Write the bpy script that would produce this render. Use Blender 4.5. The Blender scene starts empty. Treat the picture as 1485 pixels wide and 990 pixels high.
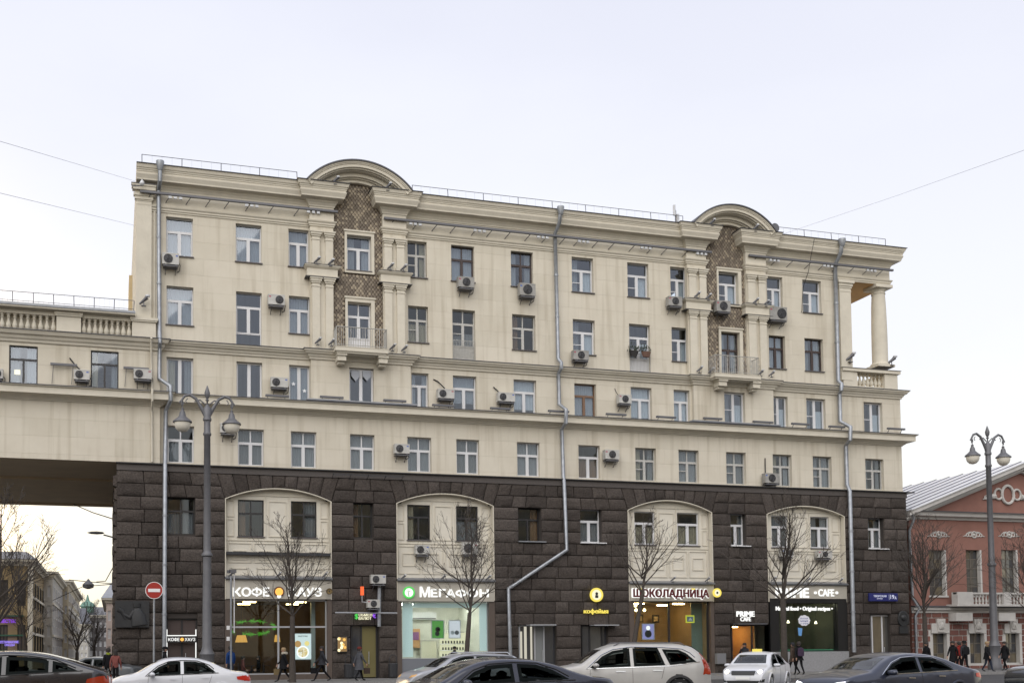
import bpy, bmesh, math, random
from mathutils import Vector, Matrix
from mathutils.bvhtree import BVHTree
R=math.radians
rng=random.Random(7)
S=bpy.context.scene
col=S.collection
# ------------------------------------------------------------------ camera
CF,CCX,CCY=1578.94,620.7,868.4
YAW,PIT,ROL=0.28084,0.048165,0.0089167
CAM=Vector((0,-60,1.6))
_f=Vector((math.sin(YAW)*math.cos(PIT),math.cos(YAW)*math.cos(PIT),math.sin(PIT)))
_r=Vector((math.cos(YAW),-math.sin(YAW),0)); _d=_f.cross(_r)
CR=_r*math.cos(ROL)+_d*math.sin(ROL); CD=_d*math.cos(ROL)-_r*math.sin(ROL)
cam=bpy.data.cameras.new('camera'); co=bpy.data.objects.new('camera',cam); col.objects.link(co)
M=Matrix.Identity(4)
for i in range(3):
    M[i][0]=CR[i]; M[i][1]=-CD[i]; M[i][2]=-_f[i]; M[i][3]=CAM[i]
co.matrix_world=M
cam.sensor_width=36; cam.lens=CF/1485*36
cam.shift_x=(742.5-CCX)/1485; cam.shift_y=(CCY-495)/1485
cam.clip_end=3000; cam.clip_start=.1
S.camera=co
# ------------------------------------------------------------------ sky, sun, exposure
SUN_AZ,SUN_EL=-150.0,42.0       # degrees, azimuth from +Y towards +X ; bright veiled sky on the photographer's side
w=bpy.data.worlds.new('World'); S.world=w; w.use_nodes=True
nt=w.node_tree; bg=nt.nodes['Background']
sky=nt.nodes.new('ShaderNodeTexSky'); sky.sky_type='NISHITA'; sky.sun_disc=False
sky.sun_elevation=R(SUN_EL); sky.sun_rotation=R(SUN_AZ); sky.dust_density=1.0; sky.air_density=1.0
tcw=nt.nodes.new('ShaderNodeTexCoord'); sxw=nt.nodes.new('ShaderNodeSeparateXYZ'); nt.links.new(tcw.outputs['Generated'],sxw.inputs[0])
rw_=nt.nodes.new('ShaderNodeValToRGB'); nt.links.new(sxw.outputs[2],rw_.inputs[0])       # overcast veil, warmer towards the horizon all round
VE=((0.0,(.64,.585,.44)),(.07,(.645,.61,.51)),(.16,(.625,.615,.59)),(.30,(.595,.597,.625)),(.55,(.515,.523,.585)),(1.0,(.45,.47,.56)))
rw_.color_ramp.elements[0].position=VE[0][0]; rw_.color_ramp.elements[0].color=(*VE[0][1],1)
rw_.color_ramp.elements[1].position=VE[-1][0]; rw_.color_ramp.elements[1].color=(*VE[-1][1],1)
for p_,c_ in VE[1:-1]: e_=rw_.color_ramp.elements.new(p_); e_.color=(*c_,1)
hz=nt.nodes.new('ShaderNodeMix'); hz.data_type='RGBA'; hz.blend_type='ADD'; hz.inputs[0].default_value=1.0
vs_=nt.nodes.new('ShaderNodeMix'); vs_.data_type='RGBA'; vs_.blend_type='MULTIPLY'; vs_.inputs[0].default_value=1; vs_.inputs[7].default_value=(10,10,10,1); 
cn_=nt.nodes.new('ShaderNodeTexNoise'); cn_.inputs['Scale'].default_value=2.2; cn_.inputs['Detail'].default_value=5; cn_.inputs['Roughness'].default_value=.5
cm_=nt.nodes.new('ShaderNodeMapping'); cm_.inputs['Scale'].default_value=(1,1,2.6); nt.links.new(tcw.outputs['Generated'],cm_.inputs['Vector']); nt.links.new(cm_.outputs[0],cn_.inputs['Vector'])
cr_=nt.nodes.new('ShaderNodeValToRGB'); cr_.color_ramp.elements[0].position=.35; cr_.color_ramp.elements[1].position=.68; cr_.color_ramp.elements[0].color=(.955,.957,.97,1); cr_.color_ramp.elements[1].color=(1.03,1.03,1.025,1); nt.links.new(cn_.outputs[0],cr_.inputs[0])
cx_=nt.nodes.new('ShaderNodeMix'); cx_.data_type='RGBA'; cx_.blend_type='MULTIPLY'; cx_.inputs[0].default_value=1; nt.links.new(rw_.outputs[0],cx_.inputs[6]); nt.links.new(cr_.outputs[0],cx_.inputs[7]); nt.links.new(cx_.outputs[2],vs_.inputs[6])
sc_=nt.nodes.new('ShaderNodeMix'); sc_.data_type='RGBA'; sc_.blend_type='MULTIPLY'; sc_.inputs[0].default_value=1; sc_.inputs[7].default_value=(.10,.10,.10,1)
nt.links.new(sky.outputs[0],sc_.inputs[6]); nt.links.new(sc_.outputs[2],hz.inputs[6]); nt.links.new(vs_.outputs[2],hz.inputs[7])

# sunset glow low behind the block, left of the passage (the warm sky the photograph shows there)
gd_=Vector((math.sin(R(-20))*math.cos(R(6)),math.cos(R(-20))*math.cos(R(6)),math.sin(R(6))))
dt_=nt.nodes.new('ShaderNodeVectorMath'); dt_.operation='DOT_PRODUCT'; dt_.inputs[1].default_value=gd_; nt.links.new(tcw.outputs['Generated'],dt_.inputs[0])
mx_=nt.nodes.new('ShaderNodeMath'); mx_.operation='MAXIMUM'; mx_.inputs[1].default_value=0; nt.links.new(dt_.outputs['Value'],mx_.inputs[0])
pw_=nt.nodes.new('ShaderNodeMath'); pw_.operation='POWER'; pw_.inputs[1].default_value=75; nt.links.new(mx_.outputs[0],pw_.inputs[0])
gl_=nt.nodes.new('ShaderNodeMix'); gl_.data_type='RGBA'; gl_.inputs[6].default_value=(0,0,0,1); gl_.inputs[7].default_value=(84,58,27,1); nt.links.new(pw_.outputs[0],gl_.inputs[0])
ad_=nt.nodes.new('ShaderNodeMix'); ad_.data_type='RGBA'; ad_.blend_type='ADD'; ad_.inputs[0].default_value=1; nt.links.new(hz.outputs[2],ad_.inputs[6]); nt.links.new(gl_.outputs[2],ad_.inputs[7])
nt.links.new(ad_.outputs[2],bg.inputs[0]); bg.inputs[1].default_value=.10
sd=bpy.data.lights.new('sun','SUN'); sd.energy=1.5; sd.angle=R(75); sd.color=(1,.955,.88)
so=bpy.data.objects.new('sun',sd); col.objects.link(so)
_tr=-Vector((math.sin(R(SUN_AZ))*math.cos(R(SUN_EL)),math.cos(R(SUN_AZ))*math.cos(R(SUN_EL)),math.sin(R(SUN_EL))))
so.rotation_euler=_tr.to_track_quat('-Z','Y').to_euler(); so.location=(0,0,60)
S.view_settings.view_transform='Standard'; S.view_settings.look='None'
S.view_settings.exposure=0.68; S.view_settings.gamma=1
# ------------------------------------------------------------------ helpers
def at(px,py,Y=0.0):
    d=CR*((px-CCX)/CF)+CD*((py-CCY)/CF)+_f
    return CAM+d*((Y-CAM.y)/d.y)
def hor(px):                     # row of the horizon in that column
    a=at(px,900,0); b=at(px,980,0)
    return 900+80*(a.z-1.6)/(a.z-b.z)
def ppm(px,Y): return 10/(at(px+5,800,Y).x-at(px-5,800,Y).x)
def X(px,py=600,Y=0.0): return at(px,py,Y).x
def Z(px,py,Y=0.0): return at(px,py,Y).z
MATS={}
def mat(name,c,rough=.7,metal=0,spec=.5,emit=None,es=1,noise=0,nscale=3,bump=0,bscale=20,c2=None,alpha=None,ior=None,coat=0,stretch=None):
    if name in MATS: return MATS[name]
    m=bpy.data.materials.new(name); m.use_nodes=True; n=m.node_tree.nodes; l=m.node_tree.links
    p=n['Principled BSDF']; p.inputs['Base Color'].default_value=(*c,1); p.inputs['Roughness'].default_value=rough
    p.inputs['Metallic'].default_value=metal; p.inputs['Specular IOR Level'].default_value=spec
    if ior: p.inputs['IOR'].default_value=ior
    if coat: p.inputs['Coat Weight'].default_value=coat; p.inputs['Coat Roughness'].default_value=.03
    if emit: p.inputs['Emission Color'].default_value=(*emit,1); p.inputs['Emission Strength'].default_value=es
    if noise or bump:
        tc=n.new('ShaderNodeNewGeometry')
        src=tc.outputs['Position']
        if stretch:
            mp=n.new('ShaderNodeMapping'); mp.inputs['Scale'].default_value=stretch; l.new(src,mp.inputs['Vector']); src=mp.outputs[0]
    if noise:
        t=n.new('ShaderNodeTexNoise'); t.inputs['Scale'].default_value=nscale; t.inputs['Detail'].default_value=8; t.inputs['Roughness'].default_value=.65
        l.new(src,t.inputs['Vector'])
        rp=n.new('ShaderNodeValToRGB'); rp.color_ramp.elements[0].position=.3; rp.color_ramp.elements[1].position=.7
        k=1-noise; d=c2 or tuple(v*k for v in c)
        rp.color_ramp.elements[0].color=(*d,1); rp.color_ramp.elements[1].color=(*c,1)
        l.new(t.outputs[0],rp.inputs[0]); l.new(rp.outputs[0],p.inputs['Base Color'])
    if bump:
        t2=n.new('ShaderNodeTexNoise'); t2.inputs['Scale'].default_value=bscale; t2.inputs['Detail'].default_value=6
        l.new(tc.outputs['Position'],t2.inputs['Vector'])
        b=n.new('ShaderNodeBump'); b.inputs['Strength'].default_value=bump; b.inputs['Distance'].default_value=.05
        l.new(t2.outputs[0],b.inputs['Height']); l.new(b.outputs[0],p.inputs['Normal'])
    MATS[name]=m; return m
def clearglass(name,tint=(.9,.95,.95),refl=.12,gcol=(1,1,1)):
    if name in MATS: return MATS[name]
    m=bpy.data.materials.new(name); m.use_nodes=True; n=m.node_tree.nodes; l=m.node_tree.links
    n.remove(n['Principled BSDF'])
    t=n.new('ShaderNodeBsdfTransparent'); t.inputs[0].default_value=(*tint,1)
    g=n.new('ShaderNodeBsdfGlossy'); g.inputs['Roughness'].default_value=.02
    fr=n.new('ShaderNodeFresnel'); fr.inputs[0].default_value=1.0+refl*6
    g.inputs[0].default_value=(*gcol,1); ge=n.new('ShaderNodeNewGeometry'); iv=n.new('ShaderNodeMath'); iv.operation='SUBTRACT'; iv.inputs[0].default_value=1; l.new(ge.outputs['Backfacing'],iv.inputs[1]); mu=n.new('ShaderNodeMath'); mu.operation='MULTIPLY'; l.new(iv.outputs[0],mu.inputs[0]); l.new(fr.outputs[0],mu.inputs[1])
    x=n.new('ShaderNodeMixShader'); l.new(mu.outputs[0],x.inputs[0]); l.new(t.outputs[0],x.inputs[1]); l.new(g.outputs[0],x.inputs[2])
    l.new(x.outputs[0],n['Material Output'].inputs[0]); MATS[name]=m; return m
class MB:
    def __init__(s): s.v=[];s.f=[];s.m=[]
    def add(s,vs,fs,mi=0):
        o=len(s.v); s.v+= [tuple(v) for v in vs]; s.f+=[tuple(i+o for i in f) for f in fs]; s.m+=[mi]*len(fs); return s
    def box(s,x0,x1,y0,y1,z0,z1,mi=0):
        if x0>x1:x0,x1=x1,x0
        if y0>y1:y0,y1=y1,y0
        if z0>z1:z0,z1=z1,z0
        vs=[(x0,y0,z0),(x1,y0,z0),(x1,y1,z0),(x0,y1,z0),(x0,y0,z1),(x1,y0,z1),(x1,y1,z1),(x0,y1,z1)]
        return s.add(vs,[(0,3,2,1),(4,5,6,7),(0,1,5,4),(1,2,6,5),(2,3,7,6),(3,0,4,7)],mi)
    def prism(s,poly,y0,y1,mi=0):      # polygon in x,z extruded along y ; counter-clockwise seen from -y
        n=len(poly); vs=[(x,y0,z) for x,z in poly]+[(x,y1,z) for x,z in poly]
        fs=[tuple(range(n)),tuple(range(2*n-1,n-1,-1))]+[(i,n+i,n+(i+1)%n,(i+1)%n) for i in range(n)]
        return s.add(vs,fs,mi)
    def tube(s,path,r,n=6,mi=0,cap=True):
        path=[Vector(p) for p in path]; k=len(path); rs=r if hasattr(r,'__len__') else [r]*k
        vs=[];fs=[]; a=None
        for i,p in enumerate(path):
            d=(path[min(i+1,k-1)]-path[max(i-1,0)])
            d=d.normalized() if d.length>1e-9 else Vector((0,0,1))
            if a is None: a=d.orthogonal().normalized()
            else:
                a=(a-d*a.dot(d)); a=a.normalized() if a.length>1e-6 else d.orthogonal().normalized()
            b=d.cross(a)
            for j in range(n):
                t=2*math.pi*j/n; vs.append(p+(a*math.cos(t)+b*math.sin(t))*rs[i])
        for i in range(k-1):
            for j in range(n):
                fs.append((i*n+j,i*n+(j+1)%n,(i+1)*n+(j+1)%n,(i+1)*n+j))
        if cap: fs+=[tuple(range(n-1,-1,-1)),tuple((k-1)*n+j for j in range(n))]
        return s.add(vs,fs,mi)
    def lathe(s,prof,n=16,c=(0,0,0),mi=0,axis='z',sy=1):
        vs=[];fs=[];k=len(prof)
        for r,z in prof:
            for j in range(n):
                t=2*math.pi*j/n; x,y=r*math.cos(t),r*math.sin(t)*sy
                if axis=='z': q=(c[0]+x,c[1]+y,c[2]+z)
                elif axis=='y': q=(c[0]+x,c[1]-z,c[2]+y)
                else: q=(c[0]+z,c[1]+x,c[2]+y)
                vs.append(q)
        for i in range(k-1):
            for j in range(n): fs.append((i*n+j,i*n+(j+1)%n,(i+1)*n+(j+1)%n,(i+1)*n+j))
        fs+=[tuple(range(n-1,-1,-1)),tuple((k-1)*n+j for j in range(n))]
        return s.add(vs,fs,mi)
    def sweep(s,path,prof,mi=0):       # path in x,y (outward is right of travel), profile closed list of (out,z)
        P=[Vector(p) for p in path]; k=len(P); np_=len(prof); vs=[];fs=[]
        for i in range(k):
            ns=[]
            if i>0: d=(P[i]-P[i-1]).normalized(); ns.append(Vector((d.y,-d.x)))
            if i<k-1: d=(P[i+1]-P[i]).normalized(); ns.append(Vector((d.y,-d.x)))
            m=ns[0] if len(ns)==1 else (ns[0]+ns[1])/(1+ns[0].dot(ns[1]))
            for o,z in prof: q=P[i]+m*o; vs.append((q.x,q.y,z))
        for i in range(k-1):
            for j in range(np_):
                fs.append((i*np_+j,(i+1)*np_+j,(i+1)*np_+(j+1)%np_,i*np_+(j+1)%np_))
        fs+=[tuple(range(np_)),tuple((k-1)*np_+j for j in range(np_-1,-1,-1))]
        return s.add(vs,fs,mi)
    def mesh(s,name,mats,smooth=False):
        me=bpy.data.meshes.new(name); me.from_pydata(s.v,[],s.f)
        for m in (mats if isinstance(mats,(list,tuple)) else [mats]): me.materials.append(m)
        if any(s.m): me.polygons.foreach_set('material_index',s.m)
        bm=bmesh.new(); bm.from_mesh(me); bmesh.ops.recalc_face_normals(bm,faces=bm.faces); bm.to_mesh(me); bm.free()
        if smooth: 
            me.polygons.foreach_set('use_smooth',[True]*len(me.polygons))
            me.set_sharp_from_angle(angle=R(50))
        me.update(); return me
    def build(s,name,mats,parent=None,smooth=False,**k):
        return link(name,s.mesh(name,mats,smooth),parent,**k)
def link(name,data,parent=None,label=None,cat=None,group=None,kind=None):
    o=bpy.data.objects.new(name,data); col.objects.link(o)
    if parent: o.parent=parent
    if label: o['label']=label
    if cat: o['category']=cat
    if group: o['group']=group
    if kind: o['kind']=kind
    return o
def thing(name,label,cat,loc=(0,0,0),rz=0,group=None):
    o=link(name,None,None,label,cat,group); o.location=loc; o.rotation_euler=(0,0,rz); o.empty_display_size=.3; return o
def copytree(o,parent=None):
    c=o.copy(); col.objects.link(c); c.parent=parent
    for ch in list(o.children): copytree(ch,c)
    return c
_unit=None
def unitbox(name,x0,x1,y0,y1,z0,z1,m,parent=None,**k):     # shared cube mesh per material, scaled
    key='box_'+m.name
    if key not in bpy.data.meshes:
        b=MB().box(-.5,.5,-.5,.5,-.5,.5); me=b.mesh(key,m)
    o=link(name,bpy.data.meshes[key],parent,**k)
    o.location=((x0+x1)/2,(y0+y1)/2,(z0+z1)/2); o.scale=(abs(x1-x0),abs(y1-y0),abs(z1-z0)); return o
def holed(mb,x0,x1,z0,z1,Y,holes,depth,mi=0,mr=None,backfill=False):
    xs=sorted({x0,x1,*[h for q in holes for h in q[:2] if x0<h<x1]}); zs=sorted({z0,z1,*[h for q in holes for h in q[2:4] if z0<h<z1]})
    for j in range(len(zs)-1):
        zc=(zs[j]+zs[j+1])/2; run=None
        for i in range(len(xs)):
            solid=False
            if i<len(xs)-1:
                xc=(xs[i]+xs[i+1])/2; solid=not any(q[0]<xc<q[1] and q[2]<zc<q[3] for q in holes)
            if solid and run is None: run=xs[i]
            if not solid and run is not None:
                a,b=run,xs[i]; mb.add([(a,Y,zs[j]),(b,Y,zs[j]),(b,Y,zs[j+1]),(a,Y,zs[j+1])],[(0,1,2,3)],mi); run=None
    mr=mi if mr is None else mr
    for a,b,c,d in [q[:4] for q in holes]:
        a=max(a,x0);b=min(b,x1);c=max(c,z0);d=min(d,z1)
        if a>=b or c>=d: continue
        e=Y+depth
        mb.add([(a,Y,c),(a,Y,d),(a,e,d),(a,e,c)],[(0,1,2,3)],mr); mb.add([(b,Y,c),(b,e,c),(b,e,d),(b,Y,d)],[(0,1,2,3)],mr)
        mb.add([(a,Y,d),(b,Y,d),(b,e,d),(a,e,d)],[(0,1,2,3)],mr); mb.add([(a,Y,c),(a,e,c),(b,e,c),(b,Y,c)],[(0,1,2,3)],mr)
def textmesh(body,x0,x1,z0,z1,Y,depth=.04,bold=.012,m=None,name='lettering',parent=None,rot=None,shear=0,keep=False,**k):
    cu=bpy.data.curves.new('text','FONT'); cu.body=body; cu.size=1;  cu.shear=shear; cu.resolution_u=3; cu.align_x='LEFT'
    o=bpy.data.objects.new('text',cu); col.objects.link(o); dg=bpy.context.evaluated_depsgraph_get()
    me=bpy.data.meshes.new_from_object(o.evaluated_get(dg)); bpy.data.objects.remove(o); bpy.data.curves.remove(cu)
    vs=[v.co.copy() for v in me.vertices]; fs=[tuple(p.vertices) for p in me.polygons]
    ed={}
    for f in fs:
        for i in range(len(f)):
            a,b=f[i],f[(i+1)%len(f)]; ed[(a,b)]=1
    bpy.data.meshes.remove(me)
    if not vs: return None
    mnx=min(v.x for v in vs);mxx=max(v.x for v in vs);mny=min(v.y for v in vs);mxy=max(v.y for v in vs)
    n=len(vs); mb=MB()
    fx=lambda v:x0+(v.x-mnx)/(mxx-mnx)*(x1-x0); fz=lambda v:z0+(v.y-mny)/(mxy-mny)*(z1-z0)
    V=[(fx(v),Y-depth,fz(v)) for v in vs]+[(fx(v),Y,fz(v)) for v in vs]
    F=list(fs)+[(a,b,b+n,a+n) for (a,b) in ed if (b,a) not in ed]
    mb.add(V,F)
    if bold>0:                      # heavier strokes: the same outline repeated with small shifts
        e=bold*(z1-z0)*1.0
        for q in range(8): dx,dz,dy=e*math.cos(q*math.pi/4),e*math.sin(q*math.pi/4),.0008*(q+1); mb.add([(a+dx,b+dy,c+dz) for a,b,c in V],F)
    me=bpy.data.meshes.new(name); me.from_pydata(mb.v,[],mb.f); me.materials.append(m); me.update()
    return link(name,me,parent,**k)
# ------------------------------------------------------------------ materials
def plaster(name,c):
    m=mat(name,c,rough=.9,spec=.2,noise=.10,nscale=.55,c2=(c[0]*.90,c[1]*.885,c[2]*.87))
    n=m.node_tree.nodes; l=m.node_tree.links; p=n['Principled BSDF']
    g=n.new('ShaderNodeNewGeometry'); sx=n.new('ShaderNodeSeparateXYZ'); l.new(g.outputs['Position'],sx.inputs[0])
    cb=n.new('ShaderNodeCombineXYZ'); l.new(sx.outputs[0],cb.inputs[0]); l.new(sx.outputs[2],cb.inputs[1])
    br=n.new('ShaderNodeTexBrick'); l.new(cb.outputs[0],br.inputs['Vector']); br.inputs['Scale'].default_value=1
    br.inputs['Brick Width'].default_value=3.1; br.inputs['Row Height'].default_value=.93; br.inputs['Mortar Size'].default_value=.011
    br.inputs['Mortar Smooth'].default_value=.2
    br.inputs['Color1'].default_value=(1,1,1,1); br.inputs['Color2'].default_value=(.93,.93,.92,1); br.inputs['Mortar'].default_value=(.91,.905,.89,1)
    # vertical rain streaks
    mp=n.new('ShaderNodeMapping'); mp.inputs['Scale'].default_value=(2.2,2.2,.12); l.new(g.outputs['Position'],mp.inputs['Vector'])
    st=n.new('ShaderNodeTexNoise'); st.inputs['Scale'].default_value=1.3; st.inputs['Detail'].default_value=7; l.new(mp.outputs[0],st.inputs['Vector'])
    rp=n.new('ShaderNodeValToRGB'); rp.color_ramp.elements[0].position=.27; rp.color_ramp.elements[1].position=.5
    rp.color_ramp.elements[0].color=(.80,.78,.745,1); rp.color_ramp.elements[1].color=(1,1,1,1); l.new(st.outputs[0],rp.inputs[0])
    base=p.inputs['Base Color'].links[0].from_socket
    a=n.new('ShaderNodeMix'); a.data_type='RGBA'; a.blend_type='MULTIPLY'; a.inputs[0].default_value=1
    l.new(base,a.inputs[6]); l.new(br.outputs[0],a.inputs[7])
    b=n.new('ShaderNodeMix'); b.data_type='RGBA'; b.blend_type='MULTIPLY'; b.inputs[0].default_value=1
    l.new(a.outputs[2],b.inputs[6]); l.new(rp.outputs[0],b.inputs[7]); l.new(b.outputs[2],p.inputs['Base Color'])
    bu=n.new('ShaderNodeBump'); bu.inputs['Strength'].default_value=.5; bu.inputs['Distance'].default_value=.02
    l.new(br.outputs['Fac'],bu.inputs['Height']); bu.invert=True; l.new(bu.outputs[0],p.inputs['Normal'])
    return m
PL=plaster('plaster_ashlar',(.625,.58,.487))
PLT=mat('plaster_trim',(.62,.575,.48),rough=.85,spec=.2,noise=.14,nscale=1.3,bump=.15,bscale=9)
PLP=mat('plaster_pale',(.66,.62,.53),rough=.85,spec=.2,noise=.12,nscale=1.1,bump=.1,bscale=9)
GRAN=[mat('granite_rough_'+n,c,rough=.9,spec=.2,noise=.6,nscale=13,bump=1.0,bscale=12) for n,c in (('a',(.088,.073,.064)),('b',(.072,.060,.053)),('c',(.106,.089,.079)))]
GRS=mat('granite_smooth',(.080,.067,.060),rough=.6,noise=.35,nscale=14)
JOINT=mat('joint_dark',(.045,.038,.034),rough=1)
ZINC=mat('zinc_sheet',(.30,.31,.33),rough=.45,metal=.6,noise=.35,nscale=2)
ROOFM=mat('roof_sheet_dark',(.10,.10,.11),rough=.5,metal=.4,noise=.3,nscale=1.5)
GALV=mat('galvanised_pipe',(.36,.38,.41),rough=.45,metal=.55,noise=.35,nscale=3)
IRON=mat('dark_iron',(.035,.036,.04),rough=.5,metal=.3)
FIXT=mat('grey_fixture',(.12,.12,.13),rough=.5,metal=.3)
PVC=mat('white_pvc',(.60,.60,.61),rough=.4)
OLDW=mat('old_white_wood',(.50,.49,.46),rough=.6,noise=.25,nscale=8)
BRN=mat('brown_frame',(.045,.028,.024),rough=.5)
WOODF=mat('tan_wood_frame',(.17,.095,.055),rough=.5)
DRK=mat('dark_frame',(.018,.017,.018),rough=.4)
SILL=mat('sill_sheet',(.11,.10,.10),rough=.5,metal=.3)
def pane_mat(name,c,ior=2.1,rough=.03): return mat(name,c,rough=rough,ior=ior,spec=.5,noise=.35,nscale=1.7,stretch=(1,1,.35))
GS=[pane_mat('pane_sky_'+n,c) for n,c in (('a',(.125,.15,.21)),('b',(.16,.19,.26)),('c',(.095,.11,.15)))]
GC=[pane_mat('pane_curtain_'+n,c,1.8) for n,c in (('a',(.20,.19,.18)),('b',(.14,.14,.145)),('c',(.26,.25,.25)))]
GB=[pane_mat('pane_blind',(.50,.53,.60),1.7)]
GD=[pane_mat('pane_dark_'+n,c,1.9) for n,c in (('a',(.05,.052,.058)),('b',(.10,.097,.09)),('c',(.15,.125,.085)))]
CABLE=mat('cable_black',(.012,.012,.014),rough=.7)
# ------------------------------------------------------------------ levels and edges of the building
def zl_y(pts,Y): return sum(Z(a,b,Y) for a,b in pts)/len(pts)
def zl(pts): return sum(Z(a,b) for a,b in pts)/len(pts)
ZL0=zl_y([(197,232.4),(300,245),(445.6,262.2),(603.3,280.7),(803.3,301.6),(900,312.5),(995,322),(1130,339.4),(1300,357)],-.85)-.02
ZL1=zl_y([(236.4,491.7),(290,495.6),(604.4,516.7),(803.3,529.6),(880,535.7),(1133,552.3),(1217,557.4)],-.47)-.02
ZL2=zl_y([(242,566.9),(341,575.6),(596.7,588.2),(900,605.6),(1100,616.4),(1323,629)],-.77)+.03
ZL3=zl_y([(170.7,668.4),(300,674),(570,684.4),(880,696.2),(1080,703.8),(1313.7,712.3)],-.5)+.04
XL=X(197,380); XR=X(1306.5,620); XRU=X(1233,470)
XG0=X(169,800,-.3); XG1=X(1315,760,-.3)
FL={6:(zl([(260,315.3),(360,325.5),(671,356.7),(845,373),(1178,407)]),zl([(260,371.8),(360,380.7),(671,407),(845,424.4),(1178,454)])),
    5:(zl([(261,416),(360,424),(760,456),(847,463.5),(1180,490.5)]),zl([(261,472),(434,483),(760,507.7),(847,513.5),(1180,538.6)])),
    4:(zl([(261,519),(361,525),(674,545),(848,555.6),(1182,577.6)]),ZL2+.06),
    3:(zl([(262,618.7),(363,622.4),(678,636),(936,648.8),(1191,661.4)]),zl([(262,672),(363,675.5),(678,686),(936,697),(1191,706)])),
    2:(zl([(262,723),(365,726.7),(768,735),(857,738),(1070,743.6),(1270,750)]),zl([(262,775),(365,780),(768,784.5),(857,786),(1070,791),(1270,795)]))}
B0=thing('apartment_building','cream plaster apartment block over dark granite storeys with two arched gables','building',(X(742),8,0))
def P(mb,name,m,smooth=False,parent=B0): 
    o=mb.build(name,m,parent,smooth); o.matrix_parent_inverse=parent.matrix_world.inverted() if False else Matrix.Translation(-parent.location); return o
def keep(o,parent):
    o.parent=parent; o.matrix_parent_inverse=Matrix.Translation(-parent.location); return o
# windows: left, right, floor, form, frame, panes
W=[(240.8,279.8,6,'T','w','s'),(341.8,379.3,6,'T','w','s'),(418.4,447.8,6,'T','w','s'),(591,619,6,'C','o','d'),(654.4,687.8,6,'C','b','s'),(741,773,6,'C','b','s'),(829.3,860.7,6,'T','w','m'),(910,940.6,6,'T','w','m'),(972.3,996,6,'T','w','m'),(1112.3,1135,6,'T','w','m'),(1164,1191,6,'T','w','m'),
(241.4,280.4,5,'T','w','k'),(342.2,379.6,5,'F','w','s'),(419,449.6,5,'T','w','s'),(592,621,5,'C','o','d'),(656.2,689.3,5,'G','o','d'),(743,776.7,5,'C','o','d'),(831,863,5,'T','w','m'),(912.7,943,5,'N','w','m'),(974.3,999,5,'T','w','m'),(1115.4,1139,5,'C','b','s'),(1167.3,1194,5,'C','b','s'),
(241.4,280.4,4,'V','w','s'),(343,380.4,4,'V','w','s'),(419.3,449.6,4,'V','w','s'),(597,621.6,4,'T','w','s'),(657,691,4,'T','w','l'),(745,777.8,4,'T','w','l'),(833,864.4,4,'T','t','l'),(914.7,945,4,'T','w','l'),(977,1000,4,'T','w','l'),(1117.5,1142,4,'V','w','m'),(1169,1196.6,4,'V','w','m'),(1252,1278.8,4,'V','w','m'),
(242.4,281.4,3,'C','w','c'),(344.9,382.7,3,'C','w','c'),(422,459,3,'C','w','c'),(507.8,543.3,3,'C','w','c'),(591,625.6,3,'C','w','c'),(662,695,3,'C','w','c'),(750,782.7,3,'C','w','c'),(839,870,3,'T','w','x'),(921.4,951.3,3,'C','o','c'),(984,1013.3,3,'C','o','c'),(1053,1081.6,3,'C','o','c'),(1120.4,1148,3,'C','o','c'),(1178.5,1205.7,3,'C','o','c'),(1254.5,1281,3,'C','o','c')]
GW=[(242.4,282.8,2,'C','d','d'),(513,541.6,2,'C','d','d'),(752,785,2,'T','d','d'),(842,872.7,2,'T','w','d'),(1059.8,1082,2,'T','w','c'),(1259,1282,2,'T','w','c')]
BW=[(345,382.7,2,'C','d','d'),(422,459.3,2,'C','d','d'),(590.7,624,2,'T','d','d'),(661.5,693.3,2,'T','d','d'),(920,949.7,2,'T','w','d'),(982,1013.3,2,'T','w','d'),(1118.4,1142.6,2,'T','w','c'),(1175,1202,2,'T','w','c')]
FR={'w':PVC,'o':OLDW,'b':BRN,'d':DRK,'t':WOODF}
GLH=clearglass('window_glass_bright',(.86,.9,.92),.19,(.80,.86,.96)); GLL=clearglass('window_glass_plain',(.84,.87,.88),.13,(.9,.95,1))
CURT={n:mat('curtain_'+n,c,rough=.95,noise=.18,nscale=5,stretch=(3,3,.3)) for n,c in (('white',(.50,.51,.53)),('grey',(.22,.22,.225)),('cream',(.36,.31,.22)),('brown',(.20,.11,.055)),('sheer',(.29,.295,.31)))}  # brown also imitates warm reflections in a few panes
def curtain(wo,x0,x1,z0,z1,y,m,fold=.05):
    n=max(4,int((x1-x0)/.07)); vs=[]; f=[]; ph=rng.uniform(0,6)
    for i in range(n+1):
        x=x0+(x1-x0)*i/n; yy=y+fold*(.5 if i%2 else -.5)*(.7+.3*math.sin(i*1.7+ph)); vs+=[(x,yy,z0),(x,yy,z1)]
    f=[(2*i,2*i+2,2*i+3,2*i+1) for i in range(n)]
    o=MB().add(vs,f).build('curtain',m); o.parent=wo; o.matrix_parent_inverse=Matrix(); return o
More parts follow.
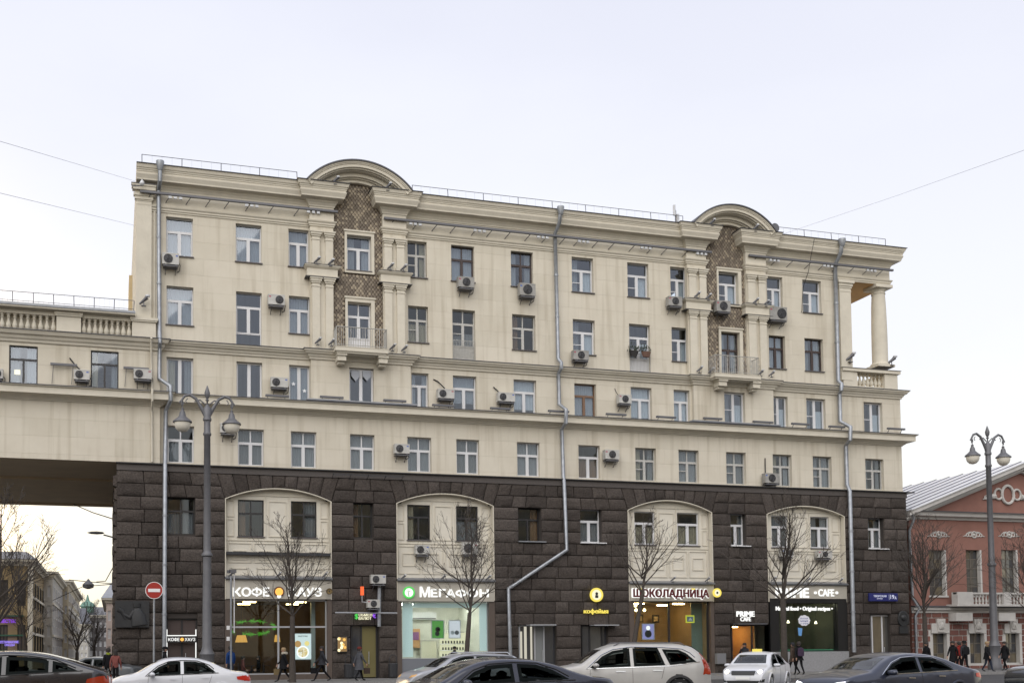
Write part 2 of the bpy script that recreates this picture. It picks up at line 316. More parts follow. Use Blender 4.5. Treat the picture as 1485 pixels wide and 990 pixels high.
def dress(wo,x0,x1,z0,z1,y,pk):
    W_=x1-x0; c=lambda *k:CURT[rng.choice(k)]; u=rng.random()
    if pk=='l': curtain(wo,x0,x1,z0+rng.uniform(0,.25)*(z1-z0),z1,y,c('white','sheer'),.02)
    elif pk=='m':
        curtain(wo,x0+W_*.5,x1,z0,z0+(z1-z0)*.64,y,c('white'),.015)
        if u<.5: curtain(wo,x0,x0+W_*.4,z0,z1,y+.1,c('sheer','grey'))
    elif pk=='c':
        if u<.55: curtain(wo,x0,x1,z0,z1,y,c('sheer','grey'))
        elif u<.85: k=rng.uniform(.25,.42); curtain(wo,x0,x0+W_*k,z0,z1,y,c('cream','grey','sheer')); curtain(wo,x1-W_*k*.9,x1,z0,z1,y,c('cream','grey','sheer'))
        else: curtain(wo,x0,x1,z0,z0+(z1-z0)*.6,y,c('sheer'))
    elif pk=='x': curtain(wo,x0,x1,z0,z0+(z1-z0)*.62,y,c('brown'));  # brown sheet paints in the orange reflection of this window
    elif pk=='d':  # brown among these stands in for warm reflections on the glass
        if u<.45: k=rng.uniform(.3,.5); curtain(wo,x1-W_*k,x1,z0,z1,y,c('cream','brown','grey'))
        elif u<.8: curtain(wo,x0,x1,z0,z0+(z1-z0)*rng.uniform(.5,.7),y,c('sheer','grey','cream'))
        else: curtain(wo,x0,x0+W_*.3,z0,z1,y,c('brown','cream'))
    elif pk in 'sk':
        if u<.45: curtain(wo,x0,x1,z0,z1,y,c('sheer'),.03)
        elif u<.8: k=rng.uniform(.2,.38); curtain(wo,x0,x0+W_*k,z0,z1,y,c('sheer','grey','cream')); curtain(wo,x1-W_*k,x1,z0,z1,y,c('sheer','grey'))
def panes_for(k):
    return {'s':lambda:rng.choice(GS),'d':lambda:rng.choice(GD),'c':lambda:rng.choice(GC),'l':lambda:rng.choice(GS[1:2]+GB),
     'm':lambda:rng.choice(GS),'k':lambda:rng.choice(GS+GD[:1]),'x':lambda:rng.choice(GC+GS)}[k]
def window(x0,x1,z0,z1,Y,form,fk,pk,parent=B0,sill=True,rec=.24,base=True):
    fm=FR[fk]; yf=Y+rec; t=.055 if fk!='d' else .07; dpt=.09
    mb=MB(); pn=panes_for(pk); H=z1-z0
    mb.box(x0,x0+t,yf,yf+dpt,z0,z1); mb.box(x1-t,x1,yf,yf+dpt,z0,z1)
    mb.box(x0+t,x1-t,yf+.002,yf+dpt,z0,z0+t); mb.box(x0+t,x1-t,yf+.002,yf+dpt,z1-t,z1)
    xi0,xi1,zi0,zi1=x0+t,x1-t,z0+t,z1-t; xm=(xi0+xi1)/2; rects=[]
    zb=zi0
    if form in 'FGN': 
        zb=z0+H*(.25 if form=='F' else .30); mb.box(xi0,xi1,yf+.004,yf+dpt,zb-t/2,zb+t/2)
        if form=='F': rects.append((xi0,xi1,zi0,zb-t/2,0))
        else: mb.box(xi0,xi1,yf+.03,yf+dpt,zi0,zb-t/2)
        zb+=t/2
    if form=='V': zt=None
    else:
        zt=zi1-(zi1-zb)*(.36 if form in 'CGN' else .34); mb.box(xi0,xi1,yf-.006,yf+dpt,zt-.05,zt+.05)
        if form in 'CG':
            mb.box(xm-.035,xm+.035,yf+.005,yf+dpt,zt+.05,zi1); rects+=[(xi0,xm-.035,zt+.05,zi1,0),(xm+.035,xi1,zt+.05,zi1,0)]
        else: rects.append((xi0,xi1,zt+.05,zi1,0))
    top=zi1 if zt is None else zt-.05
    mb.box(xm-.05,xm+.05,yf-.01,yf+dpt,zb,top)
    s=.042 if fk in 'w' else .03
    for a,b in ((xi0,xm-.05),(xm+.05,xi1)):
        if fk!='d':
            mb.box(a,a+s,yf-.012,yf+dpt,zb,top);mb.box(b-s,b,yf-.012,yf+dpt,zb,top)
            mb.box(a+s,b-s,yf-.012,yf+dpt,zb,zb+s);mb.box(a+s,b-s,yf-.012,yf+dpt,top-s,top)
            rects.append((a+s,b-s,zb+s,top-s,1))
        else: rects.append((a,b,zb,top,1))
    if fk=='o' or (pk=='m' ):       # a fortochka bar in one leaf
        a=xi0; zz=zb+(top-zb)*(.58 if fk=='o' else .45); mb.box(a+s,xm-.05-s,yf,yf+dpt,zz-.025,zz+.025)
    wo=mb.build('window',fm,None); keep(wo,parent)
    for i,(a,b,c,d,low) in enumerate(rects):
        m=GLH if pk in 'smkl' else GLL
        o=unitbox('pane',a-.01,b+.01,yf+.035,yf+.05,c-.01,d+.01,m); o.parent=wo; o.matrix_parent_inverse=Matrix()
    dress(wo,x0+.04,x1-.04,z0+.04,z1-.04,yf+.15,pk)
    if sill:
        o=unitbox('sill',x0-.05,x1+.05,Y-.09,Y+.26,z0-.05,z0+.004,SILL); o.parent=wo; o.matrix_parent_inverse=Matrix()
    return wo
holes={}
def hole(w,Y=0.0):
    l,r,f=w[:3]; zt,zb=FL[f]; py={6:370,5:460,4:570,3:660,2:760}[f]
    if f==6: py=345+.09*(l-240)
    if f==5: py=445+.08*(l-240)
    if w[3] in 'FGN': zb=ZL1+.04
    return (X(l,py,Y),X(r,py,Y),zb,zt)
# main plaster wall (storeys three to six)
XA0,XA1=X(451,560,-.27),X(595.8,560,-.27); XB0,XB1=X(1006.3,580,-.27),X(1122,590,-.27)
up=[hole(w) for w in W if w[2]>=5]; lo=[hole(w) for w in W if w[2]<=4]
TW=[(499.3,542.2,337.8,397.3,502.7,537.8,342.5,393),(500.4,543,434,505,503.8,537.8,439,504),(1038.6,1074,391.7,444.6,1041,1069.5,395.3,441.3),(1042,1076.4,478,546,1045,1072,482,545)]
TWr=[]
for q in TW:
    py=(q[2]+q[3])/2; zb=Z((q[0]+q[1])/2,q[3]); 
    oz0=Z((q[0]+q[1])/2,q[7]); 
    if q[3]>500: oz0=ZL1+.06; zb=ZL1+.02
    TWr.append((X(q[0],py),X(q[1],py),zb,Z((q[0]+q[1])/2,q[2]),X(q[4],py),X(q[5],py),oz0,Z((q[0]+q[1])/2,q[6])))
up+=[(t[4],t[5],t[6],t[7]) for t in TWr]
mb=MB(); holed(mb,XL,XRU,ZL1,ZL0-.25,0,up,.34)
lo+=[(X(q0,py_,-.27),X(q1,py_,-.27),ZL2+.12,FL[4][0]) for q0,q1,py_ in ((506.7,542.2,560),(1050.7,1080.4,590))]
holed(mb,XL,XR,ZL3-.02,ZL1,0,lo,.34)
DEP=17.5
mb.add([(XR,0,ZL3),(XR,DEP,ZL3),(XR,DEP,ZL1),(XR,0,ZL1)],[(0,1,2,3)])
mb.add([(XRU,0,ZL1),(XRU,2.3,ZL1),(XRU,2.3,ZL0),(XRU,0,ZL0)],[(0,1,2,3)])
mb.add([(XRU,2.3,ZL1),(XRU-6,2.3,ZL1),(XRU-6,2.3,ZL0),(XRU,2.3,ZL0)],[(0,1,2,3)])  # unseen notch in the end wall, shaped so low light reaches the column
mb.add([(XRU-6,2.3,ZL1),(XRU-6,DEP,ZL1),(XRU-6,DEP,ZL0),(XRU-6,2.3,ZL0)],[(0,1,2,3)])
mb.add([(XL,0,ZL3),(XL,DEP,ZL3),(XL,DEP,ZL0),(XL,0,ZL0)],[(0,1,2,3)])
mb.add([(XL,DEP,0),(XR,DEP,0),(XR,DEP,ZL1),(XL,DEP,ZL1)],[(0,1,2,3)]); mb.add([(XL,DEP,ZL1),(XRU-6,DEP,ZL1),(XRU-6,DEP,ZL0),(XL,DEP,ZL0)],[(0,1,2,3)])
mb.add([(XRU-6,0.02,ZL1+.01),(XR,0.02,ZL1+.01),(XR,DEP,ZL1+.01),(XRU-6,DEP,ZL1+.01)],[(0,1,2,3)])   # terrace floor
P(mb,'wall',PL)
for w in W:
    if w[2]==4 and 0: continue
    h=hole(w); window(*h,0,w[3],w[4],w[5],sill=w[2] in (5,6) and w[3] in 'TC')
for i,t in enumerate(TWr): 
    f='T' if i in (0,2) else ('G' if i==1 else 'C'); window(t[4],t[5],t[6],t[7],-.06,f,'w' if i!=3 else 'b','s' if i in (0,1,3) else 'm',sill=i in (0,2),rec=.26)
    s=MB(); e=-.12
    for a,b,c,d in ((t[0],t[4],t[2],t[3]),(t[5],t[1],t[2],t[3]),(t[4],t[5],t[7],t[3]),(t[4],t[5],t[2],max(t[6],t[2]+.01))): s.box(a,b,e,.0,c,d)
    s.box(t[0]-.05,t[1]+.05,e-.05,-.02,t[3]-.0,t[3]+.09)
    P(s,'window_surround',PLT)
# ------------------------------------------------------------------ projecting bays, pilasters and tile panels
def bay(xw0,xw1,xp,tile,ztop):
    # below: storey four projection
    pass
TILES=[mat('tile_'+n,c,rough=.55,noise=.3,nscale=14) for n,c in (('dark',(.17,.135,.10)),('mid',(.235,.19,.14)),('light',(.37,.305,.22)))]
def pilasters(xs,x0,x1,prefix):
    # xs: two shafts; x0,x1 pier limits
    yp=-.27; m=MB(); m.box(x0,x1,yp,.02,ZL1+.01,ZL0-1.2); P(m,'pier',PL)
    zb6=FL[6][1]-.02; zped=zb6-.62; zc=ZL0-2.62
    for a,b in xs:
        m=MB()
        for z0,z1 in ((ZL1+.02,zped-.02),(zb6+.16,zc)):
            m.box(a,b,yp-.13,yp,z0,z1-.5)
            for k,(o,h0,h1) in enumerate(((.03,-.5,-.44),(.0,-.44,-.3),(.05,-.3,-.2),(.10,-.2,-.08),(.14,-.08,0))): m.box(a-o,b+o,yp-.13-o,yp,z1+h0,z1+h1)
            m.box(a-.05,b+.05,yp-.18,yp,z0,z0+.16)
        P(m,'pilaster',PLT)
    m=MB(); pr=[(0,zped),(.26,zped),(.28,zped+.06),(.2,zped+.08),(.2,zb6-.14),(.26,zb6-.1),(.34,zb6),(.34,zb6+.05),(0,zb6+.14)]
    m.sweep([(x0,.0),(x0,yp),(x1,yp),(x1,.0)],pr); P(m,'pilaster_entablature',PLT)
    m=MB(); z=zped-.02+.02; m.sweep([(x0,.0),(x0,yp),(x1,yp),(x1,.0)],[(0,z-.01),(.30,z-.01),(.30,z+.012),(0,z+.012)]); P(m,'flashing',ROOFM)
    m=MB(); z=zb6+.05; m.sweep([(x0,.0),(x0,yp),(x1,yp),(x1,.0)],[(0,z+.1),(.36,z),(.36,z+.02),(0,z+.12)]); P(m,'flashing',ROOFM)
def Xm(a,Y=-.4): return X(a,430,Y)
def Xm2(a,Y=-.4): return X(a,480,Y)
P1=(Xm(450.5),Xm(484.5)); P2=(Xm(557),Xm(590)); P3=(Xm2(999.5),Xm2(1027)); P4=(Xm2(1085.5),Xm2(1114))
pilasters([(Xm(453),Xm(464)),(Xm(472.5),Xm(483.2))],*P1,'')
pilasters([(Xm(558),Xm(569)),(Xm(576),Xm(587))],*P2,'')
pilasters([(Xm2(1001),Xm2(1011.3)),(Xm2(1016.3),Xm2(1026))],*P3,'')
pilasters([(Xm2(1086.5),Xm2(1097)),(Xm2(1102.3),Xm2(1112))],*P4,'')
def tilepanel(x0,x1,surr,arcc,arcr):
    s=.205; rows=[]; z=ZL1+.3; r=0
    vs={0:MB(),1:MB(),2:MB()}
    bk=MB(); 
    xm=(x0+x1)/2
    ztop=arcc+arcr
    # backing follows the arch
    poly=[(x0,ZL1+.05),(x1,ZL1+.05)]+[(xm+ (x1-xm)*1.25*math.cos(t)*1.0,arcc+arcr*math.sin(t)) for t in [R(a) for a in range(0,181,12)]]
    # cut by windows: build with strips instead
    h=s*.72
    while z<ztop:
        off=(r%2)*s/2; x=x0-s+off
        while x<x1+s:
            c=x+s/2; zc=z
            ok=x0-.02<c<x1+.02 or (z>ZL0-.6 and x0-1.2<c<x1+1.2)
            if z>arcc: ok=ok and (c-xm)**2+(z-arcc)**2<(arcr)**2
            if any(t[0]-.02<c<t[1]+.02 and t[2]-.03<zc<t[3]+.03 for t in surr): ok=False
            if ok:
                k=rng.choices((0,1,2),(4,4,3))[0]; y=-.03-rng.random()*.008
                a=s*.47
                vs[k].add([(c-a,y,zc),(c-a*.75,y-.025,zc-h*.62),(c,y-.035,zc-h*.98),(c+a*.75,y-.025,zc-h*.62),(c+a,y,zc),(c,y+.012,zc+h*.55),(c,y-.05,zc-.0)],[(0,1,6),(1,2,6),(2,3,6),(3,4,6),(4,5,6),(5,0,6)])
            x+=s
        z+=h*.93; r+=1
    for k in vs:
        o=P(vs[k],'scale_tiles',TILES[k]); o['kind']='stuff'
    b=MB(); holed(b,x0-.02,x1+.02,ZL1+.03,ZL0-.3,-.02,[t[:4] for t in surr],.03); 
    b.add([(x0-1.2,-.02,ZL0-.7)]+[(x1+1.2,-.02,ZL0-.7)]+[(xm+math.cos(R(a))*arcr*1.12,-.021,max(ZL0-.7,arcc+arcr*1.12*math.sin(R(a)))) for a in range(0,181,10)],[tuple(range(21))])
    P(b,'tile_bed',mat('tile_bed_brown',(.085,.066,.05),rough=.9))
def archgable(xc,half,rise,zb,back=3.0):
    Rr=(half*half+rise*rise)/(2*rise); zc=zb+rise-Rr; a=math.asin(half/Rr)
    def ring(r0,r1,y0,y1,name,m,n=28):
        b=MB(); v=[];f=[]
        for i in range(n+1):
            t=-a+2*a*i/n
            for r,y in ((r0,y0),(r1,y0),(r1,y1),(r0,y1)):
                v.append((xc+r*math.sin(t),y,zc+r*math.cos(t)))
        for i in range(n):
            for k in range(4): f.append((i*4+k,i*4+(k+1)%4,i*4+4+(k+1)%4,i*4+4+k))
        f+=[(0,1,2,3),tuple(n*4+k for k in (3,2,1,0))]
        b.add(v,f); return P(b,name,m)
    ring(Rr-.02,Rr+.05,-1.22,back,'arch_roof',ROOFM)
    for r0,r1,y in ((Rr-.11,Rr-.022,-1.14),(Rr-.17,Rr-.112,-1.10),(Rr-.34,Rr-.172,-1.06),(Rr-.42,Rr-.342,-.95),(Rr-.47,Rr-.422,-.80),(Rr-.68,Rr-.472,-.55),(Rr-.75,Rr-.682,-.42),(Rr-.92,Rr-.752,-.30)):
        ring(r0,r1,y,0.4,'arch_moulding',PLT)
    return zc,Rr
c1=(X(445.6,262,-1.1)+X(597.5,279,-1.1))/2; hf1=(X(597.5,279,-1.1)-X(445.6,262,-1.1))/2
top1=Z(521,231,-1.3)
zc1,R1=archgable(c1,hf1,top1-ZL0+.02,ZL0-.02)
c2=(X(1005,325,-1)+X(1123.5,338,-1))/2; hf2=(X(1123.5,338,-1)-X(1005,325,-1))/2
zc2,R2=archgable(c2,hf2,Z(1064,295.5,-1.3)-ZL0+.02,ZL0-.02)
tilepanel(P1[1],P2[0],TWr[:2],zc1,R1-.88); tilepanel(P3[1],P4[0],TWr[2:],zc2,R2-.88)
# cornice
def cornprof():
    z=ZL0
    q=.66
    return [(o*q if o>0 else o,h) for o,h in [(-.02,z-1.18),(.10,z-1.18),(.12,z-1.10),(.17,z-1.06),(.24,z-.98),(.34,z-.92),(.36,z-.86),(.84,z-.80),(.86,z-.72),(.93,z-.62),(1.0,z-.52),(1.0,z-.47),(.94,z-.46),(.95,z-.38),(.99,z-.37),(.99,z-.30),(1.04,z-.29),(1.06,z-.21),(1.12,z-.20),(1.18,z-.08),(1.2,z-.02),(-.02,z-.02)]]
def roofprof(): z=ZL0; return [(-.02,z-.018),(.84,z-.018),(.85,z+.02),(.5,z+.10),(-.02,z+.12)]
yp=-.27
XP=X(1288.5,385)            # outer line of the corner loggia
paths=[[(XL,.0),(P1[0],.0),(P1[0],yp),(P1[1],yp),(P1[1],.0)],[(P2[0],.0),(P2[0],yp),(P2[1],yp),(P2[1],.0),(P3[0],.0),(P3[0],yp),(P3[1],yp),(P3[1],.0)],[(P4[0],.0),(P4[0],yp),(P4[1],yp),(P4[1],.0),(XP,.0),(XP,9.)]]
for p in paths:
    P(MB().sweep(p,cornprof()),'cornice',PLT); P(MB().sweep(p,roofprof()),'cornice_roof',ROOFM)
    z=ZL0-2.0; P(MB().sweep(p,[(-.02,z-.30),(.05,z-.30),(.05,z-.22),(.10,z-.2),(.10,z-.12),(.16,z-.06),(.18,z),(-.02,z+.03)]),'architrave',PLT)
    P(MB().sweep(p,[(-.02,z+.035),(.03,z+.035),(.03,ZL0-1.19),(-.02,ZL0-1.19)]),'frieze',PLT)
# belt under storey five
path=[(X(232,492),.0),(XA0,.0),(XA0,yp),(XA1,yp),(XA1,.0),(XB0,.0),(XB0,yp),(XB1,yp),(XB1,.0),(XR,.0),(XR,DEP)]
z=ZL1; P(MB().sweep(path,[(-.02,z-.50),(.08,z-.50),(.10,z-.40),(.16,z-.36),(.20,z-.26),(.30,z-.22),(.36,z-.12),(.42,z-.10),(.42,z-.01),(-.02,z-.0)]),'belt_course',PLT)
P(MB().sweep(path,[(-.02,z+.002),(.47,z-.015),(.47,z+.02),(-.02,z+.08)]),'belt_flashing',ROOFM)
# storey four projections
for x0,x1,q,pyc in ((XA0,XA1,(506.7,542.2),560),(XB0,XB1,(1050.7,1080.4),590)):
    h=(X(q[0],pyc,yp),X(q[1],pyc,yp),ZL2+.12,FL[4][0]); m=MB(); holed(m,x0,x1,ZL2,ZL1-.48,yp,[h],.34)
    m.add([(x0,yp,ZL2),(x0,.02,ZL2),(x0,.02,ZL1-.48),(x0,yp,ZL1-.48)],[(0,1,2,3)]); m.add([(x1,yp,ZL2),(x1,.02,ZL2),(x1,.02,ZL1-.48),(x1,yp,ZL1-.48)],[(0,1,2,3)])
    P(m,'bay_wall',PL); window(*h,yp,'V','w','s' if pyc==560 else 'm',sill=False)
    P(MB().box(x0-.3,x1+.3,yp-.33,.0,ZL2+.05,ZL2+.13),'bay_ledge',ZINC)
# belt under storey four
path=[(X(240,567),.0),(XR,.0),(XR,DEP)]
z=ZL2; P(MB().sweep(path,[(-.02,z-.72),(.06,z-.72),(.08,z-.67),(.16,z-.63),(.20,z-.58),(.34,z-.54),(.36,z-.51),(.62,z-.47),(.62,z-.15),(.70,z-.12),(.72,z-.06),(-.02,z-.02)]),'belt_course',PLT)
P(MB().sweep(path,[(-.02,z-.01),(.77,z-.065),(.77,z-.03),(-.02,z+.06)]),'belt_flashing',ROOFM)
# left corner pilaster
xa,xb=XL,X(219.6,380); m=MB(); zt=Z(205,285); m.box(xa,xb,-.16,.0,ZL1+.5,zt)
for o,h0,h1 in ((.03,-.85,-.78),(.08,-.78,-.6),(.14,-.6,-.45),(.06,-.45,-.3),(.2,-.3,-.1),(.24,-.1,0)): m.box(xa-o,xb+o,-.16-o,.02,zt+h0+.55,zt+h1+.55)
m.box(xa-.04,xb+.12,-.22,.0,ZL1+.5,ZL1+.75); P(m,'corner_pilaster',PLT)
P(MB().box(xa-.26,xb+.26,-.43,.0,zt+.55,zt+.58),'flashing',ROOFM)
m=MB(); m.box(xb+.12,xb+.2,-.05,0,ZL1+.5,ZL0-2.3); P(m,'corner_strip',PLT)
m=MB(); m.box(X(187,420,12),X(202,420,12),12,16,ZL1,Z(190,399,12)); P(m,'rear_turret',mat('warm_render',(.52,.40,.22),noise=.2))
# roof
m=MB(); m.add([(XL,0,ZL0-.02),(XP,0,ZL0-.02),(XP,9,ZL0+.6),(XRU-6,9,ZL0+.6),(XRU-6,DEP,ZL0),(XL,DEP,ZL0)],[(0,1,2,3,4,5)]); P(m,'roof',ROOFM)
# corner loggia: soffit, beams, column, pedestals, balusters
ZS=ZL0-2.32
m=MB(); m.box(XRU-.3,XP,.03,9.0,ZS,ZL0-.05); P(m,'loggia_ceiling',mat('loggia_sunset_tint',(.62,.38,.16),rough=.85,noise=.12,nscale=1))  # warm sunset light is put into the ochre colour of this ceiling
def column(xc,yc):
    z0=Z(1275,533,.3); h=ZS-z0; r=.5; m=MB()
    m.box(xc-r*1.3,xc+r*1.3,yc-r*1.3,yc+r*1.3,z0-.02,z0+.14)
    m.lathe([(r*1.22,.14),(r*1.25,.2),(r*1.2,.27),(r*1.04,.3),(r,.42),(r*1.0,h*.3),(r*.98,h*.5),(r*.92,h*.75),(r*.84,h-.62),(r*.83,h-.55),(r*.9,h-.53),(r*.9,h-.47),(r*.84,h-.45),(r*.86,h-.35),(r*1.05,h-.25),(r*1.1,h-.2)],28,(xc,yc,z0))
    m.box(xc-r*1.3,xc+r*1.3,yc-r*1.3,yc+r*1.3,z0+h-.2,z0+h-.003); return P(m,'column',PLT,True)
XC=(X(1264,480,.4)+X(1287.5,480,.4))/2; column(XC,.45); column(XC,8.3)
m=MB(); a,b=X(1217,480),XRU; m.box(a,b,-.14,.3,ZL1+.5,ZS+.02)
for o,h0,h1 in ((.02,-.75,-.68),(.01,-.68,-.5),(.05,-.5,-.38),(.1,-.38,-.2),(.18,-.2,0)): m.box(a-o,b+o,-.14-o,.3,ZS+.0+h0,ZS+h1)
P(m,'corner_pilaster',PLT)
zr=Z(1290,538,-.1)
m=MB()
xq=[X(1222,560),X(1242,560),X(1281.5,560),XR-.25]
for a,b in ((xq[0],xq[1]),(xq[2],xq[3])):
    P(MB().box(a,b,-.12,.75,ZL1+.05,zr-.2),'pedestal',PLT)
m=MB(); m.box(xq[0]-.12,xq[3]+.16,-.24,.85,zr-.2,zr); P(m,'balustrade_coping',PLT)
P(MB().box(xq[0]-.16,xq[3]+.2,-.28,.88,zr,zr+.025),'flashing',ROOFM)
m=MB(); m.box(xq[1],xq[2],.0,.5,ZL1+.05,ZL1+.22); m.box(xq[3]-.6,xq[3],.75,9,ZL1+.05,ZL1+.2);m.box(xq[3]-.6,xq[3],.85,9,zr-.15,zr-.01); P(m,'balustrade_plinth',PLT)
def balmesh(h):
    r=h*.12; return MB().lathe([(r*1.15,0),(r*1.15,h*.07),(r*.7,h*.09),(r*1.0,h*.16),(r*1.35,h*.27),(r*1.25,h*.38),(r*.75,h*.55),(r*.55,h*.7),(r*.62,h*.74),(r*.95,h*.77),(r*.95,h*.81),(r*.55,h*.84),(r*.7,h*.9),(r*1.1,h*.94),(r*1.1,h)],8).mesh('baluster',PLT,True)
bm1=balmesh(zr-.2-ZL1-.22)
for i in range(7):
    o=link('baluster',bm1,B0); o.matrix_parent_inverse=Matrix.Translation(-B0.location); o.location=(xq[1]+(xq[2]-xq[1])*(i+.5)/7,.25,ZL1+.22)
for i in range(12):
    o=link('baluster',bm1,B0); o.matrix_parent_inverse=Matrix.Translation(-B0.location); o.location=(xq[3]-.3,1.1+i*.62,ZL1+.22)
# balconies on the tile panels
IRONL=mat('pale_iron',(.42,.41,.38),rough=.6,noise=.3,nscale=6)
def balcony(pxs,top,bot,brs,ornate):
    x0,x1=[X(a,500,-1.1) for a in pxs]; y0,y1=-1.15,-.0; m=MB(); m.box(x0-.08,x1+.08,y0-.08,y1,ZL1-.16,ZL1+.06); m.box(x0,x1,y0,y1,ZL1-.26,ZL1-.162)
    m.box(x0-.1,x1+.1,y0-.1,y1,ZL1+.062,ZL1+.09); P(m,'balcony_slab',PLT)
    for a,b in brs:
        m=MB(); a,b=X(a,510,-1.0),X(b,510,-1.0); m.box(a-.04,b+.04,-1.1,-.35,ZL1-.38,ZL1-.262); m.box(a,b,-1.02,-.35,ZL1-.66,ZL1-.38); m.box(a+.06,b-.06,-.8,-.35,ZL1-.8,ZL1-.66); P(m,'balcony_bracket',PLT)
    h=1.12; m=MB(); zt=ZL1+.09+h
    for p in ([(x0,-.35,zt),(x0,y0,zt)],[(x0,y0,zt),(x1,y0,zt)],[(x1,y0,zt),(x1,-.35,zt)]): m.tube(p,.028,6)
    for p in ([(x0,-.35,ZL1+.2),(x0,y0,ZL1+.2)],[(x0,y0,ZL1+.2),(x1,y0,ZL1+.2)],[(x1,y0,ZL1+.2),(x1,-.35,ZL1+.2)]): m.tube(p,.02,6)
    n=int((x1-x0)/.135)
    for i in range(n+1):
        x=x0+(x1-x0)*i/n; m.tube([(x,y0,ZL1+.09),(x,y0,zt)],.014 if i%6 else .024,5)
        if ornate and i%4==2:
            for k in range(3):
                c=ZL1+.35+k*.3; m.tube([(x+.06*math.cos(t),y0,c+.09*math.sin(t)) for t in [i2*math.pi/4 for i2 in range(9)]],.012,4)
    for xx in (x0,x1):
        for i in range(6): y=y0+(.8)*i/6; m.tube([(xx,y,ZL1+.09),(xx,y,zt)],.014,5)
    P(m,'balcony_railing',IRONL)
balcony((487.8,560.5),471,504,((489.6,502),(549.5,562)),False)
balcony((1036,1099),512,542,((1041.5,1053),(1091,1101)),True)
# french window grilles
for w in W:
    if w[3] in 'GN':
        h=hole(w); m=MB(); z1=ZL1+1.25
        for zz in (ZL1+.15,z1): m.tube([(h[0]+.03,-.03,zz),(h[1]-.03,-.03,zz)],.02,5)
        n=14
        for i in range(n+1): x=h[0]+.04+(h[1]-h[0]-.08)*i/n; m.tube([(x,-.03,ZL1+.09),(x,-.03,z1)],.011,4)
        if w[3]=='G':
            for c in (.85,.6,.35): m.tube([(h[0]+.03,-.03,ZL1+c),(h[1]-.03,-.03,ZL1+c)],.014,4)
        P(m,'window_grille',IRONL)
# ------------------------------------------------------------------ dark granite storeys
YB=-.32                                   # face of the stones
ZBAND=ZL3-.45
P(MB().box(XG0-.02,XG1+.02,YB-.05,.0,ZBAND,ZL3-.08),'granite_band',GRS)
P(MB().sweep([(XG0-.05,.0),(XG1+.05,.0),(XG1+.05,DEP)],[(0,ZL3-.078),(.50,ZL3-.10),(.50,ZL3-.04),(0,ZL3+.03)]),'belt_flashing',DRK)
BAYS=[]
for l,r,ysl,ysr,yc in ((326.3,480.8,722,727,707.5),(574.8,716,729,733,715),(910,1032.5,739,742.5,724.7),(1111.5,1224.5,745,748,733)):
    BAYS.append((X(l,735,YB),X(r,735,YB),(Z(l,ysl,YB)+Z(r,ysr,YB))/2,Z((l+r)/2,yc,YB)))
hb=[]
for w in GW:
    zt,zb=FL[2]; hb.append((X(w[0],755,YB),X(w[1],755,YB),zb,zt))
DOORS=[(508.5,550,905,900),(752,807,905.5,900),(843,882,906,900),(1060,1117,905,900),(1263,1292,891,900),(241,286,896,900)]
hd=[(X(a,930,YB),X(b,930,YB),.1,Z((a+b)/2,c,YB)) for a,b,c,_ in DOORS]
shop=hb+hd
zsp=[b[2] for b in BAYS]
edges=[XG0]+[e for b in BAYS for e in b[:2]]+[XG1]
m=MB()
for i in range(5):
    x0,x1=edges[2*i],edges[2*i+1]
    zt=min(zsp[max(i-1,0)],zsp[min(i,3)])
    holed(m,x0,x1,.0,zt,YB+.10,shop,.5)
    e0=x0 if i==0 else x0-.0; 
    m.add([(x0-(.3 if i else 0),YB+.1,zt),(x1+(.3 if i<4 else 0),YB+.1,zt),(x1+(1.0 if i<4 else 0),YB+.1,ZBAND),(x0-(1.0 if i else 0),YB+.1,ZBAND)],[(0,1,2,3)])
    for x in (x0,x1): m.add([(x,YB+.1,0),(x,.3,0),(x,.3,zt),(x,YB+.1,zt)],[(0,1,2,3)])
for x in (XG0,XG1): m.add([(x,YB+.1,0),(x,DEP,0),(x,DEP,ZL3-.1),(x,YB+.1,ZL3-.1)],[(0,1,2,3)])
P(m,'granite_backing',JOINT)
STONES=[]
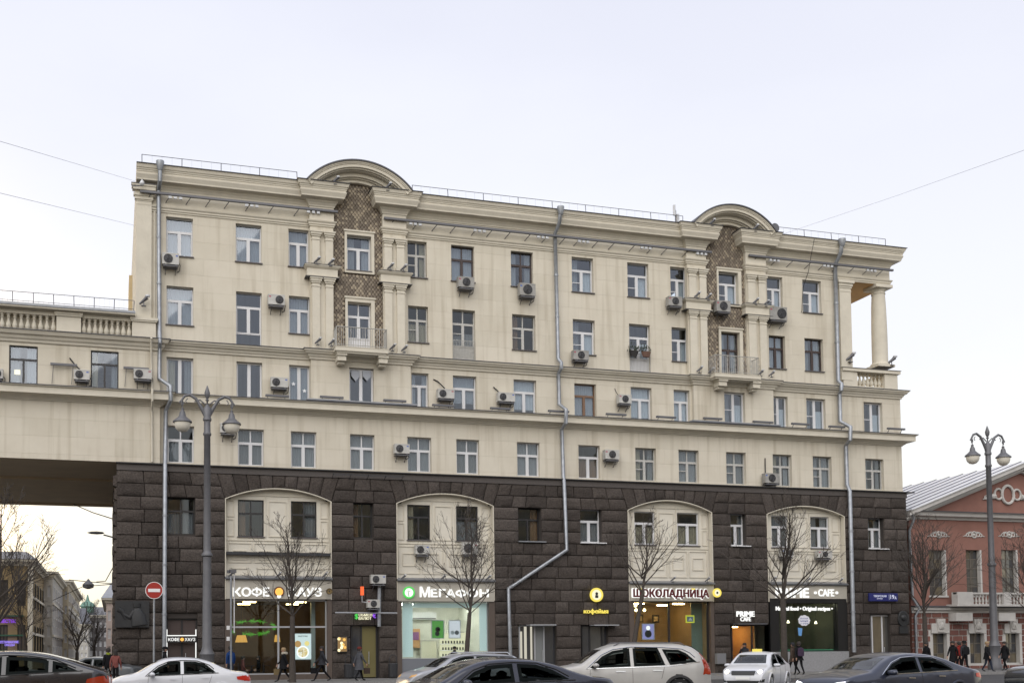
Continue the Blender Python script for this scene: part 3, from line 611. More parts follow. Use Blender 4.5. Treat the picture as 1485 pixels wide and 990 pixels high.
def stone(q,rough=.04,y0=None,back=None,side=False):
    # q: four corners (x,z): bl,br,tr,tl
    y0=YB+.12 if back is None else back
    cx=sum(p[0] for p in q)/4; cz=sum(p[1] for p in q)/4
    def ins(p,d):
        vx,vz=cx-p[0],cz-p[1]; l=math.hypot(vx,vz) or 1; return (p[0]+math.copysign(min(d,abs(vx)),vx),p[1]+math.copysign(min(d,abs(vz)),vz))
    g=.007
    o=[ins(p,g) for p in q]; i_=[ins(p,.035) for p in q]
    vs=[(p[0],y0,p[1]) for p in o]+[(p[0],YB+.03,p[1]) for p in o]
    nx,nz=4,3; gr=[]
    for b in range(nz+1):
        for a in range(nx+1):
            u,v=a/nx,b/nz
            x=(1-v)*((1-u)*i_[0][0]+u*i_[1][0])+v*((1-u)*i_[3][0]+u*i_[2][0]); z=(1-v)*((1-u)*i_[0][1]+u*i_[1][1])+v*((1-u)*i_[3][1]+u*i_[2][1])
            edge=a in(0,nx) or b in(0,nz)
            y=YB-(rng.uniform(.0,.022) if edge else rng.uniform(.015,.015+rough))
            if not edge: x+=rng.uniform(-.08,.08); z+=rng.uniform(-.05,.05)
            gr.append((x,y,z))
    fs=[(0,1,5,4),(1,2,6,5),(2,3,7,6),(3,0,4,7)]
    k=8; N=nx+1; vs+=gr
    for b in range(nz):
        for a in range(nx): fs.append((k+b*N+a,k+b*N+a+1,k+(b+1)*N+a+1,k+(b+1)*N+a))
    bot=[k+a for a in range(N)]; top=[k+nz*N+a for a in range(N)]; lf=[k+b*N for b in range(nz+1)]; rt=[k+b*N+nx for b in range(nz+1)]
    fs+=[tuple([4,5]+bot[::-1]),tuple([6,7]+top),tuple([5,6]+rt[::-1]),tuple([7,4]+lf)]
    area=abs((q[1][0]-q[0][0])*(q[3][1]-q[0][1]))
    STONES.append((area*ppm(620+cx*20,0)**2 if 0 else area*(ppmx(cx)**2),vs,fs))
def ppmx(x): 
    dv=Vector((x,0,9))-CAM; return CF/dv.dot(_f)
# voussoirs
SL=math.tan(R(17))
for x0,x1,zs,zc in BAYS:
    xc=(x0+x1)/2; hf=(x1-x0)/2; r=zc-zs; RR=(hf*hf+r*r)/(2*r); zo=zc-RR
    n=9
    def low(x): return zo+math.sqrt(max(RR*RR-(x-xc)**2,0))
    pts=[]
    for i in range(n+1):
        t=-1+2*i/n; x=xc+hf*t; z=low(x); xt=x+SL*t*(ZBAND-z); pts.append((x,z,xt))
    for i in range(n):
        a,b=pts[i],pts[i+1]; stone([(a[0],a[1]),(b[0],b[1]),(b[2],ZBAND),(a[2],ZBAND)],.05,back=.0)
        o=MB(); xm_=(a[0]+b[0])/2
    # cream reveal strip of the arch and jambs
    m=MB(); vs=[];K=24
    for i in range(K+1):
        x=x0+(x1-x0)*i/K; z=low(x); vs+=[(x,YB-.01,z-.0),(x,YB-.01,z-.05),(x,.05,z-.05),(x,.05,z)]
    m.add(vs,[(i*4+k,i*4+(k+1)%4,i*4+4+(k+1)%4,i*4+4+k) for i in range(K) for k in range(4)]+[(0,1,2,3),(K*4+3,K*4+2,K*4+1,K*4)])
    zf=Z(600,870,0)
    m.box(x0,x0+.05,YB-.012,.05,zf,zs-.0); m.box(x1-.05,x1,YB-.012,.05,zf,zs)
    P(m,'arch_reveal',PLT)
# coursed blocks
CH=.69
def lim(i,z,side):      # pier edge following the slanted joint above the springing
    if side==0:
        if i==0: return XG0
        b=BAYS[i-1]; return b[1]+ (SL*(z-b[2]) if z>b[2] else 0)
    if i==4: return XG1
    b=BAYS[i]; return b[0]-(SL*(z-b[2]) if z>b[2] else 0)
for i in range(5):
    z=ZBAND; row=0
    while z>.2:
        z0=max(z-CH,.12); 
        if z0<.35: z0=.12
        zm=(z0+z)/2
        a0,a1=lim(i,z0,0),lim(i,z0,1); t0,t1=lim(i,z,0),lim(i,z,1)
        # split by holes
        ivs=[(max(a0,t0) if 0 else a0,a1,t0,t1)]
        cuts=[h for h in shop if h[2]<zm<h[3] and h[0]<a1 and h[1]>a0]
        segs=[]; cur=(a0,t0)
        for h in sorted(cuts):
            segs.append((cur[0],h[0],cur[1],h[0])); cur=(h[1],h[1])
        segs.append((cur[0],a1,cur[1],t1))
        for b0,b1,u0,u1 in segs:
            Lw=b1-b0
            if Lw<.12: continue
            n=max(1,round(Lw/rng.uniform(1.0,1.35)))
            ws=[1+rng.uniform(-.28,.28) for _ in range(n)]; tot=sum(ws); f=0
            for k in range(n):
                g=f+ws[k]/tot; stone([(b0+Lw*f,z0),(b0+Lw*g,z0),(u0+(u1-u0)*g,z),(u0+(u1-u0)*f,z)]); f=g
        # the left end face of the pier
        z=z0; row+=1
        if z<=.13: break
STONES.sort(key=lambda s:-s[0])
GM=[MB(),MB(),MB()]
for k,(a,v,f) in enumerate(STONES):
    if k<296: P(MB().add(v,f),'stone_block',rng.choice(GRAN),True)
    else: GM[rng.randrange(3)].add(v,f)
for g,mm in zip(GM,GRAN):
    if g.v: o=P(g,'small_stone_blocks',mm,True); o['kind']='stuff'
# rough stone ends on the passage side
for k in range(17):
    z0=.12+k*CH
    if z0+CH>ZBAND: break
    m=MB(); y=YB+.02
    while y<DEP:
        d=rng.uniform(1.1,1.6); e=.02; b=rng.uniform(.10,.24)
        m.add([(XG0,y+e,z0+e),(XG0,min(y+d,DEP)-e,z0+e),(XG0,min(y+d,DEP)-e,z0+CH-e),(XG0,y+e,z0+CH-e),(XG0-b,y+.09,z0+.09),(XG0-b*.8,min(y+d,DEP)-.09,z0+.09),(XG0-b,min(y+d,DEP)-.09,z0+CH-.09),(XG0-b*.9,y+.09,z0+CH-.09)],[(4,5,6,7),(0,1,5,4),(1,2,6,5),(2,3,7,6),(3,0,4,7)]); y+=d
    P(m,'side_course',rng.choice(GRAN))
# windows in granite
for w,h in zip(GW,hb): window(*h,YB,w[3],w[4],w[5],rec=.42,sill=False); 
for (w,h) in zip(GW,hb): 
    if w[4]=='w' or w[0]==752: 
        o=unitbox('sill',h[0]-.05,h[1]+.25,YB-.14,YB+.4,h[2]-.06,h[2]+.005,PVC if w[4]=='w' else ZINC); keep(o,B0)
# bay infill with its windows and mouldings
FASC=mat('fascia_stone',(.42,.39,.33),rough=.7,noise=.15,nscale=1.5)
zfas=[(844,868,.12),(842.5,871.5,.12),(848,871,.12),(848.5,867.5,.12)]
BI=[]
for bi,(x0,x1,zs,zc) in enumerate(BAYS):
    zt,zb=FL[2]; hh=[]
    for w in BW[2*bi:2*bi+2]: hh.append((X(w[0],755,.1),X(w[1],755,.1),zb-.02,zt-.0))
    pm=(x0+x1)/2; pcx=[403,645,972,1168][bi]
    zl_=Z(pcx,[838,841,845,846][bi],0)
    m=MB(); holed(m,x0-.05,x1+.05,zl_-.1,ZBAND+.1,.1,hh,.3); P(m,'bay_infill',PLP)
    for w,h in zip(BW[2*bi:2*bi+2],hh): window(*h,.1,w[3],w[4],w[5],rec=.12,sill=True)
    # raised mouldings
    fr=[]; t=.045; ws=hh; zm0=hh[0][2]-.35
    def frame(a,b,c,d):
        k=MB()
        for q in ((a,b,d-t,d),(a,b,c,c+t),(a,a+t,c+t,d-t),(b-t,b,c+t,d-t)): k.box(q[0],q[1],.055,.1,q[2],q[3])
        P(k,'panel_moulding',PLT)
    g=.14
    frame(hh[0][1]+.25,hh[1][0]-.25,hh[0][2],zt-.05)
    for a,b in ((x0+g,hh[0][0]-.2),(hh[1][1]+.2,x1-g)):
        if b-a>.3:
            mid=(hh[0][2]+zt)/2; frame(a,b,hh[0][2],mid-.06); frame(a,b,mid+.06,zt-.05)
    zlow=zl_+.35
    n=4; wd=(x1-x0-2*g)/n
    for k in range(n):
        a=x0+g+k*wd; frame(a+.06,a+wd-.06,zm0-1.1 if bi==0 else zlow,zm0); 
        frame(a+.3,a+wd-.3,(zm0-.95 if bi==0 else zlow+.45),zm0-.42)
        if bi==0: frame(a+.22,a+wd-.22,zlow+.15,zm0-1.75)
    for q in (zm0+.12,): P(MB().box(x0+.1,x1-.1,.05,.1,q,q+.05),'panel_moulding',PLT)
    P(MB().box(x0+.1,x1-.1,.05,.1,zt+.22,zt+.28),'panel_moulding',PLT)
    for k in (hh[0][1]+.06,hh[1][0]-.12): P(MB().box(k,k+.05,.052,.1,hh[0][2],zc-.35),'panel_moulding',PLT)
    if bi==0: P(MB().box(x0+.09,x1-.02,-.25,.1,Z(403,805,0),Z(403,801,0)),'dark_ledge',IRON)
    # ledge and fascia above the shop
    P(MB().sweep([(x0,.1),(x1,.1)],[(0,zl_-.02),(.62,zl_-.10),(.64,zl_-.02),(.3,zl_+.1),(0,zl_+.14)]),'shop_ledge',ZINC)
    ft,fb=zfas[bi][:2]; zf1,zf0=zl_-.11,Z(pcx,fb,YB)
    P(MB().box(x0+.06,x1-.06,YB-.06,.1,zf0,zf1),'sign_fascia',FASC)
    BI.append((x0,x1,zf0,zf1,zl_))
# ------------------------------------------------------------------ bridging wing on the left
BR=thing('bridge_wing','low cream wing with balustrade bridging the side street at the left','building',(X(60),8,0))
def Q(mb,name,m,smooth=False): return keep(mb.build(name,m,None,smooth),BR)
YW=-.28; xw0,xw1=X(-260,600,YW),X(232,600,YW)
zbt=Z(100,666,YW)-.0; zbt=(Z(0,664,YW)+Z(165,668,YW))/2
bw=[(-60,-25,508,562),(13,54.7,501.5,556),(131.5,172,508.5,562.5)]
bh=[(X(a,530,YW),X(b,530,YW),ZL2+.1,(Z(34,501.5,YW)+Z(152,508.5,YW))/2) for a,b,c,d in bw]
zcop_=Z(90,447,-.3)
m=MB(); holed(m,xw0,xw1,zbt,ZL1-.1,YW,bh,.2); m.add([(xw1,YW,zbt),(xw1,.0,zbt),(xw1,.0,ZL1),(xw1,YW,ZL1)],[(0,1,2,3)])
m.add([(xw0,YW,zbt),(xw0,DEP,zbt),(xw0,DEP,ZL1),(xw0,YW,ZL1)],[(0,1,2,3)]); m.add([(xw0,DEP,zbt),(XG0,DEP,zbt),(XG0,DEP,zcop_),(xw0,DEP,zcop_)],[(0,1,2,3)])
Q(m,'wall',PL)
SOF=mat('soffit_brown',(.60,.48,.32),rough=.9,noise=.15,nscale=.6)
m=MB(); m.add([(xw0,YW+.01,zbt+.02),(XG0,YW+.01,zbt+.02),(XG0,DEP,zbt+.02),(xw0,DEP,zbt+.02)],[(0,1,2,3)]); m.box(xw0,XG0,YW+.012,YW+.5,zbt-.0,zbt+.2)
m.box(xw0,XG0-.01,6,6.6,zbt-.12,zbt+.018); m.box(xw0,XG0-.01,DEP-.5,DEP-.01,zbt-.12,zbt+.018); Q(m,'soffit',SOF)
for h in bh: 
    o=window(*h,YW,'T','d','m' if 0 else 's',parent=BR,sill=False,rec=.12)
pth=[(xw0,YW),(xw1,YW),(xw1,.1)]
z=ZL1; Q(MB().sweep(pth,[(-.02,z-.62),(.08,z-.62),(.12,z-.5),(.2,z-.44),(.26,z-.3),(.38,z-.26),(.48,z-.08),(-.02,z-.05)]),'cornice',PLT)
Q(MB().sweep(pth,[(-.02,z-.045),(.53,z-.075),(.53,z-.04),(-.02,z+.02)]),'flashing',ROOFM)
z=ZL2; Q(MB().sweep(pth,[(-.02,z-.72),(.06,z-.72),(.08,z-.67),(.16,z-.63),(.20,z-.58),(.34,z-.54),(.36,z-.51),(.66,z-.47),(.66,z-.15),(.74,z-.12),(.76,z-.06),(-.02,z-.02)]),'belt_course',PLT)
Q(MB().sweep(pth,[(-.02,z-.01),(.8,z-.065),(.8,z-.03),(-.02,z+.06)]),'belt_flashing',ROOFM)
ztr=(Z(100,452,YW)+Z(210,460,YW))/2+.0; zb_=ZL1+.02
zcop=Z(90,447,-.3)
def pxx(a): return X(a,465,-.25)
for a,b in ((82,117.5),(191.5,226),(-70,-35)):
    m=MB(); x0,x1=pxx(a),pxx(b); m.box(x0,x1,-.34,.12,zb_,zcop-.42); m.box(x0-.06,x1+.06,-.42,.2,zcop-.42,zcop-.34); m.box(x0-.1,x1+.1,-.46,.24,zcop-.34,zcop-.2); Q(m,'pedestal',PLT)
Q(MB().box(xw0,pxx(226),-.1,.6,zb_,zb_+.16),'balustrade_plinth',PLT)
Q(MB().box(xw0,pxx(226),-.28,.08,zcop-.42,zcop-.19),'balustrade_rail',PLT)
Q(MB().box(xw0,pxx(205),.14,.2,zb_,zcop-.1),'attic_wall',PL)
Q(MB().add([(xw0,-.75,zcop+.03),(pxx(196),-.75,zcop+.03),(pxx(196),DEP,zcop+.9),(xw0,DEP,zcop+.9),(xw0,-.75,zcop-.10),(pxx(196),-.75,zcop-.10),(pxx(196),DEP,zcop-.05),(xw0,DEP,zcop-.05)],[(0,1,2,3),(0,1,5,4),(4,5,6,7),(1,2,6,5)]),'roof_eave',ZINC)
Q(MB().box(xw0,pxx(196),-.70,.13,zcop-.185,zcop-.11),'eave_soffit',PLT)
bm2=balmesh(zcop-.42-zb_-.0)
for a,b,n in ((-30,82,12),(117.5,191.5,9)):
    for i in range(n):
        o=link('baluster',bm2,None); keep(o,BR); o.location=(pxx(a+(b-a)*(i+.5)/n),-.1,zb_)
# pipe on the wing
m=MB(); m.tube([(X(219.5,485,YW-.6),YW-.62,ZL1-.1),(X(219.5,490,YW-.3),YW-.12,ZL1-.7),(X(220,560,YW),YW-.12,ZL2+.15),(X(220,562,YW),YW-.85,ZL2+.0),(X(220,580,YW),YW-.85,ZL2-.6),(X(220,590,YW),YW-.1,ZL2-1.0),(X(220.5,665,YW),YW-.1,zbt+.05)],.06,8); Q(m,'drainpipe',PLT,True)
# ------------------------------------------------------------------ downpipes
def pipe(pts,r,funnel=None,y0=-.16):
    m=MB(); path=[]
    for px,py,y in pts: path.append(at(px,py,y))
    m.tube(path,r,10)
    if funnel:
        c=path[0]; m.lathe([(r*1.0,-.35),(r*1.2,-.3),(r*1.9,.05),(r*1.9,.16),(r*1.7,.16),(r*1.0,0)],12,c)
    o=P(m,'drainpipe',GALV,True)
    # joint collars
    k=MB()
    for i in range(len(path)-1):
        a,b=path[i],path[i+1]; L=(b-a).length
        if L<3: continue
        n=int(L/2.2)
        for j in range(1,n):
            c=a+(b-a)*(j/n); d=(b-a).normalized(); k.tube([c-d*.05,c+d*.05],r*1.18,10)
            k.box(c.x-.02,c.x+.02,c.y,c.y+.3,c.z-.02,c.z+.02)
    c=k.build('pipe_collar',GALV,None,True); c.parent=o
pipe([(232.2,238,-.95),(231.8,262,-.90),(230,277,-.25),(231.2,478,-.25),(231.5,488,-.7),(232,496,-.75),(231.5,505,-.35),(231,549,-.35),(247.5,560,-.98),(247.5,580,-.98),(240.5,595,-.3),(239.5,668,-.3),(239.4,676,-.6),(238.2,962,-.6)],.115,True)
pipe([(813,303.5,-.95),(811.5,322,-.90),(804.9,339,-.25),(809.4,520,-.25),(814,526,-.62),(814,534,-.62),(809.8,542,-.25),(811,586,-.25),(821,594,-.98),(820.5,613,-.98),(814.5,623,-.25),(817,690,-.25),(818,699,-.55),(822,797,-.55),(737.4,853,-.55),(740.5,962,-.55)],.115,True)
pipe([(1221,350,-.95),(1219.5,366,-.90),(1211,384,-.25),(1215.7,552,-.25),(1220.5,557,-.62),(1220,565,-.62),(1217.5,571,-.25),(1218.5,611,-.25),(1233.5,619,-.98),(1233,637,-.98),(1226.8,646,-.25),(1228.3,702,-.25),(1232.3,712,-.58),(1238.5,945,-.58)],.13,True)
# ------------------------------------------------------------------ roof railings
RAIL=mat('railing_steel',(.10,.10,.12),rough=.6)
def railing(label,x0,x1,y,z,h,n,mid=0,group='steel roof railings'):
    t=thing('roof_railing',label,'railing',(x0,y,z),0,group)
    for i in range(n+1):
        x=(x1-x0)*i/n; MB().tube([(x,0,0),(x+rng.uniform(-.03,.03),rng.uniform(-.02,.05),h)],.022,5).build('post',RAIL,t)
    m=MB(); m.tube([(0,0,h),(x1-x0,0,h)],.018,5)
    if mid: m.tube([(0,0,h*.25),(x1-x0,0,h*.25)],.014,5)
    m.build('rail',RAIL,t)
    m=MB()
    for i in range(1,n*4):
        if i%4: x=(x1-x0)*i/(n*4); m.tube([(x,0,.02),(x,0,h)],.004,4)
    m.build('thin_rods',RAIL,t)
ye=-.55; zr_=ZL0+.06
railing('thin steel roof railing between the left corner and the left gable',X(206,230,ye),X(431,260,ye),ye,zr_,.5,4)
railing('long thin steel roof railing between the two round gables',X(597.5,280,ye),X(990,318,ye),ye,zr_,.5,8)
railing('thin steel roof railing right of the right round gable',X(1126,335,ye),X(1284,354,ye),ye,zr_,.5,4)
railing('dark steel railing on the roof of the left bridging wing',X(-200,430,-.5),X(194,440,-.5),-.5,zcop+.03,.62,13,1,'steel roof railings')
# ------------------------------------------------------------------ ground
ASPH=mat('asphalt',(.055,.054,.056),rough=.85,noise=.35,nscale=.7,bump=.3,bscale=60)
PAVE=mat('paving',(.17,.165,.16),rough=.85,noise=.25,nscale=2.5,bump=.2,bscale=15)
KERB=mat('kerb_granite',(.24,.235,.23),rough=.8,noise=.25,nscale=6)
WHITE=mat('road_paint',(.7,.7,.68),rough=.7,noise=.2,nscale=4)
YK=-8.2
MB().add([(-900,-500,0),(900,-500,0),(900,1800,0),(-900,1800,0)],[(0,1,2,3)]).build('road',ASPH,kind='structure')
XS=X(160,990,-3)
MB().box(XS,200,YK+.32,DEP+30,-.2,.15).build('pavement',PAVE,kind='structure')
MB().box(-140,-19,YK+.32,30,-.2,.15).build('pavement',PAVE,kind='structure')
MB().box(-140,200,-95,-62.5,-.2,.13).build('pavement',PAVE,kind='structure')
kb=thing('kerb','grey granite kerb edging the pavement in front of the shops','kerb',(XS,YK,0))
me=MB().box(0,1.97,0,.3,-.1,.15).mesh('kerb_stone',KERB)
for i in range(40):
    o=link('kerb_stone',me,kb); o.location=(i*2.0,0,.002*(i%3))
# lane dashes
for y in (-15.5,-22.5,-30,-37):
    m=MB()
    for i in range(24): m.add([(-60+i*8,y,.005),(-57+i*8,y,.005),(-57+i*8,y+.14,.005),(-60+i*8,y+.14,.005)],[(0,1,2,3)])
    m.build('lane_marking',WHITE,kind='structure')
# ------------------------------------------------------------------ air conditioners
ACW=mat('ac_casing',(.50,.49,.46),rough=.55,noise=.22,nscale=3); ACG=mat('ac_casing_grey',(.33,.32,.30),rough=.6,noise=.3,nscale=3)
FAN=mat('fan_dark',(.02,.02,.022),rough=.5)
def acunit(label,px0,px1,py0,py1,Y=0.0,fan='l',body=ACW,d=.42,cross=False):
    py=(py0+py1)/2; yf=Y-.55; x0,x1=X(px0,py,yf),X(px1,py,yf); z0,z1=Z((px0+px1)/2,py1,yf),Z((px0+px1)/2,py0,yf)
    if x1-x0>1.15:
        c=(x0+x1)/2; 
    t=thing('air_conditioner',label,'air conditioner',((x0+x1)/2,Y,z0),0,'outdoor air conditioner units on the facade')
    L=x1-x0; z0+=.12; h=z1-z0; a=-L/2; b=L/2; zz=.12
    m=MB(); m.box(a,b,-.55,-.16,zz,zz+h); m.box(a-.008,b+.008,-.56,-.15,zz+h-.05,zz+h+.01); m.build('casing',body,t)
    r=min(h*.40,L*.32); cx=(a+r+.07) if fan=='l' else (b-r-.07) if fan=='r' else 0
    m=MB()
    m.lathe([(r,0),(r,.035),(r*.93,.035),(r*.92,.012),(r*.05,.012)],24,(cx,-.55,zz+h*.5),axis='y'); 
    m.lathe([(r*.22,.0),(r*.22,.03),(r*.1,.045)],12,(cx,-.55,zz+h*.5),axis='y'); f=m.build('fan_grille',FAN,t)
    m=MB()
    for k in (.4,.6,.8): m.tube([(cx+r*k*math.cos(q),-.585,zz+h*.5+r*k*math.sin(q)) for q in [i*math.pi/10 for i in range(21)]],.008,4)
    for q in range(4): m.tube([(cx,-.587,zz+h*.5),(cx+r*math.cos(q*math.pi/2+.5),-.587,zz+h*.5+r*math.sin(q*math.pi/2+.5))],.008,4)
    o=m.build('grille_wires',FIXT,None); o.parent=f
    m=MB()
    for x in (a+L*.2,b-L*.2): m.box(x-.03,x+.03,-.6,.0,.05,.115); m.tube([(x,-.5,.05),(x,.0,-.3)],.022,4); 
    m.box(a+.05,b-.05,-.58,-.1,.0,.05); m.build('bracket',FIXT,t)
    bx=b-.1 if fan=='l' else a+.1
    m=MB(); m.box(bx-.07,bx+.05,-.556,-.551,zz+h*.72,zz+h*.83); m.build('badge',mat('badge_red',(.35,.06,.09)) if rng.random()<.5 else mat('badge_blue',(.06,.12,.4)),t)
    m=MB(); m.tube([(b,-.3,zz+h*.3),(b+.08,-.2,zz+h*.15),(b+.06,-.05,-.05),(b-.1,.02,-.15)],.02,5); m.build('pipe',FAN,t)
    return t
AC=[('leftmost air conditioner of the top storey, under the window beside the left corner',235.4,259.6,367,386,0,'l',0),
('air conditioner overlapping the lower right of the first brown framed top window',665,688,401.5,419,0,'m',1),
('air conditioner under the second brown framed top window, left of the middle drainpipe',754,776.7,411,431,0,'m',1),
('air conditioner under the narrow top window just left of the right tiled bay',970,989.5,430,445.7,0,'m',1),
('air conditioner hung on the tiles under the top window of the right tiled bay',1039.6,1059.4,436,454,-.1,'m',1),
('boxy grey air conditioner in a frame just right of the right tiled bay',1117,1141.6,445,466,0,'r',1),
('air conditioner with its fan on the right, between two windows left of the left balcony',389.3,413,427,444.5,0,'r',0),
('air conditioner under a white window just right of the middle drainpipe, above the belt course',832,854,508,524,0,'m',1),
('air conditioner on the bridging wing left of its right window, with a slanting pipe above',107,130,536,553,YW,'l',0),
('air conditioner on the bridging wing next to the left drainpipe, with dark round fan',194,220,535,552,YW,'l',0),
('air conditioner cut off by the left edge of the photo on the bridging wing',-20,4,534,551,YW,'r',0),
('air conditioner beside the window with paper stars, fourth storey',393,418,547,564,0,'l',0),
('air conditioner with a curved hose above, left of the window reflecting clouds, fourth storey',635.5,659,564,580,0,'l',0),
('air conditioner on the fourth storey second to the left of the middle drainpipe',723,747,569,584.5,0,'l',0),
('air conditioner with a hooked cable, right of the tan wooden window',898,916,572,587,0,'m',0),
('air conditioner beside the left street lamp post on the third storey',319.6,341.8,613.5,630,0,'l',0),
('air conditioner overlapping a half dark window on the third storey, above the second arch',572.7,594,643.5,660,0,'l',0),
('air conditioner right of the window with orange reflection, third storey near the middle drainpipe',878,898.4,652,668,0,'m',0),
('weathered air conditioner just above the granite, between the windows over the fourth arch',1110,1129.5,686,702.5,0,'m',1),
('pale air conditioner in the second arched bay under its left window',603,623,790,806,.1,'l',0),
('air conditioner in the second arched bay behind the tree, with a dark round fan',671,693,786,806,.1,'l',0),
('air conditioner in the fourth arched bay behind the tree trunk',1134,1151,796,809,.1,'r',0),
('air conditioner in the fourth arched bay under its right window',1187,1207,798,811,.1,'m',0),
('upper of the two air conditioners over the currency exchange door',538.5,559.7,833,848.5,YB,'l',0),
('lower of the two air conditioners over the currency exchange door',533,551,869,883.5,YB,'m',0)]
for lab,a,b,c,d,y,f,g in AC: acunit(lab,a,b,c,d,y,f,(ACW,ACG)[g])
# loose hoses and cables of the units
for pts,lab in (([(101,519,YW-.05),(108,528,YW-.1),(116,536,YW-.3)],'slanting black hose above an air conditioner on the bridging wing'),
    ([(628.5,550,-.02),(635,553,-.05),(645,563,-.3)],'curved black hose over the air conditioner left of the cloud reflecting window'),
    ([(715.5,561,-.02),(720,565,-.1),(725,570,-.3)],'short black hose over the second air conditioner left of the middle drainpipe'),
    ([(891.5,563,-.02),(894,569,-.1),(899,577,-.3)],'hooked black cable over the air conditioner right of the tan wooden window'),
    ([(1181,346,-1.1),(1176,372,-.5),(1172,395,-.2),(1164.5,417,-.05),(1163,450,-.04),(1162,453,-.03)],'thin black cable hanging from the roof edge past the rightmost top window'),
    ([(1109.5,664,-.02),(1109.7,675,-.05),(1110,690,-.15)],'upright black hose above the weathered unit over the fourth arch')):
    MB().tube([at(*p) for p in pts],.035 if 'hose' in lab else .018,6).build('hose' if 'hose' in lab else 'cable',CABLE,None,True,label=lab,cat='cable')
# ------------------------------------------------------------------ floodlights
LENS=mat('lamp_lens',(.55,.56,.58),rough=.15)
def flood(label,px,py,Y,face=1,s=.72,group='small floodlights on the pilaster ledges'):
    p=at(px,py,Y); t=thing('floodlight',label,'floodlight',p,0,group)
    m=MB(); m.tube([(0,.0,-.3*s),(0,0,0)],.03*s,6); m.box(-.12*s,.12*s,-.1*s,.1*s,-.34*s,-.3*s); m.build('stand',FIXT,t)
    m=MB(); m.tube([(-.22*s*face,.12*s,-.2*s),(.05*s*face,-.02,.02),(.17*s*face,-.06*s,.14*s)],[.05*s,.09*s,.12*s],8); m.build('lamp_body',FIXT,t,True)
    m=MB(); m.lathe([(.0,0),(.11*s,.0),(.13*s,.06*s),(.12*s,.1*s),(0.02,.11*s)],10,(.2*s*face,-.08*s,.16*s)); m.build('lens',LENS,t,True)
side=('left','right')
for nm,pts in (('upper ledge left of the left tiled bay',((459.5,377),(479.5,380))),('upper ledge right of the left tiled bay',((566,386),(585,388))),('belt course left of the left balcony',((461,494),(480.5,496))),('belt course right of the left balcony',((569,503),(586,505))),
   ('upper ledge left of the right tiled bay',((1011,427),(1027,430))),('upper ledge right of the right tiled bay',((1096,436),(1111,439))),('belt course left of the right balcony',((1014.5,535),(1031,537))),('belt course right of the right balcony',((1103,540),(1119,541.5)))):
    for i,(a,b) in enumerate(pts): flood(f'{side[i]} floodlight of the pair on the {nm}',a,b,-.62,1)
for lab,a,b in (('left floodlight under the left round gable',486,261),('right floodlight under the left round gable',562,270),('left floodlight under the right round gable',1032,322),('right floodlight under the right round gable',1095,330)): flood(lab,a,b,-1.0,1,.8,'floodlights under the round gables')
flood('floodlight at the foot of the corner pilaster left of the loggia opening',1233,517,-.25,1,1.1,'floodlights on the corner loggia')
flood('floodlight at the foot of the loggia column at the right corner',1293,522,-.2,1,1.1,'floodlights on the corner loggia')
flood('single floodlight at the foot of the left corner pilaster above the wing',208.5,435,-.45,1,1.0,'floodlight on the left corner')
for b,xs in (('coffee shop',(335,404,471)),('phone shop',(585,643,708)),('chocolate cafe',(976,1026)),('sandwich cafe',(1122,1172,1219))):
    nn=('left','middle','right') if len(xs)==3 else ('left','right')
    for n_,x in zip(nn,xs): flood(f'{n_} spotlight on the ledge above the {b} sign',x,Z and {335:832,404:833,471:833,585:836,643:836,708:837,976:839,1026:839.5,1122:839,1172:840,1219:841}[x],-.5,1,.6,'spotlights above the shop signs')
t=thing('dome_camera','white dome camera on a short arm near the top left corner','camera',at(206,266,-.7))
MB().lathe([(.02,-.14),(.12,-.06),(.14,.02),(.1,.1),(.03,.2)],12).build('dome',LENS,t,True); MB().tube([(0,0,-.12),(-.5,.1,-.16),(-.52,.55,-.1)],.03,6).build('arm',FIXT,t)
# ------------------------------------------------------------------ linear lights
def lightbar(label,px0,py0,px1,py1,Y,legs=2,leg=.25,r=.05,group='linear light bars on the belt course',name='light_bar',ups=False):
    a,b=at(px0,py0,Y),at(px1,py1,Y); t=thing(name,label,'light fixture',a,0,group); d=b-a
    MB().box(0,d.x,-.07,.07,-.05,.06).build('housing',FIXT,t)
    for i in range(legs):
        m=MB(); k=(i+.5)/legs if legs>2 else (.12,.85)[i]; m.tube([(d.x*k,0,0),(d.x*k-(.08 if not ups else 0),.1 if not ups else -Y-.02,-leg)],.02,4); m.build('bracket',FIXT,t)
    return t
names=['under the window beside the stars, left of the left bay','at the left end of the left bay ledge','at the right end of the left bay ledge','under the unit with curved hose','under the second unit left of the middle drainpipe','touching the middle drainpipe','right of the tan wooden window','left of the right bay','at the left end of the right bay ledge','at the right end of the right bay ledge','just right of the right bay ledge','left of the right drainpipe','at the right end of the facade']
for nm,q in zip(names,[(385,573,419,575),(464,575,498,577.5),(556,580,589,582.5),(627,587,659,589),(711,591.5,740,594),(795,595.5,825,598),(879,600,908,602),(952,604,980,606),(1020,606,1047,608),(1092,611,1121,613),(1148,614,1175,617),(1202,618,1225,620.5),(1287,621,1312,623)]):
    lightbar('grey light bar '+nm,*q,-.55)
lightbar('grey light bar on tall stand on the wing left of its air conditioner',73,527.5,112,529.5,YW-.2,2,1.0,group='light bars on the bridging wing')
lightbar('grey light bar on tall stand on the wing by the left drainpipe',179,533,216,535,YW-.2,2,1.0,group='light bars on the bridging wing')
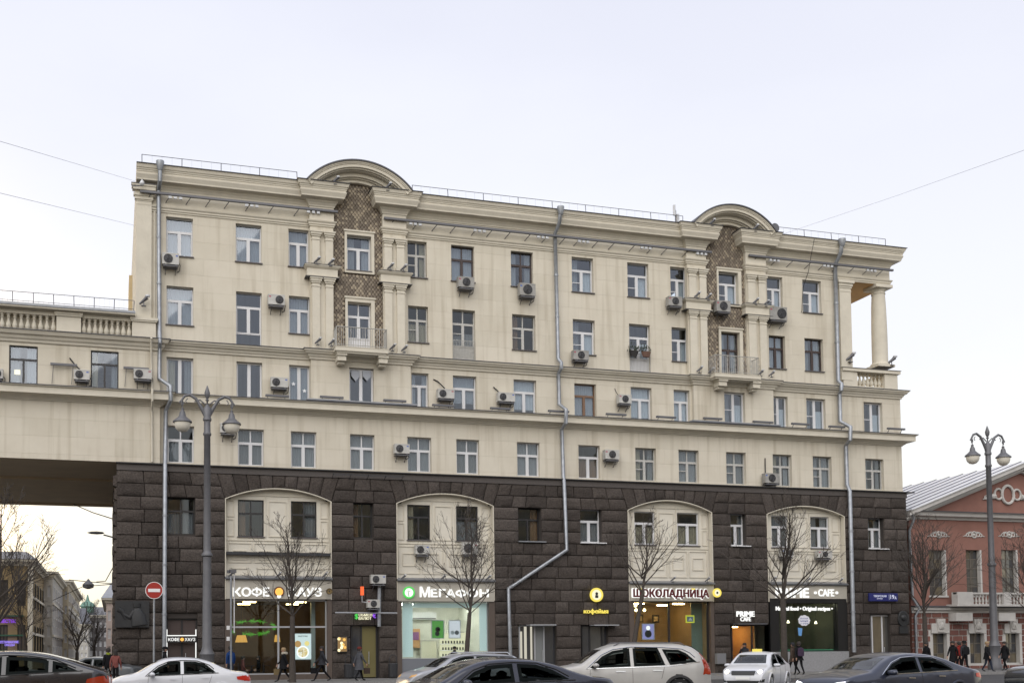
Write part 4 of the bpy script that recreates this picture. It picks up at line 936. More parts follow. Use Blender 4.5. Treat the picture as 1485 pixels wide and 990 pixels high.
def rail(label,px0,py0,px1,py1,Y):
    a=at(px0,py0,Y); b=at(px1,py1,Y); t=thing('light_rail',label,'light fixture',a,0,'long light rails under the cornice'); L=b.x-a.x
    dz=0
    m=MB(); m.box(0,L,-.07,.07,-.07,.05); m.build('housing',FIXT,t)
    x=.6
    while x<L:
        m=MB(); m.tube([(x,0,-.05),(x-.25,.35,-.35)],.022,4); m.tube([(x-.25,.35,-.35),(x-.25,-Y-.05,-.35)],.022,4); m.build('bracket',FIXT,t); x+=rng.uniform(.9,1.5)
    x=1.5
    while x<L-1: 
        for k in range(3): MB().box(x+k*.28,x+k*.28+.17,-.02,.12,-.22,-.09).build('lamp',LENS,t)
        x+=rng.uniform(2.6,4.5)
rail('long grey light rail under the cornice left of the left gable',203,277,489.5,307.5,-.42)
rail('long grey light rail under the cornice between the two gables',557,316,1032,364.5,-.42)
rail('grey light rail under the cornice right of the right gable',1086,370,1295,393,-.42)
# antennas
t=thing('antenna','small mobile antenna on the roof edge left of the right gable','antenna',at(980,321,-.3))
m=MB(); m.tube([(0,0,-.3),(0,0,.7)],.04,6); m.build('mast',FIXT,t); m=MB(); m.box(-.18,-.05,-.1,.02,.35,1.0); m.box(.06,.2,-.1,.03,-.05,.45); m.build('panel',LENS,t)
t=thing('satellite_dish','small dark satellite dish at the foot of the right gable','dish',at(1123,331,-.6)); MB().lathe([(.3,.1),(.28,.06),(.12,.0),(.02,-.02)],14,axis='y').build('dish',FIXT,t,True); MB().tube([(0,.02,0),(-.3,.1,-.3)],.025,5).build('arm',FIXT,t)
# flower box at the french window
t=thing('flower_box','window boxes with dark evergreen plants on a french window grille','flower box',at(928,517,-.2),0)
POT=mat('pot_brown',(.13,.07,.05),rough=.8); LEAF=mat('dark_leaf',(.025,.035,.02),rough=.8)
for dx,mm in ((-.42,DRK),(.42,POT)): MB().lathe([(.22,0),(.34,.32)],8,(dx,0,0),sy=.5).build('pot',mm,t)
m=MB()
for i in range(160):
    x,y,z=rng.uniform(-.75,.75),rng.uniform(-.14,.14),.3+abs(rng.gauss(0,.2)); a=rng.uniform(0,6); s=.07
    m.add([(x,y,z),(x+s*math.cos(a),y+s*math.sin(a),z+.02),(x+.4*s*math.cos(a),y,z+.14)],[(0,1,2)])
o=m.build('foliage',LEAF,t); 
# wires over the street
for pts,lab in (([at(-140,164,-38),at(0,205,-28),at(196.5,263,-.1)],'upper overhead wire running from the left to the building corner'),([at(-140,246,-38),at(0,280,-28),at(195.5,327,-.1)],'lower overhead wire running from the left to the building corner'),
    ([at(1131,341,-.5),at(1300,284,-14),at(1485,218,-30),at(1600,176,-40)],'thin overhead wire running from the right gable to the upper right')):
    MB().tube(pts,.0065,5).build('wire',mat('wire_grey',(.34,.34,.38)),label=lab,cat='wire')
# ------------------------------------------------------------------ shops
def em(name,c,s): return mat(name,(.02,.02,.02),emit=c,es=s)
LW=em('lit_white',(1,1,.97),.72); LWW=em('lit_warm',(1,.72,.32),9.0); LG=em('lit_green',(.08,.75,.10),.6); LY=em('lit_yellow',(1,.80,.12),.62); LO=em('lit_orange',(1,.12,.02),.8); LP=em('lit_purple',(.35,.10,1),.6); LPALE=em('lit_cream',(1,.95,.66),.62)
DARKRED=mat('dark_red',(.10,.012,.014),rough=.4); METAL=mat('aluminium',(.45,.46,.48),rough=.4,metal=.5)
GLS=clearglass('shop_glass',(.9,.95,.95),.07); 
def prect(px0,px1,py0,py1,Y): 
    pm=(px0+px1)/2; qm=(py0+py1)/2; return X(px0,qm,Y),X(px1,qm,Y),Z(pm,py1,Y),Z(pm,py0,Y)
def room(name,label,x0,x1,z1,depth,wallc,floorc,light,n,ls):
    t=thing('shop_interior',label,'shop interior',((x0+x1)/2,.2,.16)); W_=(x1-x0)/2; y0,y1=0.0,depth; H=z1-.16
    wm=mat(name+'_wall',wallc,rough=.8,noise=.2,nscale=1.5); fm=mat(name+'_floor',floorc,rough=.5)
    m=MB(); m.box(-W_,-W_+.05,y0,y1,0,H); m.box(W_-.05,W_,y0,y1,0,H); m.box(-W_+.05,W_-.05,y1-.05,y1,.0,H); m.build('wall',wm,t)
    MB().box(-W_+.05,W_-.05,y0,y1-.05,H-.05,H-.0).build('ceiling',wm,t); MB().box(-W_+.05,W_-.05,y0,y1-.05,-.1,.003).build('floor',fm,t)
    for i in range(n):
        c=-W_+2*W_*(i+.5)/n
        for yy in (1.2,depth*.65): MB().box(c-.35,c+.35,yy-.12,yy+.12,H-.12,H-.06).build('ceiling_lamp',light,t)
    return t
def glazing(label,px0,px1,py0,py1,fm,mull,trans,Y=0.0,bar=.05,gm=None):
    x0,x1,z0,z1=prect(px0,px1,py0,py1,Y); t=thing('shop_window',label,'shop window',((x0+x1)/2,Y,z0)); c=(x0+x1)/2
    xs=[x0]+[X(a,(py0+py1)/2,Y) for a in mull]+[x1]; zs=[z0]+[Z((px0+px1)/2,a,Y) for a in sorted(trans,reverse=True)]+[z1]
    m=MB()
    for x in xs: m.box(x-c-bar,x-c+bar,-.05,.05,0,z1-z0)
    for z in zs: 
        for i in range(len(xs)-1): m.box(xs[i]-c+bar,xs[i+1]-c-bar,-.045,.045,z-z0-bar*.9,z-z0+bar*.9)
    m.build('frame',fm,t)
    for i in range(len(xs)-1):
        for j in range(len(zs)-1): unitbox('pane',xs[i]-c+bar-.01,xs[i+1]-c-bar+.01,-.008,.008,zs[j]-z0+bar-.01,zs[j+1]-z0-bar+.01,gm or GLS,t)
    return t
BROWNP=mat('shop_surround_brown',(.10,.075,.06),rough=.5,noise=.2)
b1,b2,b3,b4=BI
def surround(bi,z1,px0,px1,zb,m=BROWNP):
    x0,x1=BI[bi][:2]; k=MB(); a,b=X(px0,920,0),X(px1,920,0)
    k.box(x0,a,YB+.02,.12,0,z1); k.box(b,x1,YB+.02,.12,0,z1); k.box(a,b,-.2,.12,0.1,zb); P(k,'shop_surround',m)
# coffee shop
surround(0,b1[2]+.02,333,473.5,Z(403,977,0))
room('coffee','dim warm coffee shop interior behind the first arched bay',b1[0]+.1,b1[1]-.1,b1[2],6,(.14,.08,.04),(.08,.05,.035),LWW,2,1)
glazing('coffee shop window under the white sign of the first arch',333,473,870,976.5,METAL,[403.5],[908.5])
# phone shop
surround(1,b2[2]+.02,581,707,Z(645,954,0)); x0,x1,z0,z1=prect(581,707,954,975,-.21); P(MB().box(x0,x1,-.24,-.2,.15,z1),'plinth_panel',mat('plinth_grey',(.16,.17,.19)))
PH=room('phone','bright white phone shop interior behind the second arched bay',b2[0]+.1,b2[1]-.1,b2[2],6,(.66,.66,.60),(.4,.4,.38),em('lit_neutral',(1,.97,.86),30),3,1)
glazing('phone shop window with pale frosted edges in the second arch',581,707,872,954,METAL,[],[],bar=.04)
FROST=mat('frosted_strip',(.72,.82,.80),rough=.4,emit=(.7,.8,.78),es=.06)
for a,b,c,d in ((583.5,598.5,874,952),(695,705.5,874,943),(598.5,695,874,880.5)): unitbox('frosted_strip',*[*prect(a,b,c,d,.06)[:2],.04,.05,*prect(a,b,c,d,.06)[2:]],FROST,None,label={583.5:'left pale frosted strip inside the phone shop window',695:'right pale frosted strip inside the phone shop window',598.5:'pale frosted strip along the top of the phone shop window'}[a],cat='window film')
# chocolate cafe
surround(2,b3[2]+.02,917,1027.5,Z(970,961,0))
room('choc','warm brown cafe interior with pictures behind the third arched bay',b3[0]+.1,b3[1]-.1,b3[2],5,(.36,.24,.12),(.1,.06,.04),em('lit_warm_dim',(1,.70,.32),24),2,1)
glazing('cafe window with dark frame under the dark red sign of the third arch',917,1026,872,961,DRK,[970],[])
# sandwich cafe
BLK=mat('black_surround',(.012,.012,.013),rough=.3); x0,x1,z0,z1=prect(1113.5,1228,868,944,-.3)
gx0,gx1,gz0,gz1=prect(1127,1211.5,874,942.5,-.1)
k=MB(); k.box(b4[0]+.05,gx0,-.36,.12,z0,z1); k.box(gx1,b4[1]-.05,-.36,.12,z0,z1); k.box(gx0,gx1,-.36,.12,gz1,z1); k.box(gx0,gx1,-.36,.12,z0,gz0); P(k,'shop_surround',BLK)
P(MB().box(b4[0]+.03,b4[1]-.03,-.42,.12,.1,z0-.005),'plinth_panel',mat('pale_granite',(.30,.30,.31),rough=.6,noise=.35,nscale=18))
room('prime','dark green cafe interior with a lit counter behind the fourth arched bay',b4[0]+.1,b4[1]-.1,b4[2],5,(.075,.085,.06),(.06,.06,.06),em('lit_soft',(1,.9,.6),15),2,1)
glazing('cafe window in a black surround of the fourth arch',1127,1211.5,874,942.5,BLK,[],[],Y=-.1,bar=.03)
# lettering and signs on the fascias
YF=YB-.062
def signtext(label,segs,name='shop_sign',group=None,Y=YF):
    a=prect(segs[0][1],segs[0][2],segs[0][3],segs[0][4],Y); t=thing(name,label,'sign',((a[0]+a[1])/2,Y,a[2]),0,group)
    for body,x0,x1,y0,y1,m,bold in segs:
        r=prect(x0,x1,y0,y1,Y)
        if body in 'Фф':                # drawn as a ring with a stem
            tx,tz=t.location.x,a[2]; cx,cz=(r[0]+r[1])/2-tx,(r[2]+r[3])/2-tz; wr_,hr_=(r[1]-r[0])/2,(r[3]-r[2])/2; k_=.36 if body=='ф' else .30; hh=hr_*(.62 if body=='ф' else .80); N=20; vs=[]; fs=[]
            for i in range(N):
                c_,s_=math.cos(2*math.pi*i/N),math.sin(2*math.pi*i/N)
                for q in (1,1-k_): vs+=[(cx+wr_*q*c_,-.06,cz+hh*(q if q==1 else 1-k_*wr_/hh)*s_),(cx+wr_*q*c_,0,cz+hh*(q if q==1 else 1-k_*wr_/hh)*s_)]
            for i in range(N): j=(i+1)%N; fs+=[(4*i,4*j,4*j+2,4*i+2),(4*i,4*i+1,4*j+1,4*j),(4*i+2,4*j+2,4*j+3,4*i+3)]
            MB().add(vs,fs).box(cx-wr_*k_/2,cx+wr_*k_/2,-.061,0,cz-hr_,cz+hr_).build('lettering',m,t); continue
        o=textmesh(body,r[0]-t.location.x,r[1]-t.location.x,r[2]-a[2],r[3]-a[2],0,.06,bold*.6,m,'lettering',t)
    return t
def disc(t,px,py,rpx,Y,m,name,y=0,depth=.08,r0=0):
    c=at(px,py,Y); r=rpx/ppm(px,Y); 
    if r0: 
        prof=[(r0/ppm(px,Y),0),(r0/ppm(px,Y),depth),(r,depth),(r,0)]
        b=MB().lathe(prof,28,(c.x-t.location.x,-y,c.z-t.location.z),axis='y')
    else: b=MB().lathe([(r,0),(r,depth),(r*.02,depth)],28,(c.x-t.location.x,-y,c.z-t.location.z),axis='y')
    return b.build(name,m,t)
t=signtext('white lit coffee shop lettering on the cream fascia of the first arch',[('КО',338,363.5,851.5,864,LW,.06),('Ф',364.5,380,851,864.5,LW,0),('Е',382,390,851.5,864,LW,.06),('ХАУЗ',418,466,851.5,864,LW,.06)])
disc(t,404.5,857.5,7.6,YF,mat('coffee_brown',(.12,.05,.02),rough=.5),'logo_disc',0,.06); disc(t,404.5,857.5,5.6,YF,em('logo_amber',(1,.45,.08),.9),'logo_cup',.061,.02,2.2); disc(t,404.5,864,3,YF,LW,'logo_base',.05,.03)
t=signtext('white lit phone company lettering on the fascia of the second arch',[('М',609,623,850.5,865,LW,.05),('ЕГА',625,659.5,854,865,LW,.07),('Ф',660.5,676.5,853.4,865.6,LW,0),('ОН',678.5,708,854,865,LW,.07)])
disc(t,592.7,858.7,8.4,YF,LG,'logo_ring',0,.08,6.2); disc(t,592.7,858.7,6.1,YF,LW,'logo_disc',0,.07)
r=prect(590.5,594.5,853,864.5,YF)
MB().tube([(r[0]-t.location.x+.08,-.09,r[2]-t.location.z),(r[0]-t.location.x+.02,-.09,r[3]-t.location.z-.1),(r[1]-t.location.x,-.09,r[3]-t.location.z-.16)],.025,5).build('logo_stroke',mat('logo_green',(.2,.5,.2)),t)
t=signtext('dark red cafe lettering edged in lit white on the third arch fascia',[('ШОКОЛАДНИЦА',917,1027,853.8,867.6,LW,.16)])
r=prect(917.6,1026.4,854.2,867.3,YF); textmesh('ШОКОЛАДНИЦА',r[0]-t.location.x,r[1]-t.location.x,r[2]-t.location.z,r[3]-t.location.z,-.10,.05,.045,DARKRED,'lettering_face',t)
for a,b in ((924,930),(1001.5,1006)):
    r=prect(a,b,854,855.8,YF); MB().box(r[0]-t.location.x,r[1]-t.location.x,-.17,-.1,r[2]-t.location.z+.05,r[3]-t.location.z+.05).build('crown_dash',LY,t)
t=signtext('white lit cafe name lettering with dots on the fourth arch fascia',[('PRIME',1125,1172,852.5,865.5,LW,.09),('CAFE',1186.5,1209,854,864,LW,.03)])
for a in (1182,1213): disc(t,a,859,1.7,YF,LW,'dot')
signtext('white lettering line across the top of the fourth arch window',[('Natural food • Original recipes •',1125,1207,879,886.3,LW,.03)],Y=-.38)
signtext('small white two line cafe sign above the lit orange doorway',[('PRIME',1068,1093.5,886,893.2,LW,.07),('CAFE',1073.5,1088.3,894.3,900,LW,.04)],Y=YB-.1)
t=signtext('lit yellow coffee shop word on the granite below a round emblem',[('ко',846.5,855.3,884.2,888.6,LY,.06),('ф',855.9,862.2,882.2,890.6,LY,0),('е',862.8,867.2,884.2,888.6,LY,.06),('йня',867.8,881.5,882.6,888.6,LY,.05)],Y=YB-.1)
t=thing('round_sign','round lit yellow emblem sign on the granite above the coffee shop word','sign',at(864.5,862,YB-.1)); disc(t,864.5,862,9.3,YB-.1,LY,'rim',0,.1,6.9); disc(t,864.5,862,6.8,YB-.1,LPALE,'face',0,.08); disc(t,864.5,860.3,2.0,YB-.1,DRK,'emblem_head',.081,.01); r=prect(862.3,866.7,862.5,866.5,YB-.1); MB().box(r[0]-t.location.x,r[1]-t.location.x,-.095,-.081,r[2]-t.location.z,r[3]-t.location.z).build('emblem_body',DRK,t)
for px,py,rr,m1,m2,lab in ((1039,859,5.8,LY,LPALE,'round yellow blade sign at the right end of the dark red cafe sign'),(477.3,857,4.5,mat('bronze_dark',(.10,.07,.03)),mat('bronze',(.25,.17,.06)),'dark round blade sign right of the coffee shop lettering')):
    t=thing('round_sign',lab,'sign',at(px,py,YF-.3)); disc(t,px,py,rr,YF-.3,m1,'rim',0,.12,rr*.7); disc(t,px,py,rr*.68,YF-.3,m2,'face',0,.09); disc(t,px,py,rr*.25,YF-.3,DRK,'emblem',.1,.01); MB().tube([(0,.05,0),(0,.34,0)],.03,5).build('arm',FIXT,t)
# currency exchange neon
YN=YB-.12
t=signtext('lit exchange office neon with green dollar and purple euro over the black door',[('ОБМЕН',520,539.5,888.6,893,LPALE,.012),('ВАЛЮТ',520,538.5,893.8,898,LPALE,.012),('$',514.5,519,889.5,897.5,LG,.02),('€',540.5,545,888.5,895.5,LP,.02)],Y=YN)
t=thing('neon_sign','narrow upright orange neon blade on a bracket left of the air conditioners','sign',at(525,863,YB-.5)); r=prect(523,527.3,849,862,YB-.5); MB().box(r[0]-t.location.x,r[1]-t.location.x,-.06,.06,0.02,r[3]-r[2]).build('tube',LO,t); MB().tube([(0,0,.02),(0,0,-.35),(.35,0,-.4),(.35,.45,-.4)],.03,5).build('bracket',METAL,t)
# lit menu box
FOOD=[mat('food_'+n,c,rough=.6) for n,c in (('a',(.5,.28,.05)),('b',(.6,.5,.3)),('c',(.25,.10,.03)),('d',(.5,.15,.04)))]
r=prect(488.6,504,922.5,945,YB-.15); t=thing('menu_box','lit menu box with pictures of dishes left of the exchange door','sign',(r[0],YB-.15,r[2])); w_,h_=r[1]-r[0],r[3]-r[2]
MB().box(0,w_,-.02,.15,0,h_).build('case',IRON,t); MB().box(.04,w_-.04,-.03,-.021,.04,h_-.04).build('panel',em('menu_glow',(.55,.32,.10),.3),t)
for i in range(9):
    a,c=.1+rng.random()*(w_-.2),.1+rng.random()*(h_-.2); MB().lathe([(.085,0),(.075,.03),(.01,.03)],10,(a,-.03,c),axis='y').build('dish',[em('menu_pale',(1,.85,.5),.9),em('menu_orange',(.9,.5,.1),.7)][i%2],t)
# horizontal conduit rod and vertical duct
MB().tube([at(486,887.8,YB-.3),at(576,888.5,YB-.3)],.045,6).build('steel_rod',METAL,label='thin steel rod on the granite beneath the exchange office units',cat='rod')
MB().tube([at(550,848,YB-.2),at(549.7,908,YB-.2)],.11,8).build('cable_duct',GALV,label='grey upright duct between the two units and the exchange door',cat='duct')
for a,b,y,lab in ((768,806,905.5,'slim pale canopy bar over the glass door left of the cafe'),(861,897,905.8,'slim pale canopy bar over the dark coffee shop door'),(1069,1112,904,'slim dark canopy bar over the lit orange doorway')):
    a_,b_=at(a,y,YB-.5),at(b,y,YB-.5); MB().box(a_.x,b_.x,YB-.6,YB+.1,a_.z-.03,a_.z+.03).build('canopy_bar',METAL if 'pale' in lab else FIXT,label=lab,cat='canopy')
# doors
def door(label,px0,px1,py0,fm,parts,inner,Y=YB+.3,deep=None):
    x0,x1,_,z1=prect(px0,px1,py0,970,Y); t=thing('door',label,'door',(x0,Y,.15)); H=z1-.15; W_=x1-x0
    m=MB(); f=.09; m.box(0,f,-.06,.06,0,H); m.box(W_-f,W_,-.06,.06,0,H); m.box(f,W_-f,-.06,.06,H-f,H)
    for k in parts: m.box(W_*k-f/2,W_*k+f/2,-.055,.055,0,H-f)
    m.build('frame',fm,t); ks=[0]+parts+[1]
    for i in range(len(ks)-1): unitbox('pane',W_*ks[i]+f/2,W_*ks[i+1]-f/2,-.01,.01,.06,H-f,inner[i%len(inner)],t)
    MB().tube([(W_*.62,-.1,.8),(W_*.62,-.1,1.5)],.02,5).build('handle',METAL,t); return t
door('black exchange office door with yellowish glass under the neon',508.5,550,905,DRK,[.36,.9],[GD[0],mat('glass_amber',(.16,.14,.06),rough=.15,ior=1.6),GD[0]])
door('glass door with bright strips left of the coffee shop entrance',752,807,905.5,METAL,[.33,.42,.66],[GD[0],GD[1],mat('glass_grey',(.20,.21,.21),rough=.2),GD[0]])
for k,(a,b,c) in enumerate(((754,757,915),(760,763.5,908),(769,771.5,908))):
    r=prect(a,b,c,956,YB+.28); MB().box(r[0],r[1],YB+.24,YB+.27,r[2],r[3]).build('lit_strip',em('lit_slats',(.9,.85,.7),.4),label=('leftmost','middle','rightmost')[k]+' of three lit strips behind the glass door left of the coffee entrance',cat='lamp')
door('dark coffee shop door under the yellow word',843,882,906,DRK,[.3,.75],[GD[0],GD[1],GD[0]])
door('doorway glowing orange under the small cafe sign',1060,1117,905,DRK,[.53],[GLS,GLS])
room('entry','narrow entrance hall lit orange behind the doorway under the small cafe sign',X(1059,930,.2),X(1095,930,.2),Z(1088,906,.3),3.2,(.50,.28,.11),(.2,.12,.06),em('lit_amber',(1,.62,.25),14),1,1)
door('white framed glass door at the right end of the granite',1263.5,1291.5,891,PVC,[.55],[GD[2],GD[1]])
t=door('kiosk window in the granite beneath the wall relief, edged with white light tubes',241,286,896,DRK,[.5],[mat('kiosk_brown',(.06,.04,.035),rough=.6),mat('kiosk_brown',(.06,.04,.035))])
for a in (242,284): 
    r=prect(a-.7,a+.7,912,955,YB-.03); MB().box(r[0],r[1],YB-.06,YB-.02,r[2],r[3]).build('light_tube',LW,label='white light tube on the %s side of the small coffee kiosk'%('left' if a<260 else 'right'),cat='lamp')
t=signtext('small white coffee kiosk lettering with amber cup on dark board',[('КО',244,252,924.3,928.8,LW,.03),('Ф',252.4,257,924,929,LW,0),('Е',257.5,260,924.3,928.8,LW,.03),('ХАУЗ',268,283,924.3,928.8,LW,.01)],Y=YB-.08)
r=prect(242,285,921,931,YB-.05); MB().box(r[0]-t.location.x,r[1]-t.location.x,.005,.08,r[2]-t.location.z,r[3]-t.location.z).build('board',DRK,t); disc(t,264,926.5,2.5,YB-.08,em('logo_amber',(1,.45,.08),.9),'logo_cup')
r=prect(242,285,921,922,YB-.09); MB().box(r[0]-t.location.x,r[1]-t.location.x,-.03,.01,r[3]-t.location.z-.02,r[3]-t.location.z+.03).build('light_strip',LW,t)
# posters
def poster(label,px0,px1,py0,py1,Y,bgm,deco,body=None,tm=None):
    r=prect(px0,px1,py0,py1,Y); t=thing('poster',label,'poster',(r[0],Y,r[2])); w_,h_=r[1]-r[0],r[3]-r[2]
    MB().box(0,w_,-.015,.015,0,h_).build('sheet',bgm,t); k=MB(); 
    for q in ((0,w_,h_,h_+.04),(0,w_,-.04,0),(-.04,0,-.04,h_+.04),(w_,w_+.04,-.04,h_+.04)): k.box(q[0],q[1],-.03,.03,q[2],q[3])
    k.build('frame',METAL,t)
    for u,v,rr,m in deco: MB().lathe([(rr*w_,0),(rr*w_,.012),(rr*w_*.05,.012)],14,(u*w_,-.015,v*h_),axis='y').build('picture',m,t)
    if body: textmesh(body,.2*w_,.8*w_,.88*h_,.94*h_,-.016,.006,.02,tm,'lettering',t)
    return t
pw=em('poster_white',(.75,.85,.85),.6)
poster('tall lit white breakfast poster with a plate of food in the coffee shop window',427,451,918.5,955,.14,pw,[(.5,.28,.38,em('plate_white',(1,1,.95),.8)),(.5,.28,.3,em('plate_food',(.75,.5,.12),.6)),(.4,.3,.13,em('plate_dark',(.3,.2,.06),.5)),(.2,.6,.2,em('bun',(.55,.3,.1),.6)),(.75,.62,.15,em('juice',(.9,.7,.25),.7))],'ЗАВТРАК',DRK)
poster('green poster with a dark figure in the phone shop window',626.5,643,899.5,924.5,.12,em('poster_green',(.12,.42,.07),.4),[(.5,.5,.22,DRK),(.55,.5,.1,METAL),(.45,.25,.2,FAN)])
poster('white poster with grey phones in the phone shop window',651.5,667,899.5,924,.12,em('poster_pale',(.8,.8,.85),.5),[(.3,.3,.18,METAL),(.7,.3,.2,FIXT)])
poster('purple lit poster with a dark cup in the cafe window',931.5,948,904.5,926,.1,em('poster_violet',(.40,.38,.75),.4),[(.5,.35,.3,DRK),(.5,.75,.18,LW)])
# interior furniture and pictures
for i,(a,b,c,d) in enumerate(((946,956,891,902.5),(976,986,888.5,901),(924,933,890,902))):
    r=prect(a,b,c,d,4.6); t=thing('picture',('framed picture on the cafe back wall left of the window bar','framed picture on the cafe back wall right of the window bar','framed picture on the cafe back wall behind the lamps')[i],'picture',(r[0],4.6,r[2])); w_,h_=r[1]-r[0],r[3]-r[2]; MB().box(0,w_,0,.04,0,h_).build('frame',DRK,t); MB().box(.1,w_-.1,-.01,-.0,.1,h_-.1).build('print',mat('print_tan',(.3,.22,.12)),t)
for i,(px,py,y) in enumerate(((921.5,877.5,1.0),(922.5,884,1.2),(926,884.5,1.4),(934.5,884,1.0))):
    p=at(px,py,y); t=thing('pendant_lamp','small bare glowing bulb hanging in the cafe window, '+('topmost','lower left','lower middle','lower right')[i]+' of four','lamp',p); MB().lathe([(.01,-.1),(.08,-.06),(.1,0),(.05,.08),(.02,.1)],10).build('bulb',em('bulb_glow',(1,.8,.4),5),t,True); MB().tube([(0,0,.1),(0,0,b3[2]-p.z-.02)],.01,4).build('cord',CABLE,t)
for i,(px,py,w_) in enumerate(((350,925.5,9),(402,925,4.5))):
    p=at(px,py,2.4); s=w_/ppm(px,2.4); t=thing('lamp_shade','glowing orange %s lamp shade inside the coffee shop'%('wide' if i==0 else 'small'),'lamp',p); MB().lathe([(s,-.2),(s*.7,.2)],14).build('shade',em('shade_glow',(1,.5,.10),.45),t); MB().tube([(0,0,.2),(0,0,b1[2]-p.z-.1)],.015,4).build('cord',CABLE,t)
c=at(368,909,1.0); m=MB(); rr=34/ppm(368,1.0); 
for k in range(420):
    q=rng.uniform(0,2*math.pi); 
    if math.sin(q*3.7)>.75: continue
    p=Vector((c.x+rr*math.cos(q),2.0+rr*.42*math.sin(q),c.z-.36*math.sin(q))); d=Vector((rng.gauss(0,.07),rng.gauss(0,.06),rng.gauss(0,.06))); m.tube([p-d,p+d],.012,3)
o=m.build('garland',mat('garland_green',(.03,.10,.02),rough=.7,emit=(.12,.5,.04),es=.30),label='green lit garland ring hanging inside the coffee shop',cat='garland')
t=thing('column','pale square column inside the coffee shop window','column',at(454,977,1.2)); r=prect(452,457,880,965,1.2); MB().box(-.12,.12,-.12,.12,0,b1[2]-t.location.z-.06).build('shaft',mat('col_grey',(.30,.31,.29)),t)
for i,px in enumerate((349,366,384)):
    p=at(px,975,2.0+i*.2); t=thing('cafe_table',('left','middle','right')[i]+' dark cafe table inside the coffee shop','table',(p.x,2.2+i*.3,.163)); MB().lathe([(.35,.72),(.36,.75),(.02,.75)],14).build('top',BRN,t); MB().tube([(0,0,.0),(0,0,.72)],.04,6).build('leg',IRON,t)
t=thing('shelf_unit','bright display shelves with small phones in the phone shop','shelf',(X(671,940,4),4.3,.163)); w_=2.6
for k in range(4): MB().box(-w_/2,w_/2,0,.3,.7+k*.4,.74+k*.4).build('shelf',PVC,t)
m=MB()
for k in range(4):
    for j in range(14): x=-w_/2+.1+j*.185; m.box(x,x+.08,.05,.1,.741+k*.4,.741+k*.4+.17)
m.build('phones',DRK,t); MB().box(-w_/2,w_/2,.31,.35,0,2.6).build('back',em('shelf_glow',(1,.93,.62),.5),t)
t=thing('counter','pale service counter at the left of the phone shop','counter',(X(625,950,2.5),2.5,.163)); MB().box(-1.2,1.2,0,.6,0,1.0).build('body',mat('counter_pale',(.6,.6,.5)),t); MB().box(-1.25,1.25,-.05,.65,1.0,1.04).build('top',PVC,t)
t=thing('counter','green lit counter along the fourth arch window','counter',(X(1169,935,.8),.8,.163)); MB().box(-2.0,2.0,0,.6,0,1.35).build('body',mat('counter_dark',(.05,.06,.05)),t); MB().box(-2.02,2.02,-.03,.0,1.18,1.36).build('glow',em('counter_glow',(.05,.35,.18),.8),t)
t=thing('menu_screen','lit white menu screens inside the fourth arch cafe','screen',at(1191.5,916,2.5)); 
for k in (-.4,.15): MB().box(-.2,.22,-.02,.02,k,k+.42).build('panel',em('screen_glow',(.8,1,1),1.1),t)
# stickers
t=thing('sticker','white cloud shaped sticker with a blue cup on the fourth arch window','sticker',at(1166,899,-.14)); m=MB()
pl=[(.43*math.cos(k*math.pi/12)*(1+.07*math.cos(k*4)),.34*math.sin(k*math.pi/12)*(1+.07*math.cos(k*4))) for k in range(24)]
m.prism(pl,-.015,0); m.build('cloud',mat('sticker_white',(.75,.75,.8)),t)
for k,b in enumerate(('Выпей','меня','с утра')): textmesh(b,-.27,.27,.08-k*.17,.18-k*.17,-.016,.004,.01,mat('sticker_blue',(.08,.10,.35)),'lettering',t)
MB().prism([(-.43,-.95),(-.22,-.98),(-.14,-.5),(-.47,-.45)],-.014,0).build('cup',mat('cup_blue',(.12,.3,.6)),t)
r=prect(994.5,1007,891.5,902.5,.3); t=thing('window_sign','yellow framed blue crossing sign seen in the cafe window','sign',(r[0],.3,r[2])); w_,h_=r[1]-r[0],r[3]-r[2]; MB().box(0,w_,0,.03,0,h_).build('border',mat('sign_yellow',(.6,.6,.05),emit=(.6,.6,.05),es=.25),t); MB().box(.08,w_-.08,-.02,-.001,.08,h_-.08).build('panel',mat('sign_panel',(.15,.2,.25)),t); MB().prism([(w_*.25,.15),(w_*.75,.15),(w_*.5,h_-.14)],-.03,-.021).build('triangle',PVC,t)
# street name plate
BLU=mat('plate_blue',(.016,.022,.14),rough=.3)
r=prect(1260.5,1302,859.5,871,YB-.15); t=thing('street_sign','long dark blue street name plate with house number on the granite','sign',(r[0],YB-.15,r[2])); w_,h_=r[1]-r[0],r[3]-r[2]; MB().box(0,w_,0,.1,0,h_).build('plate',BLU,t)
LB=mat('plate_letters',(.7,.72,.8),emit=(.6,.65,.9),es=.18); MB().box(w_*.69,w_*.697,-.01,-.001,.08,h_-.08).build('divider',LB,t)
textmesh('ТВЕРСКАЯ',w_*.15,w_*.60,h_*.5,h_*.76,-.001,.01,.01,LB,'lettering',t); textmesh('улица',w_*.26,w_*.46,h_*.22,h_*.38,-.001,.01,0,LB,'lettering',t); textmesh('19',w_*.74,w_*.87,h_*.28,h_*.8,-.001,.01,.015,LB,'lettering',t); textmesh('А',w_*.885,w_*.95,h_*.24,h_*.6,-.001,.01,.01,LB,'lettering',t)
